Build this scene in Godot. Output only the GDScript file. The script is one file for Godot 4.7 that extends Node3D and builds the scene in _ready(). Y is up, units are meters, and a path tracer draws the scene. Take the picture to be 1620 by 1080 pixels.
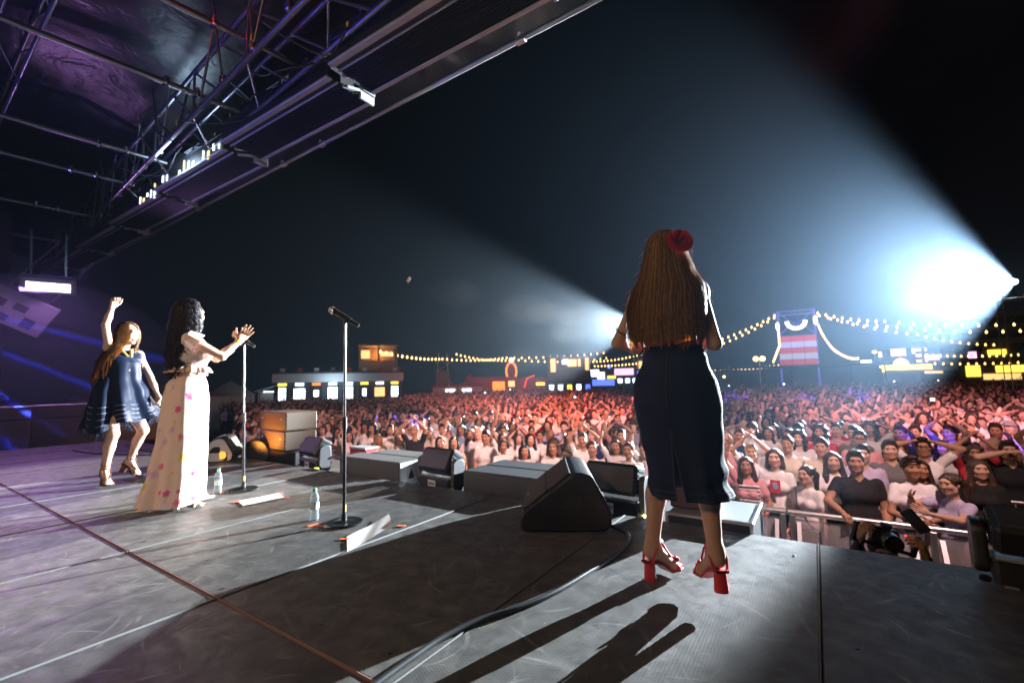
extends Node3D
# Night concert seen from the back corner of an open-air stage: three singers, the front row and a field of people, bars and string lights.

const EYE := Vector3(0, 0.97, 0)
const GROUND := -1.7
var rng := RandomNumberGenerator.new()
var M := {}

# ---------------------------------------------------------------- geometry collector
class Geo:
	var v := PackedVector3Array()
	var n := PackedVector3Array()
	var u := PackedVector2Array()
	var c := PackedColorArray()
	var ix := PackedInt32Array()
	var tint := Color.WHITE

	func vert(p: Vector3, nn: Vector3, uv := Vector2.ZERO) -> int:
		v.append(p); n.append(nn); u.append(uv); c.append(tint)
		return v.size() - 1

	func tri(i: int, j: int, k: int) -> void:
		var out := (v[k] - v[i]).cross(v[j] - v[i])
		if out.dot(n[i] + n[j] + n[k]) >= 0.0:
			ix.append(i); ix.append(j); ix.append(k)
		else:
			ix.append(i); ix.append(k); ix.append(j)

	func quad(a: Vector3, b: Vector3, cc: Vector3, d: Vector3, nn: Vector3) -> void:
		var i := vert(a, nn, Vector2(0, 1)); vert(b, nn, Vector2(1, 1)); vert(cc, nn, Vector2(1, 0)); vert(d, nn, Vector2(0, 0))
		tri(i, i + 1, i + 2); tri(i, i + 2, i + 3)

	func poly3(a: Vector3, b: Vector3, cc: Vector3, nn: Vector3) -> void:
		var i := vert(a, nn); vert(b, nn); vert(cc, nn)
		tri(i, i + 1, i + 2)

	func box(xf: Transform3D, size: Vector3, bev := 0.0) -> Geo:
		var h := size * 0.5
		var b := minf(bev, minf(h.x, minf(h.y, h.z)) * 0.9)
		var k := h - Vector3(b, b, b)
		for ax in 3:
			var a1 := (ax + 1) % 3
			var a2 := (ax + 2) % 3
			for s in [-1.0, 1.0]:
				var nn := Vector3.ZERO; nn[ax] = s
				var pts: Array[Vector3] = []
				for q in [[-1, -1], [1, -1], [1, 1], [-1, 1]]:
					var p := Vector3.ZERO
					p[ax] = s * h[ax]; p[a1] = q[0] * k[a1]; p[a2] = q[1] * k[a2]
					pts.append(xf * p)
				quad(pts[0], pts[1], pts[2], pts[3], (xf.basis * nn).normalized())
		if b > 0.0:
			for ax in 3:
				var a1 := (ax + 1) % 3
				var a2 := (ax + 2) % 3
				for s1 in [-1.0, 1.0]:
					for s2 in [-1.0, 1.0]:
						var nn := Vector3.ZERO; nn[a1] = s1; nn[a2] = s2
						var pts: Array[Vector3] = []
						for q in [[-1, 0], [1, 0], [1, 1], [-1, 1]]:
							var p := Vector3.ZERO
							p[ax] = q[0] * k[ax]
							p[a1] = s1 * (h[a1] if q[1] == 0 else k[a1])
							p[a2] = s2 * (k[a2] if q[1] == 0 else h[a2])
							pts.append(xf * p)
						quad(pts[0], pts[1], pts[2], pts[3], (xf.basis * nn).normalized())
			for sx in [-1.0, 1.0]:
				for sy in [-1.0, 1.0]:
					for sz in [-1.0, 1.0]:
						var s := Vector3(sx, sy, sz)
						poly3(xf * (Vector3(h.x, k.y, k.z) * s), xf * (Vector3(k.x, h.y, k.z) * s), xf * (Vector3(k.x, k.y, h.z) * s), (xf.basis * s).normalized())
		return self

	func bx(center: Vector3, size: Vector3, bev := 0.0, turn := 0.0) -> Geo:
		return box(Transform3D(Basis(Vector3.UP, turn), center), size, bev)

	# a beam with a rectangular section from a to b
	func bar(a: Vector3, b: Vector3, w: float, h: float, bev := 0.0) -> Geo:
		var d := b - a
		var y := Vector3.UP if absf(d.normalized().y) < 0.95 else Vector3.RIGHT
		var z := d.normalized()
		var x := y.cross(z).normalized()
		return box(Transform3D(Basis(x, z.cross(x), z), (a + b) * 0.5), Vector3(w, h, d.length()), bev)

	func tube(pts: Array, r0: float, r1 := -1.0, sides := 8, cap := true) -> Geo:
		if r1 < 0.0: r1 = r0
		var m := pts.size()
		var side := Vector3.ZERO
		var first := v.size()
		for i in m:
			var p: Vector3 = pts[i]
			var t: Vector3 = (pts[mini(i + 1, m - 1)] - pts[maxi(i - 1, 0)]).normalized()
			if side == Vector3.ZERO:
				side = t.cross(Vector3.UP if absf(t.y) < 0.9 else Vector3.RIGHT).normalized()
			side = (side - t * side.dot(t)).normalized()
			var up := t.cross(side)
			var r := lerpf(r0, r1, float(i) / maxf(1.0, m - 1))
			for k in sides:
				var a := TAU * k / sides
				var nn := side * cos(a) + up * sin(a)
				vert(p + nn * r, nn, Vector2(float(k) / sides, float(i) / m))
		for i in m - 1:
			for k in sides:
				var a := first + i * sides + k
				var b := first + i * sides + (k + 1) % sides
				tri(a, b, a + sides); tri(b, b + sides, a + sides)
		if cap:
			for e in [0, m - 1]:
				var t: Vector3 = (pts[0] - pts[1]).normalized() if e == 0 else (pts[m - 1] - pts[m - 2]).normalized()
				var ci := vert(pts[e], t)
				var s0 := v.size()
				for k in sides:
					vert(v[first + e * sides + k], t)
				for k in sides:
					tri(ci, s0 + k, s0 + (k + 1) % sides)
		return self

	func rod(a: Vector3, b: Vector3, r: float, sides := 8) -> Geo:
		return tube([a, b], r, r, sides)

	# profile: Vector2(radius, height) pairs turned about the local y axis
	func lathe(xf: Transform3D, prof: Array, sides := 16, flat := false) -> Geo:
		for i in prof.size() - 1:
			var p0: Vector2 = prof[i]
			var p1: Vector2 = prof[i + 1]
			var d := (p1 - p0).normalized()
			var nn := Vector2(d.y, -d.x)
			var n0 := nn
			var n1 := nn
			if not flat:
				if i > 0:
					var e: Vector2 = (p0 - prof[i - 1]).normalized()
					if e.dot(d) > 0.6: n0 = (nn + Vector2(e.y, -e.x)).normalized()
				if i + 2 < prof.size():
					var e: Vector2 = (prof[i + 2] - p1).normalized()
					if e.dot(d) > 0.6: n1 = (nn + Vector2(e.y, -e.x)).normalized()
			var first := v.size()
			for k in sides + 1:
				var a := TAU * k / sides
				var dir := Vector3(cos(a), 0, sin(a))
				vert(xf * (dir * p0.x + Vector3(0, p0.y, 0)), (xf.basis * (dir * n0.x + Vector3(0, n0.y, 0))).normalized(), Vector2(float(k) / sides, 0))
				vert(xf * (dir * p1.x + Vector3(0, p1.y, 0)), (xf.basis * (dir * n1.x + Vector3(0, n1.y, 0))).normalized(), Vector2(float(k) / sides, 1))
			for k in sides:
				var a := first + k * 2
				if p0.x > 0.00001: tri(a, a + 2, a + 1)
				if p1.x > 0.00001: tri(a + 2, a + 3, a + 1)
		return self

	func ball(xf: Transform3D, r: Vector3, seg := 10) -> Geo:
		var rows := maxi(4, seg / 2)
		var first := v.size()
		for i in rows + 1:
			var t := PI * i / rows
			for k in seg + 1:
				var a := TAU * k / seg
				var d := Vector3(sin(t) * cos(a), cos(t), sin(t) * sin(a))
				vert(xf * (d * r), (xf.basis * (d / r)).normalized(), Vector2(float(k) / seg, float(i) / rows))
		for i in rows:
			for k in seg:
				var a := first + i * (seg + 1) + k
				if i > 0: tri(a, a + 1, a + seg + 1)
				if i < rows - 1: tri(a + 1, a + seg + 2, a + seg + 1)
		return self

	# rings of equal length joined by smooth walls
	func loft(rings: Array, closed := true, both := false) -> Geo:
		var m: int = rings[0].size()
		var first := v.size()
		var rows := rings.size()
		for i in rows:
			for k in m:
				var up: Vector3 = rings[mini(i + 1, rows - 1)][k] - rings[maxi(i - 1, 0)][k]
				var k1 := (k + 1) % m if closed else mini(k + 1, m - 1)
				var k0 := (k + m - 1) % m if closed else maxi(k - 1, 0)
				var al: Vector3 = rings[i][k1] - rings[i][k0]
				vert(rings[i][k], al.cross(up).normalized() * -1.0, Vector2(float(k) / m, float(i) / (rows - 1)))
		for i in rows - 1:
			for k in (m if closed else m - 1):
				var a := first + i * m + k
				var b := first + i * m + (k + 1) % m
				tri(a, b, a + m); tri(b, b + m, a + m)
		return self

	func add(g: Geo, xf := Transform3D.IDENTITY, keep := true) -> Geo:
		var first := v.size()
		for i in g.v.size():
			v.append(xf * g.v[i]); n.append((xf.basis * g.n[i]).normalized()); u.append(g.u[i]); c.append(g.c[i] if keep else tint)
		var flip := xf.basis.determinant() < 0.0
		for t in range(0, g.ix.size(), 3):
			ix.append(first + g.ix[t])
			ix.append(first + g.ix[t + (2 if flip else 1)])
			ix.append(first + g.ix[t + (1 if flip else 2)])
		return self

	func into(m: ArrayMesh, mat: Material) -> ArrayMesh:
		if ix.is_empty(): return m
		var a := []
		a.resize(Mesh.ARRAY_MAX)
		a[Mesh.ARRAY_VERTEX] = v; a[Mesh.ARRAY_NORMAL] = n; a[Mesh.ARRAY_TEX_UV] = u; a[Mesh.ARRAY_COLOR] = c; a[Mesh.ARRAY_INDEX] = ix
		m.add_surface_from_arrays(Mesh.PRIMITIVE_TRIANGLES, a)
		m.surface_set_material(m.get_surface_count() - 1, mat)
		return m

	func mesh(mat: Material) -> ArrayMesh:
		return into(ArrayMesh.new(), mat)

# ---------------------------------------------------------------- signed distance field, meshed as surface nets
class Field:
	var h: float
	var o: Vector3
	var nx: int
	var ny: int
	var nz: int
	var d := PackedFloat32Array()
	var ld := PackedFloat32Array()
	var lab := PackedByteArray()

	func _init(lo: Vector3, hi: Vector3, cell: float) -> void:
		h = cell; o = lo
		nx = int((hi.x - lo.x) / h) + 2; ny = int((hi.y - lo.y) / h) + 2; nz = int((hi.z - lo.z) / h) + 2
		d.resize(nx * ny * nz); d.fill(9.0)
		ld.resize(nx * ny * nz); ld.fill(9.0)
		lab.resize(nx * ny * nz)

	# tapered capsule; sq squashes space about a so that sections become ellipses
	func cap(a: Vector3, b: Vector3, ra: float, rb: float, k: float, label: int, sq := Vector3.ONE, cut := false) -> void:
		var mr := maxf(ra, rb) + k + 2.5 * h
		var mx := Vector3(mr, mr, mr) / Vector3(minf(1, sq.x), minf(1, sq.y), minf(1, sq.z))
		var lo := ((a.min(b) - mx - o) / h)
		var hi := ((a.max(b) + mx - o) / h)
		var x0 := maxi(0, int(lo.x)); var x1 := mini(nx - 1, int(hi.x) + 1)
		var y0 := maxi(0, int(lo.y)); var y1 := mini(ny - 1, int(hi.y) + 1)
		var z0 := maxi(0, int(lo.z)); var z1 := mini(nz - 1, int(hi.z) + 1)
		var sa := a * sq
		var ab := b * sq - sa
		var inv := 1.0 / maxf(ab.length_squared(), 1e-9)
		var dr := rb - ra
		for z in range(z0, z1 + 1):
			for y in range(y0, y1 + 1):
				var i := (z * ny + y) * nx + x0
				for x in range(x0, x1 + 1):
					var p := (o + Vector3(x, y, z) * h) * sq - sa
					var t := clampf(p.dot(ab) * inv, 0.0, 1.0)
					var q := (p - ab * t).length() - ra - dr * t
					if cut:
						var w := maxf(k - absf(d[i] + q), 0.0) / k
						d[i] = maxf(d[i], -q) + w * w * k * 0.25
					else:
						if label >= 4:      # painted features win over what they sit on
							if q < 0.1 * h:
								ld[i] = minf(ld[i], 0.0) - 1.0; lab[i] = label
						elif q < ld[i]:
							ld[i] = q; lab[i] = label
						var e := d[i]
						var w := maxf(k - absf(e - q), 0.0) / k
						d[i] = minf(e, q) - w * w * k * 0.25
					i += 1

	func ell(cn: Vector3, r: Vector3, k: float, label: int, cut := false) -> void:
		var m := minf(r.x, minf(r.y, r.z))
		cap(cn, cn, m, m, k, label, Vector3(m, m, m) / r, cut)

	# returns {label: Geo}; surf maps a label to a key, so that several labels can share one surface; tints maps a label to a vertex colour
	func mesh(xf := Transform3D.IDENTITY, surf := {}, tints := {}, out := {}) -> Dictionary:
		var at := PackedInt32Array()
		at.resize(nx * ny * nz); at.fill(-1)
		var pv := PackedVector3Array()
		var pn := PackedVector3Array()
		var pl := PackedByteArray()
		var sx := 1
		var sy := nx
		var sz := nx * ny
		var offs := [0, sx, sy, sx + sy, sz, sx + sz, sy + sz, sx + sy + sz]
		var near := 1.8 * h
		var e8 := PackedFloat32Array()
		e8.resize(8)
		for z in nz - 1:
			for y in ny - 1:
				var i := z * sz + y * sy
				for x in nx - 1:
					if absf(d[i]) < near:
						var neg := 0
						for k in 8:
							var q := d[i + offs[k]]
							e8[k] = q
							if q < 0.0: neg += 1
						if neg > 0 and neg < 8:
							var sum := Vector3.ZERO
							var cnt := 0
							for k in 8:
								for bit in [1, 2, 4]:
									if k & bit == 0:
										var a := e8[k]
										var b := e8[k | bit]
										if (a < 0.0) != (b < 0.0):
											var t := a / (a - b)
											sum += Vector3(float(k & 1) + (t if bit == 1 else 0.0), float((k >> 1) & 1) + (t if bit == 2 else 0.0), float((k >> 2) & 1) + (t if bit == 4 else 0.0))
											cnt += 1
							at[i] = pv.size()
							pv.append(o + (Vector3(x, y, z) + sum / cnt) * h)
							pn.append(Vector3(e8[1] + e8[3] + e8[5] + e8[7] - e8[0] - e8[2] - e8[4] - e8[6], e8[2] + e8[3] + e8[6] + e8[7] - e8[0] - e8[1] - e8[4] - e8[5], e8[4] + e8[5] + e8[6] + e8[7] - e8[0] - e8[1] - e8[2] - e8[3]).normalized())
							var bl := 0
							var bd := 99.0
							for k in 8:
								if ld[i + offs[k]] < bd:
									bd = ld[i + offs[k]]; bl = lab[i + offs[k]]
							pl.append(bl)
					i += 1
		var maps := {}
		for z in range(1, nz - 1):
			for y in range(1, ny - 1):
				var i := z * sz + y * sy + 1
				for x in range(1, nx - 1):
					if absf(d[i]) < near:
						var a := d[i]
						for ax in 3:
							var st: int = [sx, sy, sz][ax]
							var b := d[i + st]
							if (a < 0.0) != (b < 0.0):
								var s1: int = [sy, sz, sx][ax]
								var s2: int = [sz, sx, sy][ax]
								var q := [at[i - s1 - s2], at[i - s2], at[i], at[i - s1]]
								if q[0] >= 0 and q[1] >= 0 and q[2] >= 0 and q[3] >= 0:
									var l: int = pl[q[0]]
									var key = surf.get(l, l)
									if not out.has(key): out[key] = Geo.new()
									var g: Geo = out[key]
									if not maps.has(key): maps[key] = {}
									var mp: Dictionary = maps[key]
									var r := [0, 0, 0, 0]
									for k in 4:
										var id: int = q[k]
										if not mp.has(id):
											mp[id] = g.v.size()
											g.v.append(xf * pv[id]); g.n.append((xf.basis * pn[id]).normalized()); g.u.append(Vector2.ZERO); g.c.append(tints.get(int(pl[id]), Color.WHITE))
										r[k] = mp[id]
									if a < 0.0:
										g.ix.append_array(PackedInt32Array([r[0], r[2], r[1], r[0], r[3], r[2]]))
									else:
										g.ix.append_array(PackedInt32Array([r[0], r[1], r[2], r[0], r[2], r[3]]))
					i += 1
		return out

# ---------------------------------------------------------------- scene helpers
func thing(called: String, label: String, category: String, at := Vector3.ZERO, turn := 0.0, group := "") -> Node3D:
	var t := Node3D.new()
	t.name = called
	t.position = at
	t.rotation.y = turn
	add_child(t, true)
	tag(t, label, category, group)
	return t

func tag(t: Node, label: String, category: String, group := "", kind := "") -> Node:
	if label: t.set_meta("label", label)
	if category: t.set_meta("category", category)
	if group: t.set_meta("group", group)
	if kind: t.set_meta("kind", kind)
	return t

func part(parent: Node, called: String, shape, mat: Material = null) -> MeshInstance3D:
	var m := MeshInstance3D.new()
	m.name = called
	m.mesh = shape.mesh(mat) if shape is Geo else shape
	if shape is not Geo and mat: m.material_override = mat
	parent.add_child(m, true)
	return m

func structure(called: String, shape, mat: Material, label := "") -> MeshInstance3D:
	var m := part(self, called, shape, mat)
	m.set_meta("kind", "structure")
	if label: m.set_meta("label", label)
	return m

func mk(key: String, c: Color, rough := 0.6, metal := 0.0, spec := 0.5) -> StandardMaterial3D:
	var m := StandardMaterial3D.new()
	m.resource_name = key
	m.albedo_color = c.linear_to_srgb()
	m.albedo_color.a = c.a
	m.roughness = rough
	m.metallic = metal
	m.metallic_specular = spec
	m.vertex_color_use_as_albedo = true
	M[key] = m
	return m

func lit(key: String, c: Color, e: float) -> StandardMaterial3D:
	var m := mk(key, Color(0.02, 0.02, 0.02), 0.6)
	m.emission_enabled = true
	m.emission = c.linear_to_srgb()
	m.emission_energy_multiplier = e
	return m

func noise_tex(sd: int, freq: float, oct: int, lo: Color, hi: Color, size := 512, warp := 0.0, cut0 := 0.0, cut1 := 1.0) -> NoiseTexture2D:
	var f := FastNoiseLite.new()
	f.seed = sd; f.frequency = freq; f.fractal_octaves = oct
	f.noise_type = FastNoiseLite.TYPE_SIMPLEX_SMOOTH
	if warp > 0.0:
		f.domain_warp_enabled = true; f.domain_warp_amplitude = warp; f.domain_warp_frequency = freq * 2.0
	var g := Gradient.new()
	g.offsets = PackedFloat32Array([cut0, cut1]); g.colors = PackedColorArray([lo, hi])
	var t := NoiseTexture2D.new()
	t.width = size; t.height = size; t.noise = f; t.seamless = true; t.color_ramp = g; t.generate_mipmaps = false
	return t

func spot(called: String, at: Vector3, aim: Vector3, c: Color, energy: float, half: float, soft := 0.15, size := 0.1) -> SpotLight3D:
	var l := SpotLight3D.new()
	l.name = called
	l.light_color = c.linear_to_srgb()
	l.light_energy = energy
	l.spot_angle = half
	l.spot_angle_attenuation = soft
	l.spot_range = 150.0
	l.spot_attenuation = 2.0
	l.light_size = size
	l.shadow_enabled = true
	add_child(l, true)
	l.look_at_from_position(at, aim, Vector3.UP)
	return l

func words3d(parent: Node, called: String, text: String, xf: Transform3D, height: float, mat: Material, bold := false) -> MeshInstance3D:
	var tm := TextMesh.new()
	var sf := SystemFont.new()
	sf.font_names = PackedStringArray(["Droid Sans"])
	sf.font_weight = 700 if bold else 400
	tm.font = sf; tm.text = text; tm.font_size = 32; tm.pixel_size = height / 32.0; tm.depth = 0.001; tm.curve_step = 2.0
	var m := part(parent, called, tm, mat)
	m.transform = xf
	return m

func jit(a: float) -> float:
	return rng.randf_range(-a, a)

# ---------------------------------------------------------------- the scene
func _ready() -> void:
	rng.seed = 77
	# camera: a 16 mm lens held at hip height, leaning a little
	var cam := Camera3D.new()
	cam.name = "camera"
	cam.position = EYE
	cam.rotation = Vector3(deg_to_rad(5.3), deg_to_rad(33.8), deg_to_rad(-1.2))
	cam.near = 0.05
	cam.far = 400.0
	var att := CameraAttributesPhysical.new()
	att.frustum_focal_length = 15.82
	att.frustum_near = 0.05
	att.frustum_far = 400.0
	att.frustum_focus_distance = 2.5
	att.exposure_aperture = 1.9
	cam.attributes = att
	cam.fov = 74.36
	add_child(cam)
	cam.current = true
	# night sky over a lit town
	var env := Environment.new()
	env.background_mode = Environment.BG_SKY
	var sky := Sky.new()
	var sm := ProceduralSkyMaterial.new()
	sm.sky_top_color = Color(0.012, 0.012, 0.014)
	sm.sky_horizon_color = Color(0.05, 0.06, 0.075)
	sm.sky_curve = 0.12
	sm.ground_bottom_color = Color(0.01, 0.01, 0.012)
	sm.ground_horizon_color = Color(0.04, 0.045, 0.055)
	sky.sky_material = sm
	env.sky = sky
	env.background_energy_multiplier = 1.0
	env.tonemap_mode = Environment.TONE_MAPPER_LINEAR
	env.tonemap_exposure = 1.0
	env.sdfgi_enabled = true
	env.ssao_enabled = true
	env.ssil_enabled = true
	env.volumetric_fog_enabled = true
	env.volumetric_fog_density = 0.0008
	env.volumetric_fog_albedo = Color(0.72, 0.86, 1.0)
	env.volumetric_fog_anisotropy = 0.76
	var we := WorldEnvironment.new()
	we.name = "environment"
	we.environment = env
	add_child(we)
	# the two follow spots on their towers behind the crowd
	spot("follow_spot_beam", Vector3(11.45, 7.0, -43.2), Vector3(-3.25, 1.4, -2.4), Color(0.8, 0.91, 1.0), 25000.0, 4.4, 0.12, 0.12)
	spot("follow_spot_beam", Vector3(-13.9, 6.5, -43.2), Vector3(-6.1, 1.2, -2.0), Color(1.0, 0.95, 0.88), 15000.0, 4.5, 0.4, 0.12)
	# washes on the front truss over the crowd
	spot("crowd_wash_beam", Vector3(1.2, 4.3, -4.0), Vector3(-17.0, -1.2, -25.0), Color(1.0, 0.24, 0.18), 1150.0, 18.0, 1.0, 0.15)
	spot("crowd_wash_beam", Vector3(1.6, 4.3, -4.0), Vector3(-2.0, -0.6, -9.0), Color(1.0, 0.62, 0.57), 62.0, 42.0, 1.0, 0.15)
	spot("crowd_wash_beam", Vector3(2.6, 4.3, -4.0), Vector3(2.0, -1.2, -24.0), Color(1.0, 0.42, 0.45), 620.0, 20.0, 1.0, 0.15)
	spot("crowd_wash_beam", Vector3(0.6, 4.3, -4.0), Vector3(-10.5, -0.6, -9.0), Color(1.0, 0.5, 0.43), 140.0, 30.0, 1.0, 0.15)
	# back truss: a warm light on the stage and blue beams
	spot("stage_wash_beam", Vector3(-2.6, 4.3, 3.6), Vector3(-2.9, 0.8, -2.0), Color(1.0, 0.66, 0.36), 12.0, 54.0, 1.0, 0.15)
	materials()
	stage()
	roof()
	props()
	site()
	heroes()
	crowd()

func materials() -> void:
	mk("black", Color(0.012, 0.012, 0.013), 0.45)
	mk("black_matt", Color(0.015, 0.015, 0.016), 0.85)
	mk("black_steel", Color(0.02, 0.02, 0.022), 0.32, 0.5)
	mk("grey_cab", Color(0.05, 0.052, 0.055), 0.55)
	mk("alu", Color(0.62, 0.63, 0.65), 0.32, 0.9)
	mk("alu_dull", Color(0.45, 0.45, 0.47), 0.5, 0.7)
	mk("zinc", Color(0.5, 0.53, 0.55), 0.42, 0.8)
	mk("chrome", Color(0.7, 0.7, 0.72), 0.15, 1.0)
	mk("white_plastic", Color(0.75, 0.75, 0.74), 0.5)
	mk("paper", Color(0.82, 0.82, 0.8), 0.8)
	mk("orange_tape", Color(0.85, 0.16, 0.03), 0.7)
	mk("yellow_tape", Color(0.75, 0.55, 0.03), 0.6)
	mk("red_gloss", Color(0.5, 0.02, 0.02), 0.4)
	mk("cable", Color(0.02, 0.02, 0.021), 0.4)
	var truss := mk("truss", Color(0.3, 0.3, 0.32), 0.28, 0.9)
	truss.clearcoat_enabled = false
	# stage deck: dark phenolic board with a wire print, scuffed by shoes and cases
	for k in 3:
		var deck := mk("deck%d" % k, Color(0.1, 0.096, 0.09) * [1.0, 0.9, 1.12][k], 1.0)
		deck.albedo_texture = noise_tex(5 + k, 0.014, 7, Color(0.8, 0.8, 0.8), Color(1, 1, 1), 1024, 60.0, 0.25, 0.75)
		deck.uv1_triplanar = true
		deck.uv1_world_triplanar = true
		deck.uv1_scale = Vector3(0.45, 0.45, 0.45)
		deck.uv1_offset = Vector3(0.37 * k, 0, 0.21 * k)
		deck.roughness_texture = M.deck0.roughness_texture if k else noise_tex(9, 0.02, 6, Color(0.46, 0.46, 0.46), Color(0.66, 0.66, 0.66), 1024, 60.0, 0.2, 0.85)
		deck.roughness = 1.0
		deck.detail_enabled = true
		deck.detail_blend_mode = BaseMaterial3D.BLEND_MODE_MIX
		deck.detail_uv_layer = BaseMaterial3D.DETAIL_UV_2
		deck.uv2_triplanar = true
		deck.uv2_world_triplanar = true
		deck.uv2_scale = Vector3(0.42, 0.42, 0.42)
		deck.detail_albedo = M.deck0.detail_albedo if k else scuffs()
		deck.heightmap_enabled = true
		deck.heightmap_texture = M.deck0.heightmap_texture if k else wire_print()
		deck.heightmap_scale = 0.035
	var tarp := mk("tarp", Color(0.014, 0.014, 0.017), 0.3)
	tarp.heightmap_enabled = true
	tarp.heightmap_texture = noise_tex(31, 0.008, 3, Color.BLACK, Color.WHITE, 512, 40.0)
	tarp.heightmap_scale = 2.2
	tarp.uv1_triplanar = true
	tarp.uv1_world_triplanar = true
	tarp.uv1_scale = Vector3(0.2, 0.2, 0.2)
	var drape := mk("drape", Color(0.012, 0.012, 0.014), 0.9)
	drape.rim_enabled = true
	mk("orange_case", Color(0.1, 0.075, 0.05), 0.5)

# pale drag marks and smears on a transparent ground
func scuffs() -> ImageTexture:
	var r := RandomNumberGenerator.new()
	r.seed = 12
	var s := 1024
	var im := Image.create(s, s, false, Image.FORMAT_RGBA8)
	im.fill(Color(0.68, 0.67, 0.64, 0.0))
	for k in 520:
		var p := Vector2(r.randf() * s, r.randf() * s)
		var a := r.randf() * TAU
		var bend := r.randf_range(-0.014, 0.014)
		var len := r.randi_range(10, 130)
		var op := r.randf_range(0.08, 0.5)
		var w := 1 if r.randf() < 0.45 else r.randi_range(2, 6)
		for i in len:
			p += Vector2(cos(a), sin(a))
			a += bend
			for dx in w:
				for dy in w:
					var x := posmod(int(p.x) + dx, s)
					var y := posmod(int(p.y) + dy, s)
					var al := op * (1.0 - absf(2.0 * i / len - 1.0)) * r.randf_range(0.3, 1.0) / (1.0 if w == 1 else 1.4)
					im.set_pixel(x, y, Color(0.7, 0.69, 0.66, maxf(al, im.get_pixel(x, y).a)))
	for k in 130:
		var cx := r.randf() * s
		var cy := r.randf() * s
		var ra := r.randf_range(8, 40)
		var op := r.randf_range(0.1, 0.42)
		var st := r.randf_range(0.4, 1.0)
		for y in range(-ra, ra):
			for x in range(-ra, ra):
				var q := Vector2(x, y / st).length() / ra
				if q < 1.0:
					var px := posmod(int(cx + x), s)
					var py := posmod(int(cy + y), s)
					var al := op * (1.0 - q) * r.randf_range(0.2, 1.0)
					im.set_pixel(px, py, Color(0.62, 0.61, 0.58, maxf(al, im.get_pixel(px, py).a)))
	return ImageTexture.create_from_image(im)

# the fine hexagonal wire print of anti-slip board, for relief
func wire_print() -> ImageTexture:
	var s := 1024
	var im := Image.create(s, s, false, Image.FORMAT_L8)
	var n := 180.0
	for y in s:
		for x in s:
			var p := Vector2(x, y) / s * n
			var q := absf(sin(p.x * PI)) * absf(sin(p.y * PI + (PI / 2 if int(floor(p.x)) % 2 else 0.0)))
			im.set_pixel(x, y, Color(q, q, q))
	return ImageTexture.create_from_image(im)

# ---------------------------------------------------------------- stage floor and walls
const SEAMS := [-11.7, -10.535, -9.37, -8.205, -7.04, -5.875, -4.71, -3.545, -2.38, -1.215, -0.05, 1.115, 2.28, 3.445, 4.61]

func stage() -> void:
	var floor_node := structure("stage_floor", Geo.new().bx(Vector3(-3.6, -0.2, 0.9), Vector3(16.4, 0.3, 8.2)), M.black_matt)
	var panel := Geo.new().bx(Vector3(0, -0.02, 0), Vector3(1.155, 0.04, 2.19), 0.003)
	var strip := Geo.new().bx(Vector3(0, -0.0145, 0), Vector3(0.0042, 0.033, 2.195))
	var cross := Geo.new().bx(Vector3(0, -0.0145, 0), Vector3(1.157, 0.033, 0.0036))
	var panels := [panel.mesh(M.deck0), panel.mesh(M.deck1), panel.mesh(M.deck2)]
	var strip_mesh := strip.mesh(mk("edge_grey", Color(0.15, 0.15, 0.145), 0.7))
	var cross_mesh := cross.mesh(mk("edge_pink_reflection", Color(0.3, 0.17, 0.15), 0.6))  # pink reflected light put into the strip colour
	for i in SEAMS.size() - 1:
		var cx: float = (SEAMS[i] + SEAMS[i + 1]) * 0.5
		for row in 4:
			var cz := -3.25 + 1.1 + row * 2.205
			var p := part(floor_node, "deck_panel", panels[(i * 7 + row * 5) % 3])
			p.position = Vector3(cx, jit(0.0012), cz)
			p.rotation.x = jit(0.0006)
			if row < 2:
				var s := part(p, "edge_strip", strip_mesh)
				s.position = Vector3(0.5805, 0.002, 0)
				s = part(p, "edge_strip", cross_mesh)
				s.position = Vector3(0, 0.002, 1.1025)
	# countersunk bolts of the deck
	var bolt := Geo.new().lathe(Transform3D.IDENTITY, [Vector2(0.0001, 0.0022), Vector2(0.006, 0.0022), Vector2(0.0085, 0.0005)], 8).mesh(M.black_steel)
	for i in SEAMS.size() - 3:
		for q in [[0.12, -3.05], [1.04, -3.0], [0.1, -2.1], [1.05, -1.15], [0.6, -1.2]]:
			var b := part(floor_node, "deck_bolt", bolt)
			b.position = Vector3(SEAMS[i] + q[0] + jit(0.03), 0.001, q[1] + jit(0.05))
	structure("stage_front_skirt", Geo.new().bx(Vector3(-3.6, -1.03, -3.22), Vector3(16.4, 1.34, 0.03)), M.black_matt)
	# the ledge in front of the deck where the front fills stand
	structure("stage_front_ledge", Geo.new().bx(Vector3(-5.2, -0.23, -3.85), Vector3(9.2, 0.12, 1.18), 0.01), M.black_matt)
	structure("stage_back_wall", Geo.new().bx(Vector3(-3.6, 1.9, 5.06), Vector3(16.6, 7.2, 0.1)), M.drape)
	structure("stage_side_wall", Geo.new().bx(Vector3(-14.5, 1.6, 1.6), Vector3(0.12, 6.6, 7.0)), M.drape)

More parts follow.
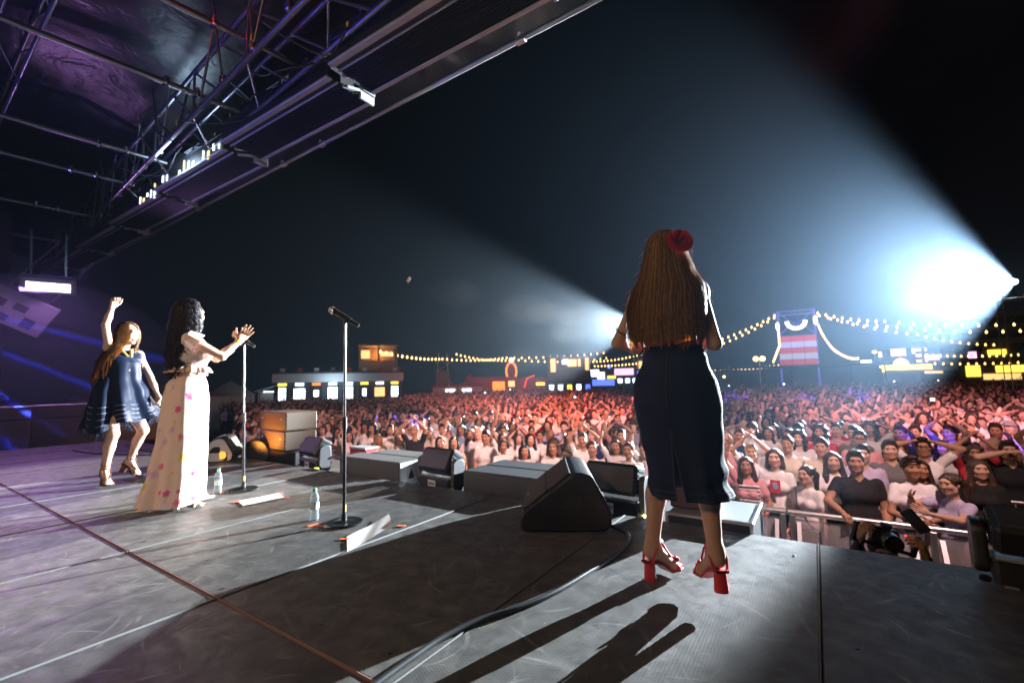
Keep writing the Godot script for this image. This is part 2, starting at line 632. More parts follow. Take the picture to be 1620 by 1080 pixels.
# ---------------------------------------------------------------- roof
func roof() -> void:
	# sagging tarpaulin skin
	var rings := []
	for i in 15:
		var ring := PackedVector3Array()
		var z := 5.0 - 8.62 * i / 14.0
		for k in 41:
			var x := 6.0 - 26.0 * k / 40.0
			var bay := absf(sin((x + 1.2) * PI / 2.6))
			var y := 5.35 - 0.09 * bay * (0.5 + 0.5 * sin(i * 0.9)) - (0.0 if i < 12 else 0.10 * (i - 11))
			ring.append(Vector3(x, y + jit(0.012), z))
		rings.append(ring)
	part(self, "roof_tarpaulin", Geo.new().loft(rings, false), M.tarp)
	tag(get_node("roof_tarpaulin"), "black glossy tarpaulin stretched as the ceiling over the stage roof frame", "tarpaulin")
	# front edge tube and the gathered valance hung from it
	var edge := thing("roof_edge_pole", "long thin aluminium pole along the front edge of the stage roof", "pole", Vector3(-7.5, 4.6, -3.8))
	part(edge, "pole", Geo.new().rod(Vector3(13.5, 0, 0), Vector3(-13.4, 0, 0), 0.026, 10), M.alu_dull)
	for x in [5.15, 0.55, 1.6, -2.6, -5.0, -8.0]:
		part(edge, "bracket", Geo.new().bar(Vector3(x, 0.02, 0), Vector3(x - 0.08, 0.42, 0.3), 0.05, 0.03, 0.005).bx(Vector3(x, 0, 0), Vector3(0.12, 0.07, 0.07), 0.01), M.alu)
	var vr := []
	for i in 9:
		var ring := PackedVector3Array()
		var t := i / 8.0
		for k in 361:
			var x := 5.9 - 26.6 * k / 360.0
			var fold := sin(x * 9.0 + 2.0 * sin(x * 1.3)) * 0.5 + 0.5 * sin(x * 21.0 + sin(x * 3.1) * 3.0)
			var loose := 0.35 + 0.65 * smoothstep(-0.3, 0.7, sin(x * 1.75 + 0.6))
			ring.append(Vector3(x, 4.63 + 0.45 * t - 0.07 * sin(t * PI) * loose, -3.79 + 0.6 * t * (1.0 - 0.2 * loose) + fold * 0.03 * loose * sin(t * PI) * 1.6))
		vr.append(ring)
	var val := part(self, "roof_valance", Geo.new().loft(vr, false), M.tarp)
	tag(val, "gathered black valance along the front edge of the stage roof", "valance")
	roof_truss()

func truss_run(called: String, label: String, a: Vector3, b: Vector3, w: float, step: float, r := 0.025) -> Node3D:
	var t := thing(called, label, "truss", a)
	var d := (b - a).normalized()
	var side := d.cross(Vector3.UP).normalized() * w
	var up := Vector3.UP * w * 1.25
	var l := (b - a).length()
	for q in [Vector3.ZERO, side, up, side + up]:
		part(t, "chord", Geo.new().rod(q, q + d * l, r, 10), M.truss)
	var m := int(l / step)
	for i in m:
		var p := d * step * i
		var q := d * step * (i + 1)
		part(t, "brace", Geo.new().rod(p, q + up, r * 0.5, 6), M.truss)
		part(t, "brace", Geo.new().rod(p + side, q + side + up, r * 0.5, 6), M.truss)
		if i % 2 == 0:
			part(t, "brace", Geo.new().rod(p, p + up, r * 0.55, 6), M.truss)
			part(t, "brace", Geo.new().rod(p, q + side, r * 0.45, 6), M.truss)
	return t

func roof_truss() -> void:
	truss_run("main_truss", "long black box truss running just behind the roof battens", Vector3(1.5, 4.42, -1.78), Vector3(-17.4, 4.4, -2.95), 0.46, 0.78, 0.03)
	truss_run("upper_truss", "smaller black truss higher under the tarpaulin behind the main truss", Vector3(0.0, 4.9, -0.5), Vector3(-16.0, 4.9, -0.9), 0.3, 0.9, 0.022)
	var i := 0
	for q in [[-5.1, 4.7], [-6.3, 4.55], [-8.75, 4.6], [-10.2, 4.62], [-12.6, 4.6], [-15.3, 4.6]]:
		var x: float = q[0]
		var y: float = q[1]
		var t := thing("roof_purlin", ["dark cross tube under the tarpaulin nearest the camera", "second dark cross tube under the tarpaulin with bright clamps", "third dark cross tube across the roof", "fourth dark cross tube across the roof", "fifth dark cross tube across the roof", "last dark cross tube across the roof before the lit panel"][i], "tube", Vector3(x, y, 0), 0.0, "cross tubes under the roof")
		part(t, "pole", Geo.new().rod(Vector3(-0.55, 0.12, 2.6), Vector3(0.35, 0, -2.7), 0.032, 10), M.truss)
		for z in [-2.2, -1.9, 1.0]:
			part(t, "clamp", Geo.new().bx(Vector3(0.35 + (z + 2.7) * -0.17, 0.03, z), Vector3(0.1, 0.11, 0.05), 0.012), M.chrome)
		part(t, "drop_arm", Geo.new().rod(Vector3(-0.3, 0.1, 1.1), Vector3(-0.1, 0.72, 0.6), 0.02, 8), M.truss)
		i += 1
	# the row of long battens along the roof edge
	var names := ["nearest long black lighting batten at the top of the picture with ribbed underside", "second long black batten from the top, ribbed underside and bright end bracket", "third black batten from the top with painted reflections on its back face", "fourth black batten along the roof edge", "fifth black batten along the roof edge", "sixth black batten along the roof edge", "farthest black batten, its end face lit lilac by the lamp panel"]
	for k in 7:
		var x1 := -1.62 - k * 2.47
		var z := -2.9 - 0.052 * k
		var b := thing("lighting_batten", names[k], "batten light", Vector3(x1 - 1.17, 4.4, z), 0.0, "battens along the roof edge")
		b.rotation.y = 0.021
		b.rotation.z = jit(0.004)
		part(b, "housing", Geo.new().bx(Vector3(0, 0.02, 0), Vector3(2.3, 0.28, 0.56), 0.012), M.black)
		part(b, "rail", Geo.new().bx(Vector3(0, -0.125, 0.262), Vector3(2.31, 0.03, 0.07), 0.006), M.alu_dull)
		part(b, "rail", Geo.new().bx(Vector3(0, -0.13, -0.27), Vector3(2.31, 0.028, 0.05), 0.006), M.alu_dull)
		part(b, "rail", Geo.new().bx(Vector3(0, -0.126, 0.16), Vector3(2.31, 0.022, 0.02), 0.004), M.alu_dull)
		for j in 14:
			part(b, "grille_slat", Geo.new().bx(Vector3(0, -0.128, 0.13 - j * 0.0285), Vector3(2.28, 0.018, 0.009), 0.002), M.black_steel)
		for e in [-1.0, 1.0]:
			part(b, "end_bracket", Geo.new().bx(Vector3(e * 1.165, -0.075, -0.22), Vector3(0.035, 0.16, 0.2), 0.006).bar(Vector3(e * 1.165, -0.13, 0.1), Vector3(e * 1.165, -0.02, -0.28), 0.03, 0.03), M.zinc)
			part(b, "clamp", Geo.new().bx(Vector3(e * 0.7, 0.21, 0.15), Vector3(0.09, 0.1, 0.12), 0.015).bx(Vector3(e * 0.7, 0.27, 0.17), Vector3(0.05, 0.08, 0.18), 0.01), M.chrome)
			part(b, "tape_flag", Geo.new().bx(Vector3(e * 0.9 + jit(0.1), 0.17, 0.29), Vector3(0.03, 0.05, 0.004)), M.yellow_tape)
		part(b, "top_tube", Geo.new().rod(Vector3(-1.15, 0.24, 0.17), Vector3(1.15, 0.24, 0.17), 0.026, 8), M.truss)
		part(b, "label_plate", Geo.new().bx(Vector3(0, 0.165, 0.278), Vector3(2.28, 0.1, 0.02), 0.004), M.black_steel)
		words3d(b, "lettering", "FOS", Transform3D(Basis.IDENTITY, Vector3(0.35, 0.165, 0.2895)), 0.085, M.white_plastic, true)
		part(b, "printed_line", Geo.new().bx(Vector3(0.08, 0.185, 0.289), Vector3(0.26, 0.008, 0.002)).bx(Vector3(0.1, 0.15, 0.289), Vector3(0.2, 0.006, 0.002)), M.white_plastic)
	# reflections on the back of two battens, put in as glowing strips
	var px := lit("painted_glint", Color(0.8, 0.92, 1.0), 3.5)
	var pxw := lit("painted_glint_warm", Color(1.0, 0.75, 0.3), 2.0)
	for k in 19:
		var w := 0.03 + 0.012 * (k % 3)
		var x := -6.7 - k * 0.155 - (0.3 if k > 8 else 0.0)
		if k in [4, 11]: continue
		var lp := part(get_node("lighting_batten%s" % ("3" if k < 13 else "4")), "painted_glint", Geo.new().bx(Vector3.ZERO, Vector3(w, 0.07 + 0.03 * (k % 4), 0.012), 0.004), pxw if k % 5 == 2 else px)
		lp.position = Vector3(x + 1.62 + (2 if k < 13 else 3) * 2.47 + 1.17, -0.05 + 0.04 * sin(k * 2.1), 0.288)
	var ol := OmniLight3D.new()
	ol.name = "added_glint_light"  # light added by the glowing strips to brighten the truss
	ol.light_color = Color(0.75, 0.88, 1.0)
	ol.light_energy = 0.8
	ol.light_size = 0.25
	ol.omni_range = 12.0
	ol.omni_attenuation = 2.0
	ol.shadow_enabled = true
	add_child(ol)
	ol.position = Vector3(-7.8, 4.36, -2.5)
	# posts, hoist chains and fixture clamps between the trusses
	for k in 14:
		var x := -2.2 - k * 0.78
		var hp := thing("hoist_post", "thin dark post hanging from the roof skin to the box truss, %s from the camera" % ORD[k], "post", Vector3(x, 4.42, -1.95 - 0.06 * k), 0.0, "posts between roof and truss")
		part(hp, "post", Geo.new().rod(Vector3(0, 0.0, 0), Vector3(0.05 * sin(k * 2.0), 0.84, 0.18 * cos(k * 1.7)), 0.014, 6), M.truss)
		part(hp, "shackle", Geo.new().bx(Vector3(0, 0.03, 0), Vector3(0.07, 0.1, 0.06), 0.012), M.chrome)
		if k % 3 == 0: part(hp, "tag", Geo.new().bx(Vector3(0, 0.12, 0.02), Vector3(0.03, 0.07, 0.004)), M.yellow_tape)
		if k % 2: part(hp, "stay", Geo.new().rod(Vector3(0, 0.02, 0), Vector3(0.6, 0.8, 0.1), 0.011, 6), M.truss)
	# short sagging cables on the truss
	var cr := [[-5.3, -5.0], [-5.0, -3.9], [-6.6, -5.5], [-7.2, -6.4], [-8.8, -7.7], [-4.2, -3.4], [-9.6, -8.6], [-3.2, -2.4]]
	for k in cr.size():
		var pts := []
		for j in 11:
			var t := j / 10.0
			pts.append(Vector3(lerpf(cr[k][0], cr[k][1], t), 4.5 - 0.28 * sin(t * PI) + 0.12 * t, lerpf(-2.15, -2.75, t) - 0.1 * sin(t * 7.0 + k)))
		var cn := part(self, "truss_cable", Geo.new().tube(pts, 0.009, 0.009, 6), M.cable)
		tag(cn, "thin black cable sagging between the box truss and the battens, %s from the top" % ["first", "second", "third", "fourth", "fifth", "sixth", "seventh", "eighth"][k], "cable", "cables on the roof truss")

# ---------------------------------------------------------------- people
# labels of a body field: 0 skin 1 top 2 bottom 3 shoes 4 lips 5 pupil 6 brow 7 eye white
const SURF := {4: 0, 5: 0, 6: 0, 7: 0}
const TINT := {0: Color(0.8, 0.8, 0.8), 4: Color(0.72, 0.45, 0.43), 5: Color(0.05, 0.04, 0.04), 6: Color(0.3, 0.21, 0.17), 7: Color(1, 1, 1)}
var head_cache := {}
var hair_cache := {}
var hand_cache := {}

func head_geo(cell: float, fem: bool) -> Geo:
	var key := str(cell) + str(fem)
	if head_cache.has(key): return head_cache[key]
	var f := Field.new(Vector3(-0.12, -0.16, -0.14), Vector3(0.12, 0.15, 0.16), cell)
	var w := 0.95 if fem else 1.0
	f.ell(Vector3(0, 0.028, -0.014), Vector3(0.076 * w, 0.088, 0.094), 0.02, 0)
	f.ell(Vector3(0, -0.03, 0.022), Vector3(0.061 * w, 0.072, 0.066), 0.03, 0)
	f.cap(Vector3(-0.04 * w, -0.07, 0.01), Vector3(0.04 * w, -0.07, 0.01), 0.03, 0.03, 0.04, 0)
	f.ell(Vector3(0, -0.097, 0.058), Vector3(0.022 * w, 0.017, 0.02), 0.035, 0)
	f.cap(Vector3(-0.034, 0.03, 0.074), Vector3(0.034, 0.03, 0.074), 0.012, 0.012, 0.03, 0)
	for s in [-1.0, 1.0]:
		f.ell(Vector3(0.031 * s, 0.009, 0.093), Vector3(0.017, 0.011, 0.014), 0.012, 0, true)
		f.ell(Vector3(0.04 * s * w, -0.022, 0.06), Vector3(0.024, 0.02, 0.022), 0.03, 0)
		f.ell(Vector3(0.0785 * s * w, -0.005, -0.012), Vector3(0.01, 0.031, 0.019), 0.006, 0)
	f.cap(Vector3(0, 0.012, 0.079), Vector3(0, -0.028, 0.0925), 0.0075, 0.0115, 0.018, 0)
	f.ell(Vector3(0.011, -0.031, 0.086), Vector3(0.009, 0.007, 0.01), 0.008, 0)
	f.ell(Vector3(-0.011, -0.031, 0.086), Vector3(0.009, 0.007, 0.01), 0.008, 0)
	f.cap(Vector3(-0.017, -0.0565, 0.08), Vector3(0.017, -0.0565, 0.08), 0.008, 0.008, 0.006, 4)
	f.cap(Vector3(-0.013, -0.0665, 0.079), Vector3(0.013, -0.0665, 0.079), 0.009, 0.009, 0.006, 4)
	f.cap(Vector3(0, -0.08, -0.01), Vector3(0, -0.2, -0.035), 0.05 * w, 0.055 * w, 0.03, 0)
	for s in [-1.0, 1.0]:
		f.ell(Vector3(0.031 * s, 0.008, 0.0745), Vector3(0.0125, 0.0062, 0.0085), 0.002, 7)
		f.ell(Vector3(0.031 * s, 0.008, 0.0785), Vector3(0.0062, 0.0058, 0.006), 0.001, 5)
		f.cap(Vector3(0.018 * s, 0.029, 0.0865), Vector3(0.046 * s, 0.031, 0.0755), 0.004, 0.003, 0.003, 6)
	var g: Geo = f.mesh(Transform3D.IDENTITY, SURF, TINT)[0]
	head_cache[key] = g
	return g

# style: short, long, pony, bun, curly, bald
func hair_geo(style: String, cell := 0.011) -> Geo:
	var key := style + str(cell)
	if hair_cache.has(key): return hair_cache[key]
	var f := Field.new(Vector3(-0.19, -0.46, -0.27), Vector3(0.19, 0.2, 0.14), cell)
	var big := 1.0 if style != "curly" else 1.18
	f.ell(Vector3(0, 0.036, -0.02), Vector3(0.089, 0.093, 0.102) * big, 0.02, 0)
	if style == "short":
		f.ell(Vector3(0, -0.09, 0.03), Vector3(0.11, 0.11, 0.10), 0.02, 0, true)
		f.ell(Vector3(0, -0.0, 0.11), Vector3(0.068, 0.062, 0.07), 0.02, 0, true)
		f.ell(Vector3(0, 0.115, 0.04), Vector3(0.06, 0.03, 0.05), 0.03, 0)
	else:
		f.ell(Vector3(0, -0.07, 0.09), Vector3(0.064, 0.115, 0.085), 0.015, 0, true)
		f.ell(Vector3(0.0, 0.02, 0.11), Vector3(0.05, 0.055, 0.06), 0.02, 0, true)
	var r := RandomNumberGenerator.new()
	r.seed = style.hash()
	match style:
		"cap":
			f.ell(Vector3(0, 0.05, -0.015), Vector3(0.092, 0.088, 0.104), 0.01, 0)
			f.ell(Vector3(0, -0.12, -0.02), Vector3(0.13, 0.13, 0.14), 0.01, 0, true)
			f.cap(Vector3(-0.03, 0.045, 0.09), Vector3(0.03, 0.045, 0.09), 0.05, 0.05, 0.02, 0, Vector3(1, 5, 1))
			f.ell(Vector3(0, -0.05, -0.06), Vector3(0.084, 0.07, 0.06), 0.01, 0)
		"long":
			for s in [-1.0, 1.0]:
				f.cap(Vector3(0.074 * s, 0.03, -0.01), Vector3(0.1 * s, -0.2, 0.0), 0.03, 0.035, 0.03, 0)
				f.cap(Vector3(0.1 * s, -0.2, 0.0), Vector3(0.1 * s, -0.34, 0.02), 0.035, 0.018, 0.03, 0)
			f.cap(Vector3(0, 0.0, -0.05), Vector3(0, -0.2, -0.075), 0.085, 0.085, 0.03, 0, Vector3(0.8, 1, 1.5))
			f.cap(Vector3(0, -0.2, -0.08), Vector3(0, -0.38, -0.1), 0.085, 0.05, 0.03, 0, Vector3(0.7, 1, 1.8))
		"pony":
			f.cap(Vector3(0, 0.06, -0.1), Vector3(0.01, 0.0, -0.18), 0.035, 0.04, 0.02, 0)
			f.cap(Vector3(0.01, 0.0, -0.18), Vector3(0.03, -0.28, -0.17), 0.045, 0.015, 0.03, 0)
			f.ell(Vector3(0, -0.1, -0.02), Vector3(0.1, 0.09, 0.09), 0.02, 0, true)
		"bun":
			f.ell(Vector3(0, 0.1, -0.105), Vector3(0.045, 0.04, 0.042), 0.015, 0)
			f.ell(Vector3(0, -0.11, -0.02), Vector3(0.1, 0.09, 0.1), 0.02, 0, true)
		"bob":
			for s in [-1.0, 1.0]:
				f.cap(Vector3(0.074 * s, 0.03, -0.02), Vector3(0.09 * s, -0.12, 0.0), 0.03, 0.035, 0.03, 0)
			f.cap(Vector3(0, 0.0, -0.05), Vector3(0, -0.12, -0.06), 0.085, 0.07, 0.03, 0, Vector3(0.8, 1, 1.4))
		"curly":
			for k in 46:
				var a := r.randf_range(0.4, TAU - 0.4) + PI / 2
				var y := r.randf_range(-0.2, 0.14)
				var q := Vector3(cos(a) * 0.1, y, sin(a) * 0.1 - 0.02) if y < 0.08 else Vector3(cos(a) * 0.06, y, sin(a) * 0.06 - 0.02)
				if q.z < 0.06: f.ell(q, Vector3.ONE * r.randf_range(0.024, 0.04), 0.02, 0)
	if style in ["long", "bob", "pony"]:   # locks
		for k in 26:
			var a := r.randf_range(-2.2, 2.2) - PI / 2
			var low := -0.36 if style == "long" else (-0.12 if style == "bob" else 0.0)
			var q := Vector3(cos(a) * 0.088, 0.05, sin(a) * 0.098 - 0.02)
			f.cap(q, Vector3(q.x * 1.12, low + r.randf_range(0, 0.1), q.z * 0.9 - 0.015), 0.012, 0.009, 0.012, 0)
	var g: Geo = f.mesh()[0]
	hair_cache[key] = g
	return g

# a right hand: wrist at the origin, fingers along +y, palm towards +z, thumb on the +x side; curl closes the fingers, fan spreads them
func hand_geo(cell: float, curl: float, fan := 0.12, thumb := 0.5) -> Geo:
	var key := "%s %s %s %s" % [cell, curl, fan, thumb]
	if hand_cache.has(key): return hand_cache[key]
	var f := Field.new(Vector3(-0.09, -0.04, -0.05), Vector3(0.11, 0.21, 0.12), cell)
	f.cap(Vector3(0, -0.03, 0), Vector3(0, 0.02, 0), 0.024, 0.025, 0.02, 0, Vector3(0.9, 1, 1.25))
	for k in 4:
		f.cap(Vector3(0.012 - k * 0.008, 0.015, 0), Vector3(0.03 - k * 0.02, 0.088 - 0.004 * absf(k - 1.0), 0.0), 0.016, 0.0125, 0.018, 0)
	f.cap(Vector3(0.014, 0.015, 0.008), Vector3(0.036, 0.05, 0.014), 0.017, 0.015, 0.015, 0)
	var lens := [[0.043, 0.026, 0.021], [0.047, 0.03, 0.022], [0.044, 0.028, 0.022], [0.034, 0.021, 0.019]]
	for k in 4:
		var p := Vector3(0.03 - k * 0.02, 0.088 - 0.004 * absf(k - 1.0), 0.0)
		var side := (1.5 - k) * fan
		var bend := 0.0
		for j in 3:
			bend += curl * [0.8, 1.1, 0.75][j] * (1.0 + 0.06 * k)
			var d := Vector3(sin(side) * cos(bend), cos(side) * cos(bend), sin(bend))
			var q: Vector3 = p + d * lens[k][j]
			f.cap(p, q, 0.0092 - j * 0.0009, 0.0086 - j * 0.0012, 0.004, 0)
			p = q
	var tp := Vector3(0.03, 0.035, 0.012)
	var td := Vector3(sin(0.35 + thumb), cos(0.35 + thumb), 0.25 + curl * 0.35).normalized()
	for j in 3:
		var q: Vector3 = tp + td * [0.035, 0.03, 0.024][j]
		f.cap(tp, q, 0.0125 - j * 0.0012, 0.0112 - j * 0.0014, 0.006, 0)
		tp = q
		td = (td + Vector3(-curl * 0.55, 0.12, curl * 0.35)).normalized()
	var g: Geo = f.mesh(Transform3D.IDENTITY, {}, TINT)[0]
	hand_cache[key] = g
	return g

# five plain finger tubes for people a little farther away
func finger_tubes(curl: float) -> Geo:
	var g := Geo.new()
	g.tint = TINT[0]
	for k in 4:
		var p := Vector3(0.03 - k * 0.02, 0.07, 0.0)
		var pts := [p]
		var bend := 0.0
		for j in 3:
			bend += curl * [0.6, 0.9, 0.7][j]
			p += Vector3((1.5 - k) * 0.05 * cos(bend), cos(bend), sin(bend)).normalized() * [0.045, 0.03, 0.024][j] * [0.95, 1.05, 1.0, 0.8][k]
			pts.append(p)
		g.tube(pts, 0.0095, 0.0075, 5)
	g.tube([Vector3(0.025, 0.02, 0.01), Vector3(0.055, 0.055, 0.02), Vector3(0.062, 0.09, 0.03 + 0.02 * curl)], 0.012, 0.008, 5)
	return g

func ik(a: Vector3, b: Vector3, l1: float, l2: float, hint: Vector3) -> Array:
	var d := b - a
	var l := clampf(d.length(), absf(l1 - l2) + 0.01, (l1 + l2) * 0.998)
	var dir := d.normalized()
	var x := (l * l + l1 * l1 - l2 * l2) / (2.0 * l)
	var y := sqrt(maxf(0.0, l1 * l1 - x * x))
	var side := (hint - dir * hint.dot(dir)).normalized()
	return [a + dir * x + side * y, a + dir * l]

# a posed body. Returns {geos: {surface key: Geo}, head, hand_l, hand_r: Transform3D, sh_l ...}
func figure(o: Dictionary) -> Dictionary:
	var s: float = o.get("s", 1.0)
	var fem: bool = o.get("fem", true)
	var cell: float = o.get("cell", 0.02)
	var fat: float = o.get("fat", 1.0)
	var pel: Vector3 = o.get("pelvis", Vector3(0, 0.93 * s, 0))
	var lean: Vector3 = o.get("lean", Vector3.ZERO)
	var bt := Basis.from_euler(lean)
	var bp := Basis.from_euler(o.get("hip", Vector3.ZERO))
	var shw := (0.152 if fem else 0.176) * s
	var up := func(y: float, x := 0.0, z := 0.0) -> Vector3: return pel + bt * (Vector3(x, y, z) * s)
	var neck: Vector3 = up.call(0.52, 0.0, -0.015)
	var hb := bt * Basis.from_euler(o.get("head", Vector3.ZERO))
	var hc: Vector3 = neck + bt * Vector3(0, 0.07 * s, 0.01) + hb * Vector3(0, 0.115, 0.02) * s
	var head := Transform3D(hb.scaled_local(Vector3.ONE * s), hc)
	var shl: Vector3 = up.call(0.475, shw / s, -0.01)
	var shr: Vector3 = up.call(0.475, -shw / s, -0.01)
	if o.has("sh_l"): shl += o.sh_l
	if o.has("sh_r"): shr += o.sh_r
	var ul := 0.285 * s
	var fl := 0.255 * s
	var al := ik(shl, o.get("hl", Vector3(0.25, 0.83, 0.08) * s), ul, fl, o.get("el", Vector3(0.4, -0.2, -1)))
	var ar := ik(shr, o.get("hr", Vector3(-0.25, 0.83, 0.08) * s), ul, fl, o.get("er", Vector3(-0.4, -0.2, -1)))
	var hipl := pel + bp * (Vector3(0.088, -0.045, 0) * s)
	var hipr := pel + bp * (Vector3(-0.088, -0.045, 0) * s)
	var ll := ik(hipl, o.get("fl", Vector3(0.11, 0.085, -0.02) * s), 0.425 * s * o.get("leg", 1.0), 0.405 * s * o.get("leg", 1.0), o.get("kl", Vector3(0.15, 0, 1)))
	var lr := ik(hipr, o.get("fr", Vector3(-0.11, 0.085, -0.02) * s), 0.425 * s * o.get("leg", 1.0), 0.405 * s * o.get("leg", 1.0), o.get("kr", Vector3(-0.15, 0, 1)))
	var lo := Vector3(1e9, 1e9, 1e9)
	var hi := -lo
	for p in [pel, neck, shl, shr, al[0], al[1], ar[0], ar[1], ll[0], ll[1], lr[0], lr[1], Vector3(0, 0.0, 0.15)]:
		lo = lo.min(p); hi = hi.max(p)
	lo -= Vector3(0.2, 0.1, 0.2); hi += Vector3(0.2, 0.14, 0.2)
	if o.get("cut_legs", false): lo.y = 0.45
	var f := Field.new(lo, hi, cell)
	var top: int = o.get("torso_label", 1)
	var bot: int = o.get("hip_label", 2)
	var hw := (1.06 if fem else 0.95) * fat
	f.cap(pel + bp * (Vector3(-0.075, -0.03, -0.005) * s), pel + bp * (Vector3(0.075, -0.03, -0.005) * s), 0.11 * s * hw, 0.11 * s * hw, 0.04, bot)
	if fem:
		for q in [-1.0, 1.0]:
			f.ell(pel + bp * (Vector3(0.06 * q, -0.05, -0.07) * s), Vector3(0.078, 0.085, 0.07) * s, 0.04, bot)
	var ww := (0.046 if fem else 0.062) * fat
	f.cap(up.call(0.16, -ww), up.call(0.16, ww), (0.088 if fem else 0.1) * s * fat, (0.088 if fem else 0.1) * s * fat, 0.07, o.get("waist_label", top))
	f.cap(up.call(0.335, -0.07), up.call(0.335, 0.07), (0.102 if fem else 0.118) * s * sqrt(fat), (0.102 if fem else 0.118) * s * sqrt(fat), 0.06, top)
	f.cap(up.call(0.445, -0.11 if fem else -0.135), up.call(0.445, 0.11 if fem else 0.135), 0.062 * s, 0.062 * s, 0.05, top)
	f.cap(up.call(0.49, -0.05, -0.01), up.call(0.49, 0.05, -0.01), 0.05 * s, 0.05 * s, 0.04, o.get("collar_label", top))
	if fem:
		for q in [-1.0, 1.0]:
			f.ell(up.call(0.33, 0.068 * q, 0.085), Vector3(0.058, 0.056, 0.048) * s, 0.04, top)
	f.cap(neck - bt * Vector3(0, 0.03, 0), hc + hb * Vector3(0, -0.05, -0.015) * s, (0.05 if fem else 0.059) * s, (0.047 if fem else 0.057) * s, 0.03, 0)
	if o.get("shirt", true):   # the loose lower half of a shirt
		f.cap(up.call(0.06, -0.07 * fat), up.call(0.06, 0.07 * fat), 0.117 * s * fat, 0.117 * s * fat, 0.06, 1)
	var sleeve: String = o.get("sleeve", "short")
	for side in [[shl, al], [shr, ar]]:
		var sh: Vector3 = side[0]
		var e: Vector3 = side[1][0]
		var w: Vector3 = side[1][1]
		var th := (0.88 if fem else 1.05) * s
		f.cap(sh, e, 0.05 * th, 0.039 * th, 0.03, 0 if sleeve != "long" else 1)
		f.cap(e, e.lerp(w, 0.45), 0.039 * th, 0.037 * th, 0.015, 0 if sleeve != "long" else 1)
		f.cap(e.lerp(w, 0.4), w, 0.037 * th, 0.025 * th, 0.02, 0 if sleeve != "long" else 1)
		if sleeve == "short":
			f.cap(sh, sh.lerp(e, 0.5), 0.058 * s, 0.06 * s, 0.02, 1)
		elif sleeve == "none":
			f.cap(sh, sh, 0.055 * s, 0.055 * s, 0.03, o.get("sh_label", 0))
	var legs: String = o.get("legs", "long")
	for side in [[hipl, ll, 1.0], [hipr, lr, -1.0]]:
		var hp: Vector3 = side[0]
		var k: Vector3 = side[1][0]
		var a: Vector3 = side[1][1]
		var lg := 2 if legs == "long" else 0
		var ex := 1.12 if legs == "long" else 1.0
		f.cap(hp, k, 0.088 * s * fat * ex, 0.055 * s * ex, 0.03, lg)
		f.cap(k, k.lerp(a, 0.4) + Vector3(0, 0, -0.018) * s, 0.052 * s * ex, 0.05 * s * ex, 0.02, lg)
		f.cap(k.lerp(a, 0.35) + Vector3(0, 0, -0.018) * s, a, 0.05 * s * ex, 0.033 * s * ex * ex, 0.02, lg)
		if legs == "shorts":
			f.cap(hp, hp.lerp(k, 0.75), 0.1 * s * fat, 0.088 * s, 0.02, 2)
		if o.get("feet", true):
			var yaw: float = o.get("toe_l" if side[2] > 0 else "toe_r", 0.25 * side[2])
			var fd := Vector3(sin(yaw), -0.02, cos(yaw))
			var fb := Vector3(0, -0.045, 0) * s
			f.cap(a + fb - fd * 0.035 * s, a + fb + fd * 0.13 * s, 0.04 * s, 0.032 * s, 0.03, o.get("foot_label", 3))
	if o.has("extra"): o.extra.call(f, up)
	var g := f.mesh(Transform3D.IDENTITY, SURF, TINT, {})
	if not g.has(0): g[0] = Geo.new()
	g[0].add(head_geo(o.get("head_cell", 0.008), fem), head)
	# hands
	var out := {"geos": g, "head": head, "pel": pel, "neck": neck, "sh_l": shl, "sh_r": shr, "el_l": al[0], "el_r": ar[0], "wr_l": al[1], "wr_r": ar[1], "kn_l": ll[0], "kn_r": lr[0], "an_l": ll[1], "an_r": lr[1], "bt": bt}
	for side in [["l", al, -1.0], ["r", ar, 1.0]]:
		var w: Vector3 = side[1][1]
		var dir: Vector3 = (w - side[1][0]).normalized()
		if o.has("hd_" + side[0]): dir = (dir + o["hd_" + side[0]]).normalized()
		var palm: Vector3 = o.get("palm_" + side[0], Vector3(-side[2] * -1.0, 0, 0))
		palm = (palm - dir * palm.dot(dir)).normalized()
		var xf := Transform3D(Basis(dir.cross(palm) * side[2], dir, palm), w)
		xf.basis = xf.basis.scaled_local(Vector3.ONE * s * o.get("hand_size", 1.0))
		out["hand_" + side[0]] = xf
		var hn: Array = o.get("hand_" + side[0], o.get("hand", [0.25, 0.1, 0.4]))
		var hcell: float = o.get("hand_cell", 0.0)
		if hcell > 0.0:
			g[0].add(hand_geo(hcell, hn[0], hn[1], hn[2]), xf)
		elif o.get("fingers", true):
			var pg := Geo.new()
			pg.tint = TINT[0]
			pg.ball(Transform3D(Basis.IDENTITY, Vector3(0, 0.045, 0)), Vector3(0.043, 0.055, 0.02), 8)
			pg.add(finger_tubes(hn[0]))
			g[0].add(pg, xf)
		else:
			var pg := Geo.new()
			pg.tint = TINT[0]
			pg.ball(Transform3D(Basis.IDENTITY, Vector3(0, 0.08, 0)), Vector3(0.042, 0.1, 0.024), 6)
			g[0].add(pg, xf)
	return out

# the body as one mesh whose surfaces are skin, top, bottom, shoes
func body_mesh(f: Dictionary, mats: Dictionary) -> ArrayMesh:
	var m := ArrayMesh.new()
	var keys := []
	for k in [0, 1, 2, 3]:
		if f.geos.has(k) and f.geos[k].ix.size():
			f.geos[k].into(m, mats.get(k))
			keys.append(k)
	f.keys = keys
	return m

func skin(key: String, c: Color) -> StandardMaterial3D:
	var m := mk(key, Color(c.r / 0.8, c.g / 0.8, c.b / 0.8), 0.6, 0.0, 0.35)
	m.subsurf_scatter_enabled = true
	m.subsurf_scatter_strength = 0.08
	return m

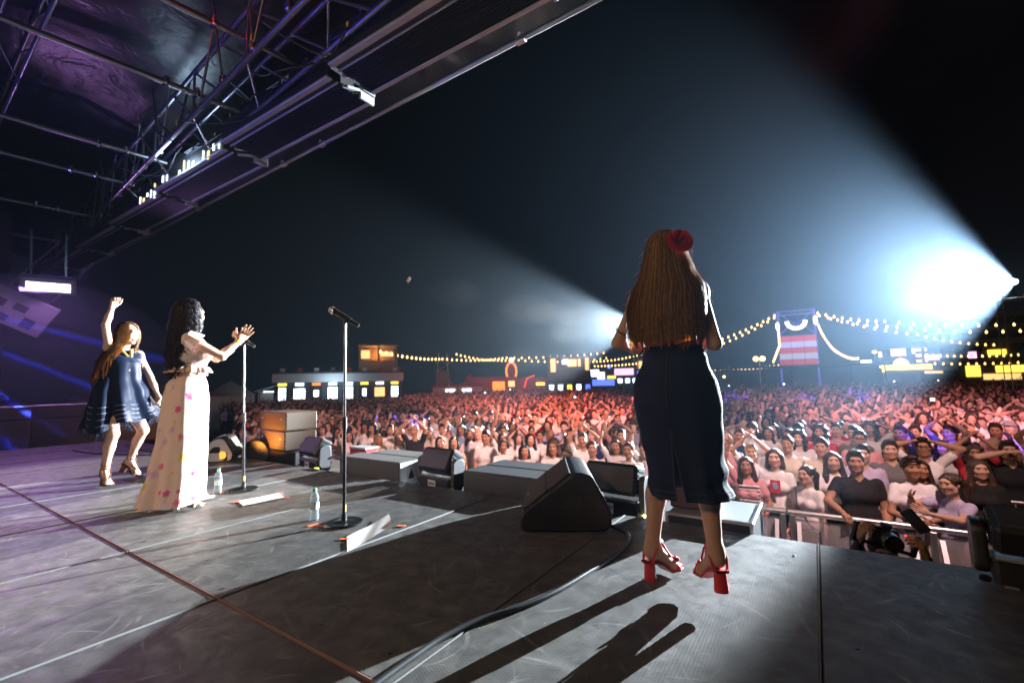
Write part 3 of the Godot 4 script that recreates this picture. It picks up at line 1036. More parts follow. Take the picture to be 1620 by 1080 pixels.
# flat ribbons along given paths, for hair
func ribbon(g: Geo, pts: Array, w0: float, w1: float, face: Vector3) -> void:
	var m := pts.size()
	var first := g.v.size()
	for i in m:
		var t: Vector3 = (pts[mini(i + 1, m - 1)] - pts[maxi(i - 1, 0)]).normalized()
		var s := t.cross(face).normalized()
		var n := s.cross(t).normalized()
		var w := lerpf(w0, w1, float(i) / (m - 1)) * 0.5
		g.vert(pts[i] - s * w, (n - s * 0.6).normalized()); g.vert(pts[i] + s * w, (n + s * 0.6).normalized())
	for i in m - 1:
		var a := first + i * 2
		g.tri(a, a + 1, a + 2); g.tri(a + 1, a + 3, a + 2)

func spline(keys: Array, y: float) -> Array:
	# keys: [y, value...] in falling y; returns the values at y
	if y >= keys[0][0]: return keys[0].slice(1)
	for i in keys.size() - 1:
		if y >= keys[i + 1][0]:
			var t: float = (keys[i][0] - y) / (keys[i][0] - keys[i + 1][0])
			t = t * t * (3.0 - 2.0 * t)
			var r := []
			for k in range(1, keys[i].size()):
				r.append(lerpf(keys[i][k], keys[i + 1][k], t))
			return r
	return keys[-1].slice(1)

# rings of cloth from keys [y, cx, cz, hx, hz, fold] in falling y
func cloth(keys: Array, rows: int, m: int, folds: int, sd: float, from_a := 0.0, to_a := TAU, gap := []) -> Array:
	var rings := []
	for i in rows:
		var y: float = lerpf(keys[0][0], keys[-1][0], float(i) / (rows - 1))
		var q := spline(keys, y)
		var ring := PackedVector3Array()
		var g := 0.0
		if gap: g = spline(gap, y)[0]
		for k in m:
			var a := lerpf(from_a + g, to_a - g, float(k) / (m - 1 if from_a != 0.0 or gap else m))
			var fo: float = q[4] * (sin(a * folds + sd + 1.4 * sin(a * 3.0 + sd) + y * 2.0) + 0.5 * sin(a * (folds * 2 + 1) + sd * 3.0 + y * 5.0))
			ring.append(Vector3(q[0] + sin(a) * (q[2] + fo), y, q[1] + cos(a) * (q[3] + fo)))
		rings.append(ring)
	return rings

# ---------------------------------------------------------------- the three singers
func heroes() -> void:
	skin("skin_warm", Color(0.42, 0.245, 0.165))
	skin("skin_fair", Color(0.52, 0.33, 0.24))
	singer_front()
	singer_floral()
	singer_navy()

func sandal(parent: Node3D, at: Transform3D, heel: float, mat: Material, flower: bool) -> void:
	var holder := Node3D.new()
	holder.name = "sandal"
	holder.transform = at
	parent.add_child(holder, true)
	# foot frame: origin under the ankle on the ground, +z to the toes
	var g := Geo.new()
	var prof := [[-0.075, heel, 0.028], [-0.03, heel - 0.004, 0.031], [0.02, heel * 0.72, 0.03], [0.07, heel * 0.2, 0.038], [0.12, 0.014, 0.044], [0.155, 0.016, 0.036], [0.175, 0.02, 0.015]]
	for t in [0.0, 0.012]:
		pass
	var ring_top := []
	for q in prof:
		ring_top.append([Vector3(-q[2], q[1] + 0.012, q[0]), Vector3(q[2], q[1] + 0.012, q[0]), Vector3(q[2], q[1], q[0]), Vector3(-q[2], q[1], q[0])])
	var rings := []
	for q in ring_top: rings.append(PackedVector3Array(q))
	g.loft(rings)
	part(holder, "sole", g, mat)
	g = Geo.new()
	var hb := []
	for i in 4:
		var t := i / 3.0
		var w := lerpf(0.026, 0.031, t)
		var ring := PackedVector3Array()
		for k in 14:
			var a := TAU * k / 14
			ring.append(Vector3(cos(a) * w, heel * (1.0 - t), -0.048 + sin(a) * w * 0.95))
		hb.append(ring)
	g.loft(hb)
	g.lathe(Transform3D(Basis.IDENTITY, Vector3(0, 0.0005, -0.048)), [Vector2(0.0305, 0), Vector2(0.0001, 0)], 14, true)
	part(holder, "heel", g, mat)
	g = Geo.new()
	var an := []
	for k in 17:
		var a := TAU * k / 16
		an.append(Vector3(sin(a) * 0.036, heel + 0.085 + 0.012 * cos(a), -0.012 + cos(a) * 0.043))
	g.tube(an, 0.0055, 0.0055, 6, false)
	for s in [-1.0, 1.0]:
		g.tube([Vector3(0.03 * s, heel + 0.008, -0.055), Vector3(0.037 * s, heel + 0.05, -0.045), Vector3(0.036 * s, heel + 0.086, -0.02)], 0.006, 0.006, 6)
		g.tube([Vector3(0.036 * s, heel + 0.085, 0.01), Vector3(0.03 * s, heel * 0.7 + 0.05, 0.06), Vector3(0.012 * s, heel * 0.3 + 0.055, 0.1)], 0.0055, 0.0055, 6)
	var ts := []
	for k in 9:
		var a := PI * k / 8
		ts.append(Vector3(cos(a) * 0.047, 0.02 + sin(a) * 0.038, 0.115))
	g.tube(ts, 0.009, 0.009, 6)
	if flower:
		var r := RandomNumberGenerator.new()
		r.seed = 4
		for k in 22:
			var p := Vector3(r.randf_range(-0.03, 0.03), 0.062 + r.randf_range(-0.012, 0.012), 0.1 + r.randf_range(-0.022, 0.028))
			g.ball(Transform3D(Basis.from_euler(Vector3(r.randf() * 3, r.randf() * 3, r.randf() * 3)), p), Vector3(0.014, 0.005, 0.012), 6)
	part(holder, "strap", g, mat)

func foot_extra(f: Field, an: Vector3, at: Transform3D, heel: float) -> void:
	# a bare foot on the slope of a heeled sole; at is the frame of the sandal in body space
	var p := func(x: float, y: float, z: float) -> Vector3: return at * Vector3(x, y, z)
	f.cap(an, p.call(0, heel + 0.045, -0.035), 0.034, 0.033, 0.03, 0)
	f.cap(p.call(0, heel + 0.05, -0.01), p.call(0, 0.045, 0.095), 0.036, 0.03, 0.03, 0)
	f.cap(p.call(-0.018, 0.036, 0.1), p.call(0.02, 0.036, 0.1), 0.024, 0.024, 0.03, 0)
	for k in 5:
		f.cap(p.call(-0.028 + k * 0.014, 0.036, 0.115), p.call(-0.026 + k * 0.013, 0.03, 0.158 - 0.006 * absf(k - 1.5)), 0.0095, 0.0085, 0.006, 0)

func singer_front() -> void:
	var t := thing("person", "person seen from behind with red flower in long hair, navy skirt and red heels", "person", Vector3(-0.59, 0, -2.36), PI)
	var s := 0.965
	var fl := Transform3D(Basis(Vector3.UP, -0.42), Vector3(0.125, 0.002, -0.05))
	var fr := Transform3D(Basis(Vector3.UP, 0.62) * Basis(Vector3.RIGHT, 0.06), Vector3(-0.16, 0.045, -0.12))
	var an_l := fl * Vector3(0, 0.163, -0.02)
	var an_r := fr * Vector3(0, 0.163, -0.02)
	var o := {"s": s, "leg": 0.945, "cell": 0.0115, "fem": true, "pelvis": Vector3(0.0, 0.945, -0.01), "lean": Vector3(0.02, 0.06, -0.03), "hip": Vector3(0, 0.0, 0.05),
		"hl": Vector3(0.13, 1.115, 0.2), "hr": Vector3(-0.12, 1.16, 0.22), "el": Vector3(1.0, -0.35, -0.35), "er": Vector3(-0.35, -0.9, -0.45),
		"fl": an_l, "fr": an_r, "kl": Vector3(0.0, 0, 1), "kr": Vector3(0.1, 0, 1), "sleeve": "none", "sh_label": 0, "collar_label": 0, "legs": "bare", "feet": false, "shirt": false,
		"hand_cell": 0.005, "hand_l": [0.75, 0.05, 0.3], "hand_r": [0.9, 0.05, 0.2], "palm_l": Vector3(-1, 0, -0.4), "palm_r": Vector3(1, 0, -0.4), "head_cell": 0.006,
		"head": Vector3(0.05, -0.08, 0.06), "hip_label": 0,
		"extra": func(f: Field, _up):
			foot_extra(f, an_l, fl, 0.082)
			foot_extra(f, an_r, fr, 0.082)}
	var fg := figure(o)
	var red := mk("red_top", Color(0.42, 0.02, 0.035), 0.7)
	part(t, "body", body_mesh(fg, {0: M.skin_warm, 1: red}))
	# skirt of heavy navy denim with a slit at the back
	var denim := mk("denim", Color(0.011, 0.016, 0.04), 0.78, 0.0, 0.3)
	denim.rim_enabled = true
	denim.rim = 0.1
	denim.heightmap_enabled = true
	denim.heightmap_texture = noise_tex(41, 0.09, 3, Color.BLACK, Color.WHITE, 256)
	denim.heightmap_scale = 0.1
	denim.uv1_triplanar = true
	denim.uv1_scale = Vector3(6, 6, 6)
	var keys := [[1.135, 0.0, -0.005, 0.138, 0.112, 0.001], [1.07, 0.0, -0.01, 0.158, 0.125, 0.001], [0.93, 0.0, -0.022, 0.207, 0.158, 0.001], [0.82, -0.005, -0.02, 0.208, 0.152, 0.002], [0.66, -0.015, -0.02, 0.19, 0.142, 0.004], [0.53, -0.03, -0.025, 0.178, 0.15, 0.006], [0.415, -0.045, -0.03, 0.182, 0.16, 0.009]]
	var gap := [[1.135, 0.0], [0.74, 0.0], [0.70, 0.02], [0.415, 0.12]]
	var rings := cloth(keys, 60, 96, 5, 0.6, -PI, PI, gap)
	for i in rings.size():   # creases across the hip and drag lines to the slit
		for k in rings[i].size():
			var p: Vector3 = rings[i][k]
			var cr := 0.009 * sin(p.y * 55.0 + p.x * 14.0) * smoothstep(0.0, 0.2, absf(p.x)) * smoothstep(0.7, 0.45, p.y)
			rings[i][k] = p + Vector3(p.x, 0, p.z).normalized() * (cr + 0.0025 * sin(p.y * 38.0 - p.x * 30.0))
	var inner := []
	for r in rings:
		var q := PackedVector3Array()
		for p in r: q.append(Vector3(p.x * 0.985, p.y, (p.z + 0.02) * 0.985 - 0.02))
		inner.append(q)
	var sk := Geo.new().loft(rings, false).loft(inner, false)
	var edge := [rings[-1], inner[-1]]
	sk.loft(edge, false)
	var skirt := part(t, "skirt", sk, denim)
	var seam := Geo.new()
	var sp := []
	for i in 26: sp.append(rings[i][0] + Vector3(0.0, 0, -0.0015))
	seam.tube(sp, 0.0032, 0.0032, 5)
	for off in [1, 2]:
		var hp := []
		for p in rings[rings.size() - off * 2]: hp.append(p + Vector3(p.x, 0, p.z).normalized() * 0.001)
		seam.tube(hp, 0.0018, 0.0018, 4)
	for e in [0, 95]:
		var ep := []
		for i in range(33, 60): ep.append(rings[i][e] + Vector3(0, 0, -0.001))
		seam.tube(ep, 0.0035, 0.0035, 5)
	part(skirt, "seam", seam, mk("denim_seam", Color(0.02, 0.028, 0.055), 0.7))
	var band := Geo.new()
	for y in [1.135, 1.098]:
		var bp := []
		for p in rings[0]: bp.append(Vector3(p.x * (1.012 if y > 1.1 else 1.06), y, (p.z + 0.01) * 1.02 - 0.01))
		band.tube(bp, 0.004, 0.004, 5)
	part(skirt, "waistband", band, denim)
	sandal(t, fl, 0.082, M.red_gloss, true)
	sandal(t, fr, 0.082, M.red_gloss, true)
	# hair: a dense mass with long ribbons over it
	var hm := mk("hair_brown", Color(0.25, 0.125, 0.033), 0.5, 0.0, 0.3)
	hm.backlight_enabled = true
	hm.backlight = Color(0.9, 0.6, 0.16)
	var tip := mk("hair_tip", Color(0.48, 0.29, 0.08), 0.5, 0.0, 0.3)
	tip.backlight_enabled = true
	tip.backlight = Color(1.0, 0.72, 0.22)
	var hk := [[1.752, 0.0, 0.0, 0.02, 0.02], [1.74, 0.0, 0.0, 0.055, 0.06], [1.70, 0.0, 0.0, 0.09, 0.1], [1.62, 0.0, -0.002, 0.108, 0.12], [1.52, 0.0, -0.006, 0.135, 0.125], [1.43, 0.0, -0.015, 0.178, 0.12], [1.33, 0.01, -0.03, 0.192, 0.105], [1.2, 0.012, -0.035, 0.192, 0.1], [1.08, 0.012, -0.04, 0.185, 0.1]]
	var hx: float = fg.head.origin.x
	var hz: float = fg.head.origin.z - 0.012
	var env := func(a: float, y: float, f: float) -> Vector3:
		var q := spline(hk, y)
		var open := clampf((1.62 - y) / 0.25, 0.0, 1.0)
		return Vector3(lerpf(hx, hx * 0.4, open) + q[0] + sin(a) * q[2] * f, y, lerpf(hz, -0.03, open) + q[1] - cos(a) * q[3] * f)
	var base := []
	for i in 30:
		var y := lerpf(1.748, 1.15, i / 29.0)
		var ring := PackedVector3Array()
		for k in 49:
			var a := lerpf(-1.75, 1.75, k / 48.0)
			ring.append(env.call(a, y + (0.0 if i < 27 else 0.03 * sin(k * 2.3)), 0.93 + 0.018 * sin(k * 1.9 + sin(i * 0.3)) + 0.012 * sin(k * 4.7)))
		base.append(ring)
	var hair := part(t, "hair", Geo.new().loft(base, false), hm)
	var r := RandomNumberGenerator.new()
	r.seed = 21
	var g := Geo.new()
	var g2 := Geo.new()
	var locks := []
	for k in 64: locks.append([r.randf_range(-1.95, 1.95), r.randf_range(-0.02, 0.06), r.randf_range(-0.05, 0.05)])
	for k in 2700:
		var a := r.randf_range(-1.95, 1.95)
		var lock: Array = locks[0]
		for q in locks:
			if absf(q[0] - a) < absf(lock[0] - a): lock = q
		var y0 := r.randf_range(1.66, 1.752)
		var y1: float = 1.115 + r.randf_range(0, 0.075) + 0.05 * pow(absf(a) / 1.9, 2.0) + lock[1]
		if r.randf() < 0.12: y1 += r.randf_range(0.05, 0.3)
		var f := r.randf_range(0.93, 1.035)
		var ph := r.randf() * TAU
		var am := r.randf_range(0.002, 0.02)
		var pts := []
		for i in 15:
			var tt := i / 14.0
			var y := lerpf(y0, y1, tt)
			var clump: float = (lock[0] - a) * 0.28 * tt + lock[2] * sin(tt * 4.0 + lock[0] * 5.0) * tt
			pts.append(env.call(a + clump + am * 4.0 * sin(tt * 5.0 + ph) * tt, y, f + am * sin(tt * 7.0 + ph)))
		var out := Vector3(sin(a), 0.1, -cos(a))
		var hb := r.randf_range(0.55, 1.0)
		g.tint = Color(hb, hb * 0.97, hb * 0.93)
		ribbon(g2 if r.randf() < 0.3 else g, pts, 0.0042, 0.0016, out)
	part(hair, "strand", g, hm).set_meta("kind", "stuff")
	var fly := Geo.new()
	for k in 210:
		var a := r.randf_range(-2.0, 2.0)
		var y := r.randf_range(1.2, 1.755)
		var p: Vector3 = env.call(a, y, 1.0)
		var d := Vector3(sin(a) * 0.7 + r.randf_range(-0.5, 0.5), r.randf_range(-1.2, 0.15), -cos(a) * 0.7).normalized()
		var pts := [p]
		for i in 5:
			d = (d + Vector3(r.randf_range(-0.5, 0.5), r.randf_range(-0.75, 0.1), r.randf_range(-0.5, 0.5))).normalized()
			p += d * r.randf_range(0.006, 0.014)
			pts.append(p)
		fly.tube(pts, 0.0010, 0.0005, 4, false)
	part(hair, "strand", g2, tip).set_meta("kind", "stuff")
	part(hair, "flyaway_strand", fly, tip).set_meta("kind", "stuff")
	# the fabric rose pinned into the hair
	var rose := part(t, "hair_flower", rose_geo(), mk("rose", Color(0.42, 0.008, 0.012), 0.8))
	rose.transform = Transform3D(Basis.from_euler(Vector3(-1.35, 0.55, 0.0)), env.call(-0.92, 1.655, 1.08))
	# bands on the left arm
	var bands := Geo.new()
	for q in [[fg.sh_l, fg.el_l, 0.72, 0.043], [fg.el_l, fg.wr_l, 0.55, 0.037]]:
		var c: Vector3 = q[0].lerp(q[1], q[2])
		var d: Vector3 = (q[1] - q[0]).normalized()
		var sd := d.cross(Vector3.FORWARD).normalized()
		var uu := d.cross(sd)
		var pts := []
		for k in 17:
			var a := TAU * k / 16
			pts.append(c + (sd * cos(a) + uu * sin(a)) * q[3])
		bands.tube(pts, 0.004, 0.004, 5, false)
	part(t, "arm_band", bands, M.black)
	# the straps of the red top
	var mic := Geo.new()
	var mp: Vector3 = fg.hand_r * Vector3(0.0, 0.075, 0.035)
	mic.tube([mp + Vector3(0, -0.1, 0), mp + Vector3(0, 0.1, 0.02)], 0.014, 0.02, 10)
	mic.ball(Transform3D(Basis.IDENTITY, mp + Vector3(0, 0.125, 0.025)), Vector3.ONE * 0.027, 10)
	part(t, "microphone_hand_grip", mic, M.black)

func rose_geo() -> Geo:
	var g := Geo.new()
	var r := RandomNumberGenerator.new()
	r.seed = 8
	for lay in 5:
		var cnt: int = [3, 4, 5, 6, 7][lay]
		for k in cnt:
			var a := TAU * (k + 0.37 * lay + r.randf() * 0.2) / cnt
			var rad: float = [0.008, 0.018, 0.03, 0.042, 0.05][lay]
			var op: float = [0.1, 0.35, 0.65, 0.95, 1.25][lay]
			var hh: float = [0.05, 0.047, 0.043, 0.037, 0.03][lay]
			var wd: float = [0.9, 0.85, 0.7, 0.6, 0.55][lay]
			var rings := []
			for i in 5:
				var tt := i / 4.0
				var ring := PackedVector3Array()
				for j in 7:
					var b := (j / 6.0 - 0.5) * 2.0
					var aa := a + b * wd * (0.6 + 0.4 * sin(tt * PI * 0.8))
					var rr := rad * (0.35 + 0.65 * tt) + sin(op) * hh * tt * tt * 0.5 + 0.004 * sin(j * 2.5 + lay)
					var yy := hh * tt * cos(op * tt * 0.9) * (1.0 - 0.25 * b * b) + 0.002 * sin(j * 3.0 + k)
					ring.append(Vector3(cos(aa) * rr, yy, sin(aa) * rr))
				rings.append(ring)
			g.loft(rings, false)
	return g

# ------------------------------------------------ the singer in the long floral skirt
func floral_tex() -> ImageTexture:
	var r := RandomNumberGenerator.new()
	r.seed = 5
	var w := 768
	var h := 768
	var im := Image.create(w, h, false, Image.FORMAT_RGB8)
	im.fill(Color(0.95, 0.83, 0.77))
	for k in 75:
		var cx := r.randf() * w
		var cy := r.randf() * h
		# stem and leaves
		var a := r.randf_range(-0.6, 0.6) + PI / 2
		for i in 46:
			var p := Vector2(cx, cy) + Vector2(cos(a + i * 0.012), sin(a + i * 0.012)) * i
			for dx in 2: im.set_pixel(posmod(int(p.x) + dx, w), posmod(int(p.y), h), Color(0.5, 0.55, 0.32))
		var pal: Array = [[Color(0.85, 0.16, 0.45), Color(0.93, 0.4, 0.6)], [Color(0.9, 0.7, 0.2), Color(0.95, 0.85, 0.45)], [Color(0.82, 0.6, 0.78), Color(0.9, 0.75, 0.86)], [Color(0.88, 0.25, 0.5), Color(0.96, 0.55, 0.66)]][r.randi() % 4]
		var n := r.randi_range(5, 7)
		var R := r.randf_range(11, 26)
		var tw := r.randf() * TAU
		for y in range(-int(R), int(R) + 1):
			for x in range(-int(R), int(R) + 1):
				var d := Vector2(x, y)
				var q := d.length() / R
				var pet := 0.62 + 0.38 * absf(cos((d.angle() + tw) * n * 0.5))
				if q < pet:
					var c: Color = pal[0].lerp(pal[1], clampf(q / pet, 0, 1))
					c = c.lerp(Color(0.95, 0.83, 0.77), 0.08 + 0.25 * r.randf())
					im.set_pixel(posmod(int(cx) + x, w), posmod(int(cy) + y, h), c)
	return ImageTexture.create_from_image(im)

func singer_floral() -> void:
	var t := thing("person", "person with black curly hair in floral top and long skirt, hands raised together", "person", Vector3(-4.46, 0, -1.67), PI - 0.3)
	var fl := Transform3D(Basis(Vector3.UP, 0.15), Vector3(0.10, 0.002, 0.05))
	var fr := Transform3D(Basis(Vector3.UP, -0.5), Vector3(-0.09, 0.002, -0.02))
	var an_l := fl * Vector3(0, 0.15, -0.02)
	var an_r := fr * Vector3(0, 0.15, -0.02)
	var fg := figure({"s": 0.965, "leg": 0.95, "cell": 0.012, "fem": true, "pelvis": Vector3(0, 0.94, 0), "lean": Vector3(-0.03, 0.02, 0.02), "fl": an_l, "fr": an_r, "head": Vector3(0.02, 0.5, 0), "waist_label": 0,
		"hl": Vector3(0.05, 1.405, 0.36), "hr": Vector3(-0.02, 1.395, 0.35), "el": Vector3(0.5, -1.0, 0.0), "er": Vector3(-0.6, -1.0, 0.1), "sleeve": "none", "sh_label": 1, "collar_label": 0, "legs": "bare", "feet": false, "shirt": false, "hip_label": 0, "torso_label": 1,
		"hand_cell": 0.004, "hand_l": [0.12, 0.12, 0.55], "hand_r": [0.15, 0.13, 0.5], "hd_l": Vector3(0.0, 0.8, 0.35), "hd_r": Vector3(0.1, 0.7, 0.3), "palm_l": Vector3(-1, 0.1, 0.0), "palm_r": Vector3(1, 0.1, 0.1), "head_cell": 0.005,
		"extra": func(f: Field, _up):
			foot_extra(f, an_l, fl, 0.07)
			foot_extra(f, an_r, fr, 0.07)})
	part(t, "body", body_mesh(fg, {0: M.skin_fair, 1: mk("ivory_cloth", Color(0.75, 0.62, 0.56), 0.8)}))
	var fm := mk("floral", Color(1, 1, 1), 0.8)
	fm.albedo_color = Color.WHITE
	fm.albedo_texture = floral_tex()
	fm.uv1_scale = Vector3(1.3, 1.0, 1)
	fm.backlight_enabled = true
	fm.backlight = Color(0.3, 0.3, 0.3)
	var fm2 := fm.duplicate() as StandardMaterial3D
	fm2.uv1_scale = Vector3(1.2, 0.4, 1)
	fm2.uv1_offset = Vector3(0.3, 0.2, 0)
	# skirt, full and swinging back
	var sk := Geo.new().loft(cloth([[1.115, 0, 0.0, 0.126, 0.106, 0.001], [1.0, 0, -0.015, 0.175, 0.15, 0.004], [0.88, 0, -0.02, 0.188, 0.17, 0.005], [0.6, 0.0, -0.03, 0.19, 0.178, 0.009], [0.3, 0.0, -0.055, 0.198, 0.195, 0.014], [0.09, 0.0, -0.085, 0.205, 0.215, 0.018], [0.045, 0.0, -0.095, 0.208, 0.225, 0.02]], 56, 130, 5, 1.2))
	var skirt := part(t, "skirt", sk, fm)
	part(skirt, "waist_frill", Geo.new().loft(cloth([[1.135, 0, 0, 0.128, 0.108, 0.002], [1.115, 0, 0, 0.133, 0.112, 0.006], [1.095, 0, -0.005, 0.152, 0.13, 0.012]], 6, 120, 13, 0.3)), fm2)
	# crop top
	var tp := Geo.new().loft(cloth([[1.405, 0, -0.005, 0.15, 0.095, 0.001], [1.36, 0, 0.005, 0.172, 0.118, 0.002], [1.27, 0, 0.02, 0.16, 0.146, 0.003], [1.19, 0, 0.005, 0.136, 0.12, 0.003], [1.165, 0, 0.0, 0.132, 0.114, 0.003]], 20, 100, 6, 2.0))
	var top := part(t, "crop_top", tp, fm2)
	part(top, "hem_frill", Geo.new().loft(cloth([[1.18, 0, 0.0, 0.129, 0.111, 0.002], [1.15, 0, -0.003, 0.16, 0.142, 0.012], [1.118, 0, -0.006, 0.172, 0.158, 0.02]], 8, 140, 14, 1.0)), fm2)
	for q in [[fg.sh_l, fg.el_l], [fg.sh_r, fg.el_r]]:
		var d: Vector3 = (q[1] - q[0]).normalized()
		var sd := d.cross(Vector3.UP).normalized()
		var uu := sd.cross(d)
		var rings := []
		for i in 7:
			var ring := PackedVector3Array()
			for k in 40:
				var a := TAU * k / 40
				var rr := 0.062 + 0.018 * i / 6.0 + 0.007 * (i / 6.0) * sin(a * 9.0)
				ring.append(q[0] + d * (-0.03 + i * 0.017) + (sd * cos(a) + uu * sin(a)) * rr)
			rings.append(ring)
		part(top, "cap_sleeve", Geo.new().loft(rings), fm2)
	sandal(t, fl, 0.07, M.white_plastic, false)
	sandal(t, fr, 0.07, M.white_plastic, false)
	var wb := Geo.new()
	var c: Vector3 = fg.el_r.lerp(fg.wr_r, 0.93)
	var d2: Vector3 = (fg.wr_r - fg.el_r).normalized()
	wb.tube([c - d2 * 0.01, c + d2 * 0.012], 0.031, 0.031, 14, false)
	part(t, "wristband", wb, M.yellow_tape)
	# black curls
	var hm := mk("hair_black", Color(0.014, 0.011, 0.013), 0.42, 0.0, 0.35)
	var hx: Vector3 = fg.head.origin
	var hk := [[0.142, 0.012, 0.012], [0.13, 0.05, 0.055], [0.1, 0.082, 0.092], [0.04, 0.1, 0.115], [-0.06, 0.108, 0.122], [-0.16, 0.128, 0.132], [-0.3, 0.145, 0.13], [-0.48, 0.125, 0.11], [-0.62, 0.08, 0.07]]
	var r := RandomNumberGenerator.new()
	r.seed = 33
	var base := []
	for i in 22:
		var y := lerpf(0.138, -0.46, i / 21.0)
		var q := spline(hk, y)
		var ring := PackedVector3Array()
		for k in 41:
			var a := lerpf(-1.75, 1.75, k / 40.0)
			var f := 0.8 + 0.06 * sin(k * 2.1 + i) + 0.05 * sin(i * 1.7 + k * 0.6)
			ring.append(hx + Vector3(sin(a) * q[0] * f, y, -0.012 - cos(a) * q[1] * f - maxf(0.0, -y - 0.1) * 0.06))
		base.append(ring)
	var hair := part(t, "hair", Geo.new().loft(base, false), hm)
	var g := Geo.new()
	for k in 1300:
		var a := r.randf_range(-2.2, 2.05)
		var y0 := r.randf_range(0.03, 0.141)
		var y1 := r.randf_range(-0.62, -0.3) + 0.18 * pow(absf(a) / 2.0, 2.0)
		var f := r.randf_range(0.82, 1.12)
		var ph := r.randf() * TAU
		var cr := r.randf_range(0.008, 0.02)
		var pts := []
		for i in 26:
			var tt := i / 25.0
			var y := lerpf(y0, y1, tt)
			var q := spline(hk, y)
			var wv := minf(1.0, tt * 3.0) * cr
			pts.append(hx + Vector3(sin(a) * q[0] * f + wv * sin(tt * 34.0 + ph), y, -0.012 - cos(a) * q[1] * f - maxf(0.0, -y - 0.1) * 0.06 + wv * cos(tt * 34.0 + ph)))
		ribbon(g, pts, 0.009, 0.004, Vector3(sin(a), 0.1, -cos(a)))
	part(hair, "curl", g, hm).set_meta("kind", "stuff")

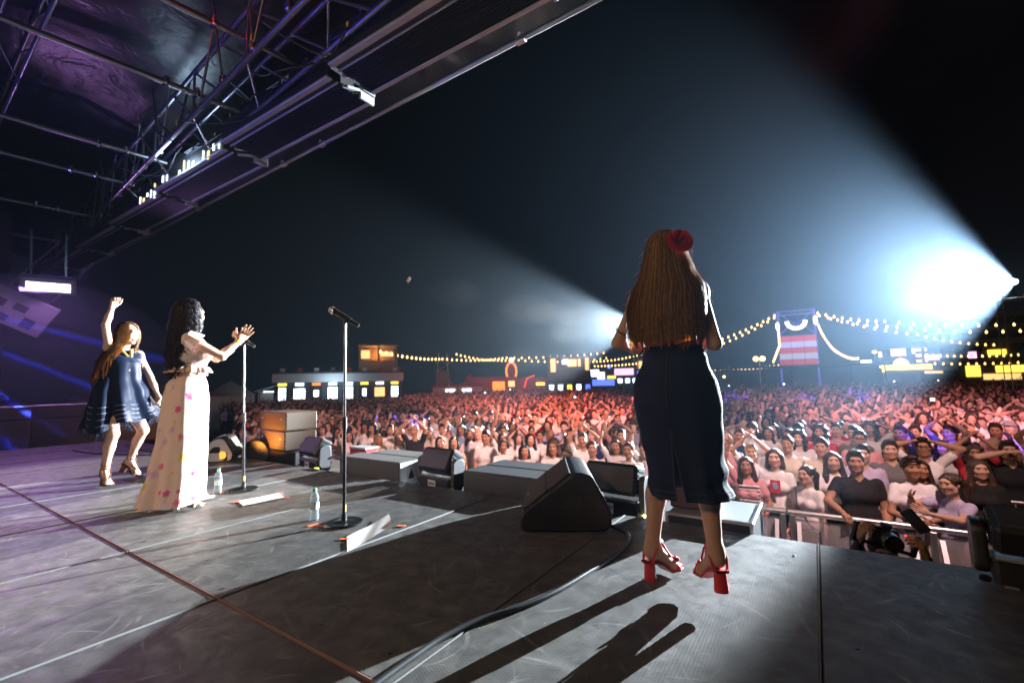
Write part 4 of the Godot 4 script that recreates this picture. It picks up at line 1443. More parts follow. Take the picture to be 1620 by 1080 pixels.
# ------------------------------------------------ the dancing singer in the navy dress
func singer_navy() -> void:
	var t := thing("person", "dancing person in short navy dress with one fist raised and long blonde hair", "person", Vector3(-6.3, 0, -1.69), 1.72)
	var fr := Transform3D(Basis(Vector3.UP, -0.2), Vector3(-0.11, 0.002, 0.1))
	var fl := Transform3D(Basis(Vector3.UP, 0.5) * Basis(Vector3.RIGHT, 0.35), Vector3(0.19, 0.06, -0.16))
	var an_l := fl * Vector3(0, 0.16, -0.02)
	var an_r := fr * Vector3(0, 0.16, -0.02)
	var fg := figure({"s": 0.96, "leg": 0.97, "cell": 0.0125, "fem": true, "fat": 1.12, "pelvis": Vector3(0.0, 0.93, -0.02), "lean": Vector3(0.03, 0.06, -0.08), "hip": Vector3(0, 0.1, 0.08), "fl": an_l, "fr": an_r, "kl": Vector3(0.45, 0, 1), "kr": Vector3(0.0, 0, 1), "head": Vector3(0.05, 0.4, 0.1),
		"hr": Vector3(-0.12, 1.88, 0.06), "hl": Vector3(0.31, 0.90, 0.16), "er": Vector3(-0.6, 0.0, 0.7), "el": Vector3(1.0, 0.0, -0.3), "sh_r": Vector3(0.01, 0.05, 0), "sleeve": "none", "sh_label": 0, "collar_label": 0, "legs": "bare", "feet": false, "shirt": false, "hip_label": 2, "torso_label": 1,
		"hand_cell": 0.005, "hand_r": [1.35, 0.02, 0.0], "hand_l": [1.2, 0.02, 0.1], "palm_r": Vector3(0.3, 0, 1), "palm_l": Vector3(-1, 0, 0.2), "head_cell": 0.005,
		"extra": func(f: Field, _up):
			foot_extra(f, an_l, fl, 0.08)
			foot_extra(f, an_r, fr, 0.08)})
	var navy := mk("navy", Color(0.0035, 0.008, 0.026), 0.6, 0.0, 0.25)
	navy.rim_enabled = true
	navy.rim = 0.12
	part(t, "body", body_mesh(fg, {0: M.skin_fair, 1: navy, 2: navy}))
	var top: Vector3 = fg.neck
	var rings := cloth([[1.345, -0.0, 0.01, 0.145, 0.118, 0.001], [1.27, 0.005, 0.02, 0.172, 0.148, 0.003], [1.12, 0.01, 0.005, 0.18, 0.15, 0.008], [0.95, 0.02, -0.005, 0.235, 0.2, 0.018], [0.76, 0.03, -0.01, 0.265, 0.23, 0.03], [0.62, 0.035, -0.01, 0.285, 0.25, 0.042]], 44, 132, 6, 0.9)
	for i in rings.size():
		for k in rings[i].size():   # a dipped hem, lifted towards the hand that holds it
			var p: Vector3 = rings[i][k]
			var lo := clampf((1.0 - p.y) / 0.38, 0.0, 1.0)
			var a := atan2(p.x, p.z)
			p.y += lo * lo * (0.035 * cos(a * 4.0 + 0.5) + 0.10 * exp(-pow((a - 0.9) / 0.5, 2.0)) - 0.06 * exp(-pow((a + 1.3) / 0.6, 2.0)))
			p.x += lo * lo * 0.07 * exp(-pow((a - 1.2) / 0.7, 2.0))
			rings[i][k] = p
	var dress := part(t, "dress", Geo.new().loft(rings), navy)
	var line := Geo.new()
	for q in [31, 34, 37, 40]:
		for k0 in range(0, 132, 11):
			var pts := []
			for k in range(k0, k0 + 8):
				var p: Vector3 = rings[q][k % 132]
				pts.append(p + Vector3(p.x, 0, p.z).normalized() * 0.003)
			line.tube(pts, 0.0022, 0.0022, 4)
	part(dress, "stitched_line", line, mk("pale_thread", Color(0.32, 0.34, 0.42), 0.7))
	var fr_g := Geo.new()
	for k in 132:
		var p: Vector3 = rings[-1][k]
		fr_g.tube([p, p + Vector3(jit(0.008), -0.03, jit(0.008)), p + Vector3(jit(0.02), -0.06 - rng.randf() * 0.02, jit(0.02))], 0.003, 0.0012, 4)
	part(dress, "hem_fringe", fr_g, navy).set_meta("kind", "stuff")
	var yoke := Geo.new()
	for s in [-1.0, 1.0]:
		var rr := []
		for i in 6:
			var tt := i / 5.0
			var ring := PackedVector3Array()
			var c := Vector3(s * 0.085, 1.33, 0.125).lerp(top + Vector3(s * 0.05, -0.005, 0.03), tt)
			var wd := lerpf(0.065, 0.018, tt)
			for k in 5: ring.append(c + Vector3((k / 4.0 - 0.5) * 2.0 * wd, 0, -absf(k - 2) * 0.006))
			rr.append(ring)
		yoke.loft(rr, false)
	part(dress, "halter_strap", yoke, navy)
	part(t, "necklace_scarf", Geo.new().tube([top + Vector3(0.05, 0.0, 0.05), top + Vector3(0.02, -0.07, 0.12), top + Vector3(0.0, -0.16, 0.165), top + Vector3(-0.02, -0.24, 0.17)], 0.016, 0.01, 7).tube([top + Vector3(-0.05, 0.0, 0.05), top + Vector3(-0.015, -0.08, 0.125), top + Vector3(0.02, -0.2, 0.168)], 0.013, 0.008, 7), mk("gold_scarf", Color(0.5, 0.36, 0.1), 0.5))
	sandal(t, fl, 0.08, mk("tan_leather", Color(0.11, 0.04, 0.02), 0.4), false)
	sandal(t, fr, 0.08, M.tan_leather, false)
	var st := Geo.new()
	for q in [[fg.an_l, fg.kn_l], [fg.an_r, fg.kn_r]]:
		var d: Vector3 = (q[1] - q[0]).normalized()
		var sd := d.cross(Vector3.RIGHT).normalized()
		var uu := d.cross(sd)
		for j in 3:
			var pts := []
			for k in 13:
				var a := TAU * k / 12
				pts.append(q[0] + d * (0.0 + j * 0.035 + 0.02 * sin(a + j)) + (sd * cos(a) + uu * sin(a)) * (0.038 + 0.003 * j))
			st.tube(pts, 0.0035, 0.0035, 5, false)
	part(t, "ankle_strap", st, M.tan_leather)
	# wavy blonde hair blown to her right side
	var hm := mk("hair_blonde", Color(0.3, 0.17, 0.06), 0.45)
	hm.backlight_enabled = true
	hm.backlight = Color(0.7, 0.5, 0.25)
	var hx: Transform3D = fg.head
	var r := RandomNumberGenerator.new()
	r.seed = 14
	var hk := [[0.142, 0.012, 0.012], [0.128, 0.052, 0.058], [0.1, 0.08, 0.09], [0.03, 0.098, 0.112], [-0.07, 0.105, 0.118], [-0.18, 0.13, 0.125], [-0.32, 0.165, 0.12], [-0.5, 0.15, 0.11], [-0.66, 0.1, 0.07]]
	var env := func(a: float, y: float, f: float) -> Vector3:
		var q := spline(hk, y)
		var d := maxf(0.0, -y - 0.05)
		return hx * Vector3(sin(a) * q[0] * f - d * 0.28, y, -0.012 - cos(a) * q[1] * f - d * 0.08)
	var base := []
	for i in 20:
		var y := lerpf(0.137, -0.36, i / 19.0)
		var ring := PackedVector3Array()
		for k in 41:
			var a := lerpf(-1.7, 1.7, k / 40.0)
			ring.append(env.call(a, y, 0.85 + 0.05 * sin(k * 2.3 + i * 0.4) + 0.03 * sin(i * 1.9 + k)))
		base.append(ring)
	var hair := part(t, "hair", Geo.new().loft(base, false), hm)
	var g := Geo.new()
	for k in 900:
		var a := r.randf_range(-2.3, 2.3)
		var y0 := r.randf_range(0.05, 0.141)
		var y1 := r.randf_range(-0.66, -0.34) + 0.2 * maxf(0.0, absf(a) - 1.3)
		var f := r.randf_range(0.86, 1.1)
		var ph := floorf(a * 6.0) * 1.7 + r.randf() * 0.8
		g.tint = Color.WHITE * r.randf_range(0.4, 1.0)
		var pts := []
		for i in 18:
			var tt := i / 17.0
			var wv := 0.016 * minf(1.0, tt * 2.0)
			pts.append(env.call(a + 0.12 * tt * sin(ph + tt * 9.0), lerpf(y0, y1, tt), f + 0.12 * tt * sin(ph * 1.3 + tt * 11.0)) + Vector3(wv * sin(tt * 16.0 + ph), 0, wv * cos(tt * 16.0 + ph)))
		ribbon(g, pts, 0.007, 0.003, Vector3(sin(a), 0.1, -cos(a)))
	part(hair, "strand", g, hm).set_meta("kind", "stuff")

# ---------------------------------------------------------------- things on and around the stage
func mic_geo() -> Array:
	# along +y: tail at 0, grille ball at the top
	var body := Geo.new().lathe(Transform3D.IDENTITY, [Vector2(0.0001, 0), Vector2(0.014, 0.0), Vector2(0.0155, 0.004), Vector2(0.0155, 0.035), Vector2(0.0165, 0.04), Vector2(0.02, 0.16), Vector2(0.024, 0.19), Vector2(0.024, 0.2)], 18)
	var ball := Geo.new().ball(Transform3D(Basis.IDENTITY, Vector3(0, 0.222, 0)), Vector3(0.028, 0.03, 0.028), 20)
	var ring := Geo.new().lathe(Transform3D.IDENTITY, [Vector2(0.027, 0.2), Vector2(0.029, 0.204), Vector2(0.0295, 0.216), Vector2(0.027, 0.22)], 18)
	return [body, ball, ring]

func mic_stand(at: Vector3, top: float, lean: Vector3, label: String, mic_label: String, turn: float) -> void:
	var t := thing("microphone_stand", label, "microphone stand", at, 0.0, "straight microphone stands")
	part(t, "base", Geo.new().lathe(Transform3D.IDENTITY, [Vector2(0.0001, 0.022), Vector2(0.03, 0.022), Vector2(0.045, 0.018), Vector2(0.11, 0.014), Vector2(0.118, 0.016), Vector2(0.13, 0.012), Vector2(0.135, 0.004), Vector2(0.133, 0.0)], 36), M.black_steel)
	var hi := lean * top + Vector3(0, top, 0)
	var mid := hi * 0.5
	part(t, "lower_tube", Geo.new().rod(Vector3(0, 0.015, 0), mid, 0.0125, 12), M.black_steel)
	part(t, "upper_tube", Geo.new().rod(mid, hi, 0.0095, 12), M.chrome)
	part(t, "clutch", Geo.new().rod(mid * 0.93, mid * 1.05, 0.0175, 12).rod(Vector3(0, 0.02, 0), Vector3(0, 0.07, 0), 0.019, 12), M.black)
	part(t, "tape_band", Geo.new().rod(Vector3(0, 0.085, 0), Vector3(0, 0.13, 0), 0.0132, 12), M.yellow_tape)
	var d := Vector3(sin(turn), 0.0, cos(turn))     # the mic's tail points this way
	var ax := (-d + Vector3(0, 0.62, 0)).normalized()
	part(t, "clip", Geo.new().rod(hi, hi + Vector3(0, 0.03, 0), 0.011, 10).tube([hi + Vector3(0, 0.045, 0) - ax * 0.045, hi + Vector3(0, 0.045, 0) + ax * 0.035], 0.022, 0.025, 14), M.black)
	var m := thing("microphone", mic_label, "microphone", at + hi + Vector3(0, 0.045, 0) - ax * 0.115, 0.0, "microphones on the stands")
	var x := ax.cross(Vector3.UP).normalized()
	m.basis = Basis(x, ax, x.cross(ax))
	var g := mic_geo()
	part(m, "handle", g[0], M.black)
	part(m, "grille", g[1], M.alu_dull)
	part(m, "collar", g[2], M.chrome)

func bottle(at: Vector3, label: String, fill: Color) -> void:
	var t := thing("water_bottle", label, "bottle", at, 0.0, "water bottles on the stage floor")
	var w := mk("bottle_plastic%d" % get_child_count(), Color(fill.r, fill.g, fill.b, 0.12), 0.08)
	w.refraction_enabled = true
	w.refraction_scale = 0.033
	part(t, "shell", Geo.new().lathe(Transform3D.IDENTITY, [Vector2(0.0001, 0.004), Vector2(0.026, 0.0), Vector2(0.031, 0.006), Vector2(0.032, 0.05), Vector2(0.0295, 0.062), Vector2(0.0318, 0.075), Vector2(0.0318, 0.13), Vector2(0.03, 0.14), Vector2(0.0318, 0.152), Vector2(0.03, 0.17), Vector2(0.02, 0.197), Vector2(0.0135, 0.206), Vector2(0.0135, 0.215), Vector2(0.0001, 0.216)], 24), w)
	part(t, "label_band", Geo.new().lathe(Transform3D.IDENTITY, [Vector2(0.0322, 0.08), Vector2(0.0322, 0.128)], 24), mk("bottle_label%d" % get_child_count(), Color(0.45, 0.6, 0.62), 0.5))
	part(t, "screw_cap", Geo.new().lathe(Transform3D.IDENTITY, [Vector2(0.0148, 0.208), Vector2(0.0152, 0.226), Vector2(0.0135, 0.2285), Vector2(0.0001, 0.2285)], 20), mk("green_cap", Color(0.03, 0.4, 0.09), 0.4))

func sheet(label: String, a: Vector3, b: Vector3, c: Vector3, curl: float, tapes: Array) -> void:
	var t := thing("paper_sheet", label, "sheet of paper", a, 0.0, "set lists taped to the stage floor")
	var rows := []
	for i in 13:
		var ring := PackedVector3Array()
		for k in 9:
			var u := i / 12.0
			var w := k / 8.0
			var p := (b - a) * u + (c - b) * w
			p.y = 0.004 + curl * (0.03 * u * u * u + 0.02 * w * w * u + 0.003 * (1.0 + sin(u * 9.0 + w * 3.0)))
			ring.append(p)
		rows.append(ring)
	part(t, "sheet", Geo.new().loft(rows, false), M.paper)
	for q in tapes:
		part(t, "tape", Geo.new().bx(q - a + Vector3(0, 0.006, 0), Vector3(0.06, 0.002, 0.025), 0.0, 0.6), M.orange_tape)

func extrude(prof: Array, w: float, bev: float) -> Geo:
	# a side profile (z, y) drawn out along x, with rounded side edges
	var c := Vector2.ZERO
	for p in prof: c += p
	c /= prof.size()
	var rings := []
	for q in [[-0.5, 1.0], [-0.5, 0.35], [-0.5, 0.0], [0.5, 0.0], [0.5, 0.35], [0.5, 1.0]]:
		var ring := PackedVector3Array()
		var e: float = q[1]
		for p in prof:
			var d: Vector2 = (p - c).normalized() * bev * (0.0 if e == 0.0 else (0.3 if e < 0.5 else 1.0))
			var xo := bev * (1.0 if e == 0.0 else (0.3 if e < 0.5 else 0.0))
			ring.append(Vector3(q[0] * w - signf(q[0]) * xo, p.y - d.y, p.x - d.x))
		rings.append(ring)
	var g := Geo.new().loft(rings)
	for s in [0, rings.size() - 1]:
		var n := Vector3(-1 if s == 0 else 1, 0, 0)
		var ci := g.vert(Vector3(rings[s][0].x, c.y, c.x), n)
		var f := g.v.size()
		for p in rings[s]: g.vert(p, n)
		for k in prof.size(): g.tri(ci, f + k, f + (k + 1) % prof.size())
	return g

func round_prof(pts: Array, r: float) -> Array:
	var out := []
	var m := pts.size()
	for i in m:
		var p: Vector2 = pts[i]
		var a: Vector2 = (pts[(i + m - 1) % m] - p)
		var b: Vector2 = (pts[(i + 1) % m] - p)
		var rr := minf(r, minf(a.length(), b.length()) * 0.45)
		var s := p + a.normalized() * rr
		var e := p + b.normalized() * rr
		for k in 5:
			var t := k / 4.0
			out.append(s.lerp(p, t).lerp(p.lerp(e, t), t))
	return out

func wedge(label: String, at: Vector3, turn: float, scale_: float, side_mat: Material) -> Node3D:
	var t := thing("wedge_monitor", label, "stage monitor", at, turn, "wedge monitors on the stage")
	t.scale = Vector3.ONE * scale_
	# local: the grille leans back and faces -z, the width runs along x
	var prof := round_prof([Vector2(-0.27, 0.0), Vector2(-0.27, 0.10), Vector2(0.06, 0.345), Vector2(0.16, 0.33), Vector2(0.28, 0.1), Vector2(0.26, 0.0)], 0.07)
	part(t, "cabinet", extrude(prof, 0.62, 0.012), M.black)
	for s in [-1.0, 1.0]:
		part(t, "side_panel", extrude(round_prof([Vector2(-0.255, 0.012), Vector2(-0.255, 0.10), Vector2(0.06, 0.33), Vector2(0.15, 0.315), Vector2(0.265, 0.1), Vector2(0.245, 0.012)], 0.07), 0.014, 0.004), side_mat).position.x = s * 0.312
		var h := part(t, "handle_recess", extrude(round_prof([Vector2(-0.05, 0.13), Vector2(0.0, 0.215), Vector2(0.09, 0.215), Vector2(0.09, 0.13)], 0.025), 0.012, 0.002), M.black_matt)
		h.position = Vector3(s * 0.316, 0, 0.02)
	var gd := Vector3(0, 0.245, 0.33).normalized()
	var gn := Vector3(0, gd.z, -gd.y)
	var gx := Transform3D(Basis(Vector3.RIGHT, gd, Vector3.RIGHT.cross(gd)), Vector3(0, 0.2225, -0.105) + gn * 0.004)
	part(t, "grille", Geo.new().box(gx, Vector3(0.57, 0.36, 0.012), 0.004), mk("grille_cloth%d" % get_child_count(), Color(0.02, 0.014, 0.013), 0.38))
	part(t, "grille_bar", Geo.new().box(gx.translated(gn * 0.007), Vector3(0.57, 0.012, 0.006), 0.002).box(gx.translated(gn * 0.007 + gd * 0.14), Vector3(0.57, 0.008, 0.006), 0.002), M.black)
	part(t, "badge", Geo.new().box(gx.translated(gn * 0.0085 - gd * 0.145 + Vector3(0.0, 0, 0)), Vector3(0.05, 0.014, 0.002)), M.alu_dull)
	return t

func strobe(label: String, at: Vector3, turn: float, tilt: float, tag_text: String) -> void:
	var t := thing("strobe_light", label, "stage light", at, turn, "strobe lights along the stage edge")
	# local: the back with its label faces +z
	part(t, "base", Geo.new().bx(Vector3(0, 0.075, 0), Vector3(0.47, 0.13, 0.2), 0.015), M.black)
	for s in [-1.0, 1.0]:
		part(t, "foot", Geo.new().bx(Vector3(0.19 * s, 0.005, 0.07), Vector3(0.04, 0.012, 0.04), 0.003).bx(Vector3(0.19 * s, 0.005, -0.07), Vector3(0.04, 0.012, 0.04), 0.003), M.zinc)
		part(t, "yoke_arm", extrude(round_prof([Vector2(-0.085, 0.05), Vector2(-0.075, 0.34), Vector2(0.075, 0.34), Vector2(0.085, 0.05)], 0.06), 0.045, 0.012), M.grey_cab if tilt > -1.0 else M.black).position.x = 0.265 * s
		part(t, "corner_block", Geo.new().bx(Vector3(0.265 * s, 0.04, 0.1), Vector3(0.035, 0.035, 0.03), 0.008), M.black_steel)
	var hx := Transform3D(Basis(Vector3.RIGHT, tilt), Vector3(0, 0.29, 0))
	var head := part(t, "lamp_head", Geo.new().box(hx, Vector3(0.46, 0.24, 0.17), 0.02), M.black)
	part(head, "back_plate", Geo.new().box(hx.translated_local(Vector3(0, 0, 0.087)), Vector3(0.42, 0.19, 0.008), 0.003), M.grey_cab)
	for s in [-1.0, 1.0]:
		for k in 5: part(head, "vent_slot", Geo.new().box(hx.translated_local(Vector3(0.231 * s, -0.08 + k * 0.04, 0)), Vector3(0.006, 0.018, 0.1), 0.002), M.black_matt)
	part(head, "front_window", Geo.new().box(hx.translated_local(Vector3(0, 0, -0.087)), Vector3(0.42, 0.2, 0.006), 0.002), M.black_steel)
	part(t, "shelf_edge", Geo.new().bx(Vector3(0, 0.152, 0.085), Vector3(0.46, 0.012, 0.03), 0.003), mk("tan_trim%d" % get_child_count(), Color(0.2, 0.17, 0.1), 0.5))
	part(t, "label_plate", Geo.new().bx(Vector3(-0.02, 0.075, 0.1015), Vector3(0.115, 0.085, 0.003)), M.white_plastic)
	words3d(t, "lettering", tag_text, Transform3D(Basis.IDENTITY, Vector3(-0.02, 0.083, 0.1036)), 0.042, M.black_matt, true)
	part(t, "power_plug", Geo.new().rod(Vector3(0.3, 0.06, 0.1), Vector3(0.3, 0.06, 0.16), 0.022, 12), M.yellow_tape)

func front_fill(label: String, at: Vector3, turn: float, w: float) -> void:
	var t := thing("floor_speaker", label, "speaker", at, turn, "flat speaker boxes along the stage edge")
	part(t, "cabinet", Geo.new().bx(Vector3(0, 0.15, 0), Vector3(w, 0.29, 0.34), 0.012), M.grey_cab)
	part(t, "end_panel", Geo.new().bx(Vector3(w * 0.5 + 0.006, 0.15, 0), Vector3(0.014, 0.275, 0.325), 0.004), M.zinc)
	part(t, "handle_recess", extrude(round_prof([Vector2(-0.05, 0.1), Vector2(0.0, 0.215), Vector2(0.05, 0.1)], 0.03), 0.008, 0.002), M.black_matt).position = Vector3(w * 0.5 + 0.011, 0, 0)
	for q in [[-0.02, 0.07], [0.05, 0.07], [-0.02, 0.11], [0.05, 0.11]]:
		part(t, "screw", Geo.new().rod(Vector3(w * 0.42 + q[0], q[1], 0.169), Vector3(w * 0.42 + q[0], q[1], 0.1725), 0.008, 8), M.black_steel)

func props() -> void:
	mic_stand(Vector3(-2.86, 0, -2.07), 1.43, Vector3(0.012, 0, 0.018), "tall black microphone stand standing empty at centre stage", "microphone with silver ball grille on the empty stand", 2.25)
	mic_stand(Vector3(-4.66, 0, -2.24), 1.40, Vector3(-0.012, 0, 0.02), "microphone stand in front of the singer in the floral skirt", "microphone behind the raised hands of the singer in floral skirt", 2.25)
	bottle(Vector3(-3.13, 0, -2.01), "clear water bottle with a green cap beside the empty microphone stand", Color(0.8, 0.92, 0.95))
	bottle(Vector3(-4.72, 0, -2.04), "water bottle standing at the hem of the long floral skirt", Color(0.75, 0.9, 0.95))
	sheet("curled white paper sheet beside the round base of the empty microphone stand", Vector3(-2.587, 0, -1.893), Vector3(-2.697, 0, -2.337), Vector3(-2.461, 0, -2.171), 0.55, [Vector3(-2.56, 0, -1.86), Vector3(-2.45, 0, -2.23)])
	sheet("flat white paper sheet taped before the stand of the floral singer", Vector3(-4.229, 0, -1.992), Vector3(-4.184, 0, -2.322), Vector3(-3.968, 0, -2.26), 0.1, [Vector3(-4.2, 0, -1.97), Vector3(-3.97, 0, -2.27), Vector3(-4.18, 0, -2.33)])
	var i := 0
	for q in [[-2.93, -1.95, "orange tape cross under the base of the empty microphone stand"], [-3.02, -1.93, "orange tape piece left of the base of the empty stand"], [-4.72, -2.08, "orange tape mark beside the base of the floral singer's stand"], [-4.66, -1.96, "orange tape mark under the bottle at the floral hem"]]:
		var tp := thing("floor_tape", q[2], "tape", Vector3(q[0], 0.0035, q[1]), 0.5 + i, "orange tape marks on the stage floor")
		part(tp, "tape_piece", Geo.new().bx(Vector3.ZERO, Vector3(0.075, 0.003, 0.03)), M.orange_tape)
		i += 1
	# the cable looping out from under the big wedge
	var keys := [Vector3(-1.3, 0.016, -2.95), Vector3(-1.17, 0.013, -2.91), Vector3(-1.05, 0.012, -2.83), Vector3(-0.985, 0.012, -2.66), Vector3(-0.985, 0.012, -2.45), Vector3(-1.015, 0.012, -2.2), Vector3(-1.06, 0.012, -1.9), Vector3(-1.12, 0.012, -1.7), Vector3(-1.2, 0.015, -1.52), Vector3(-1.245, 0.013, -1.34), Vector3(-1.25, 0.012, -1.15), Vector3(-1.25, 0.012, -0.9), Vector3(-1.3, 0.012, -0.4), Vector3(-1.5, 0.012, 0.6)]
	var cv := Curve3D.new()
	for k in keys.size():
		var tg: Vector3 = (keys[mini(k + 1, keys.size() - 1)] - keys[maxi(k - 1, 0)]) / 6.0
		cv.add_point(keys[k], -tg, tg)
	cv.bake_interval = 0.03
	part(self, "floor_cable", Geo.new().tube(Array(cv.get_baked_points()), 0.012, 0.012, 10), mk("floor_cable", Color(0.025, 0.027, 0.028), 0.32))
	tag(get_node("floor_cable"), "thick black cable curving over the deck from behind the large wedge monitor", "cable")
	for q in [["thin black cable lying across the far left of the deck", -0.2, 0.0], ["second black cable along the far left of the deck", 0.25, 0.8]]:
		var pts := []
		for k in 30:
			var s := k / 29.0
			pts.append(Vector3(lerpf(-10.4, -6.4, s), 0.01, -2.75 + q[1] + 0.35 * sin(s * 4.0 + q[2]) - 0.7 * s))
		tag(part(self, "deck_cable", Geo.new().tube(pts, 0.01, 0.01, 6), M.cable), q[0], "cable", "cables on the far deck")
	# monitors and lights along the edge
	wedge("large black wedge monitor on the deck edge, its rounded side to the camera", Vector3(-1.58, 0.004, -2.98), atan2(0.86, -0.5), 1.1, M.black)
	wedge("small wedge monitor far down the stage with a bright white side panel", Vector3(-7.0, 0.0, -3.0), 2.5, 0.95, mk("white_side", Color(0.8, 0.8, 0.79), 0.5))  # the side panel is white in itself
	strobe("black strobe light with a label plate between the two flat speaker boxes", Vector3(-3.28, -0.11, -3.52), -0.12, -0.5, "MAN")
	strobe("black strobe light farther down the edge beside the orange lit boxes", Vector3(-5.55, -0.11, -3.56), -0.12, -0.5, "MAN")
	strobe("dark strobe light on the edge between the large wedge and the navy skirt", Vector3(-1.42, -0.11, -3.58), -0.12, -0.25, "MAN")
	strobe("large dark strobe light at the right end of the stage edge", Vector3(0.9, 0.0, -3.08), -0.1, -1.25, "MAN")
	(get_node("strobe_light4") as Node3D).scale = Vector3(1.15, 0.82, 1.1)
	front_fill("long flat speaker box left of the labelled strobe, grey end panel with triangular handle", Vector3(-4.35, -0.16, -3.62), 0.0, 1.05)
	front_fill("second flat speaker box standing behind the one with the triangular handle", Vector3(-4.2, -0.16, -3.98), 0.0, 1.15)
	front_fill("long flat speaker box between the labelled strobe and the large wedge", Vector3(-2.42, -0.16, -3.62), 0.0, 1.0)
	front_fill("flat speaker box behind the one next to the large wedge", Vector3(-2.35, -0.16, -3.98), 0.0, 1.15)
	# the amber lit pair of boxes on a case
	var cs := thing("flight_case", "low black case with a red end under the amber lit speaker boxes", "case", Vector3(-6.55, -0.16, -3.75), 0.0)
	part(cs, "box", Geo.new().bx(Vector3(0, 0.13, 0), Vector3(1.25, 0.26, 0.5), 0.015), M.black)
	part(cs, "red_end", Geo.new().bx(Vector3(0.632, 0.12, 0.05), Vector3(0.016, 0.19, 0.2), 0.004), M.red_gloss)
	for k in 2:
		var sb := thing("speaker_box", ["lower of two stacked speaker boxes lit amber at their near end", "upper speaker box of the amber lit pair, pale top"][k], "speaker", Vector3(-6.5, 0.105 + k * 0.27, -3.72), -0.1 + k * 0.02, "amber lit speaker boxes")
		part(sb, "cabinet", Geo.new().bx(Vector3(0, 0.13, 0), Vector3(0.85, 0.255, 0.45), 0.012), M.orange_case)
		part(sb, "latch", Geo.new().bx(Vector3(0.3, 0.16, 0.228), Vector3(0.07, 0.03, 0.012), 0.004).bx(Vector3(-0.3, 0.16, 0.228), Vector3(0.07, 0.03, 0.012), 0.004), M.zinc)
		part(sb, "connector_plate", Geo.new().bx(Vector3(-0.429, 0.13, 0.02), Vector3(0.008, 0.12, 0.16), 0.002), M.alu_dull)
	var amb := thing("amber_uplight", "small amber floor lamp glowing beside the stacked speaker boxes", "lamp", Vector3(-6.72, 0.0, -2.98), -0.9)
	part(amb, "housing", Geo.new().bx(Vector3(0, 0.07, 0), Vector3(0.14, 0.13, 0.12), 0.02), M.black)
	part(amb, "lamp_lens", Geo.new().rod(Vector3(0.07, 0.09, 0), Vector3(0.078, 0.09, 0), 0.05, 14), lit("amber_lens", Color(1.0, 0.35, 0.05), 2.0))
	spot("amber_uplight_beam", Vector3(-6.66, 0.11, -3.07), Vector3(-6.5, 0.42, -3.5), Color(1.0, 0.34, 0.05), 2.8, 50.0, 1.0, 0.05)
	var rl := thing("red_lit_case", "small case coloured as lit red behind the strobe beside the flat speaker boxes", "case", Vector3(-5.25, -0.16, -4.1), 0.0)  # red light on this box painted in as red gloss
	part(rl, "box", Geo.new().bx(Vector3(0, 0.14, 0), Vector3(0.34, 0.28, 0.22), 0.02), M.red_gloss)
	part(rl, "lid", Geo.new().bx(Vector3(0, 0.29, 0), Vector3(0.35, 0.03, 0.23), 0.008), M.zinc)
	var bt := thing("drum_monitor", "round black loudspeaker beside the white sided wedge monitor", "speaker", Vector3(-6.85, -0.16, -3.55), 0.6)
	part(bt, "cabinet", Geo.new().lathe(Transform3D(Basis(Vector3.RIGHT, PI / 2), Vector3(0, 0.2, 0)), [Vector2(0.0001, -0.2), Vector2(0.2, -0.2), Vector2(0.2, 0.2), Vector2(0.0001, 0.2)], 24), M.black)
	part(bt, "rim", Geo.new().lathe(Transform3D(Basis(Vector3.RIGHT, PI / 2), Vector3(0, 0.2, 0)), [Vector2(0.2, 0.18), Vector2(0.21, 0.19), Vector2(0.2, 0.21), Vector2(0.18, 0.2)], 24), M.black_steel)
	# the stack behind the singer in the navy skirt
	var cb := thing("plinth_box", "low metal edged black box under the speaker right of the navy skirt", "case", Vector3(-0.66, -0.16, -3.55), 0.0)
	part(cb, "box", Geo.new().bx(Vector3(0, 0.1, 0), Vector3(0.52, 0.2, 0.55), 0.006), M.black)
	part(cb, "lid", Geo.new().bx(Vector3(0, 0.203, 0), Vector3(0.53, 0.012, 0.56), 0.003), M.zinc)
	for q in [[0.262, 0.277], [0.262, -0.277], [-0.262, 0.277]]:
		part(cb, "edge_profile", Geo.new().bx(Vector3(q[0], 0.1, q[1]), Vector3(0.022, 0.21, 0.022), 0.004), M.alu)
	part(cb, "edge_profile", Geo.new().bx(Vector3(0.265, 0.21, 0), Vector3(0.022, 0.022, 0.57), 0.004).bx(Vector3(0, 0.21, 0.28), Vector3(0.54, 0.022, 0.022), 0.004), M.alu)
	for k in 2:
		var sp := thing("stacked_speaker", ["lower speaker of the pair on the metal edged box by the navy skirt", "upper speaker of the pair on the metal edged box, pale top edge"][k], "speaker", Vector3(-0.80, 0.05 + k * 0.255, -3.62), 0.05, "speaker pair by the navy skirt")
		part(sp, "cabinet", Geo.new().bx(Vector3(0, 0.125, 0), Vector3(0.3, 0.245, 0.36), 0.01), mk("brown_cab%d" % k, Color(0.06, 0.025, 0.018), 0.6))
		part(sp, "side_plate", Geo.new().bx(Vector3(0.154, 0.125, 0), Vector3(0.012, 0.24, 0.355), 0.003), M.zinc)
		part(sp, "handle", Geo.new().bx(Vector3(0.163, 0.15, 0.06), Vector3(0.012, 0.035, 0.1), 0.004), M.chrome)
		part(sp, "top_plate", Geo.new().bx(Vector3(0, 0.2505, 0), Vector3(0.305, 0.008, 0.365), 0.002), M.zinc)
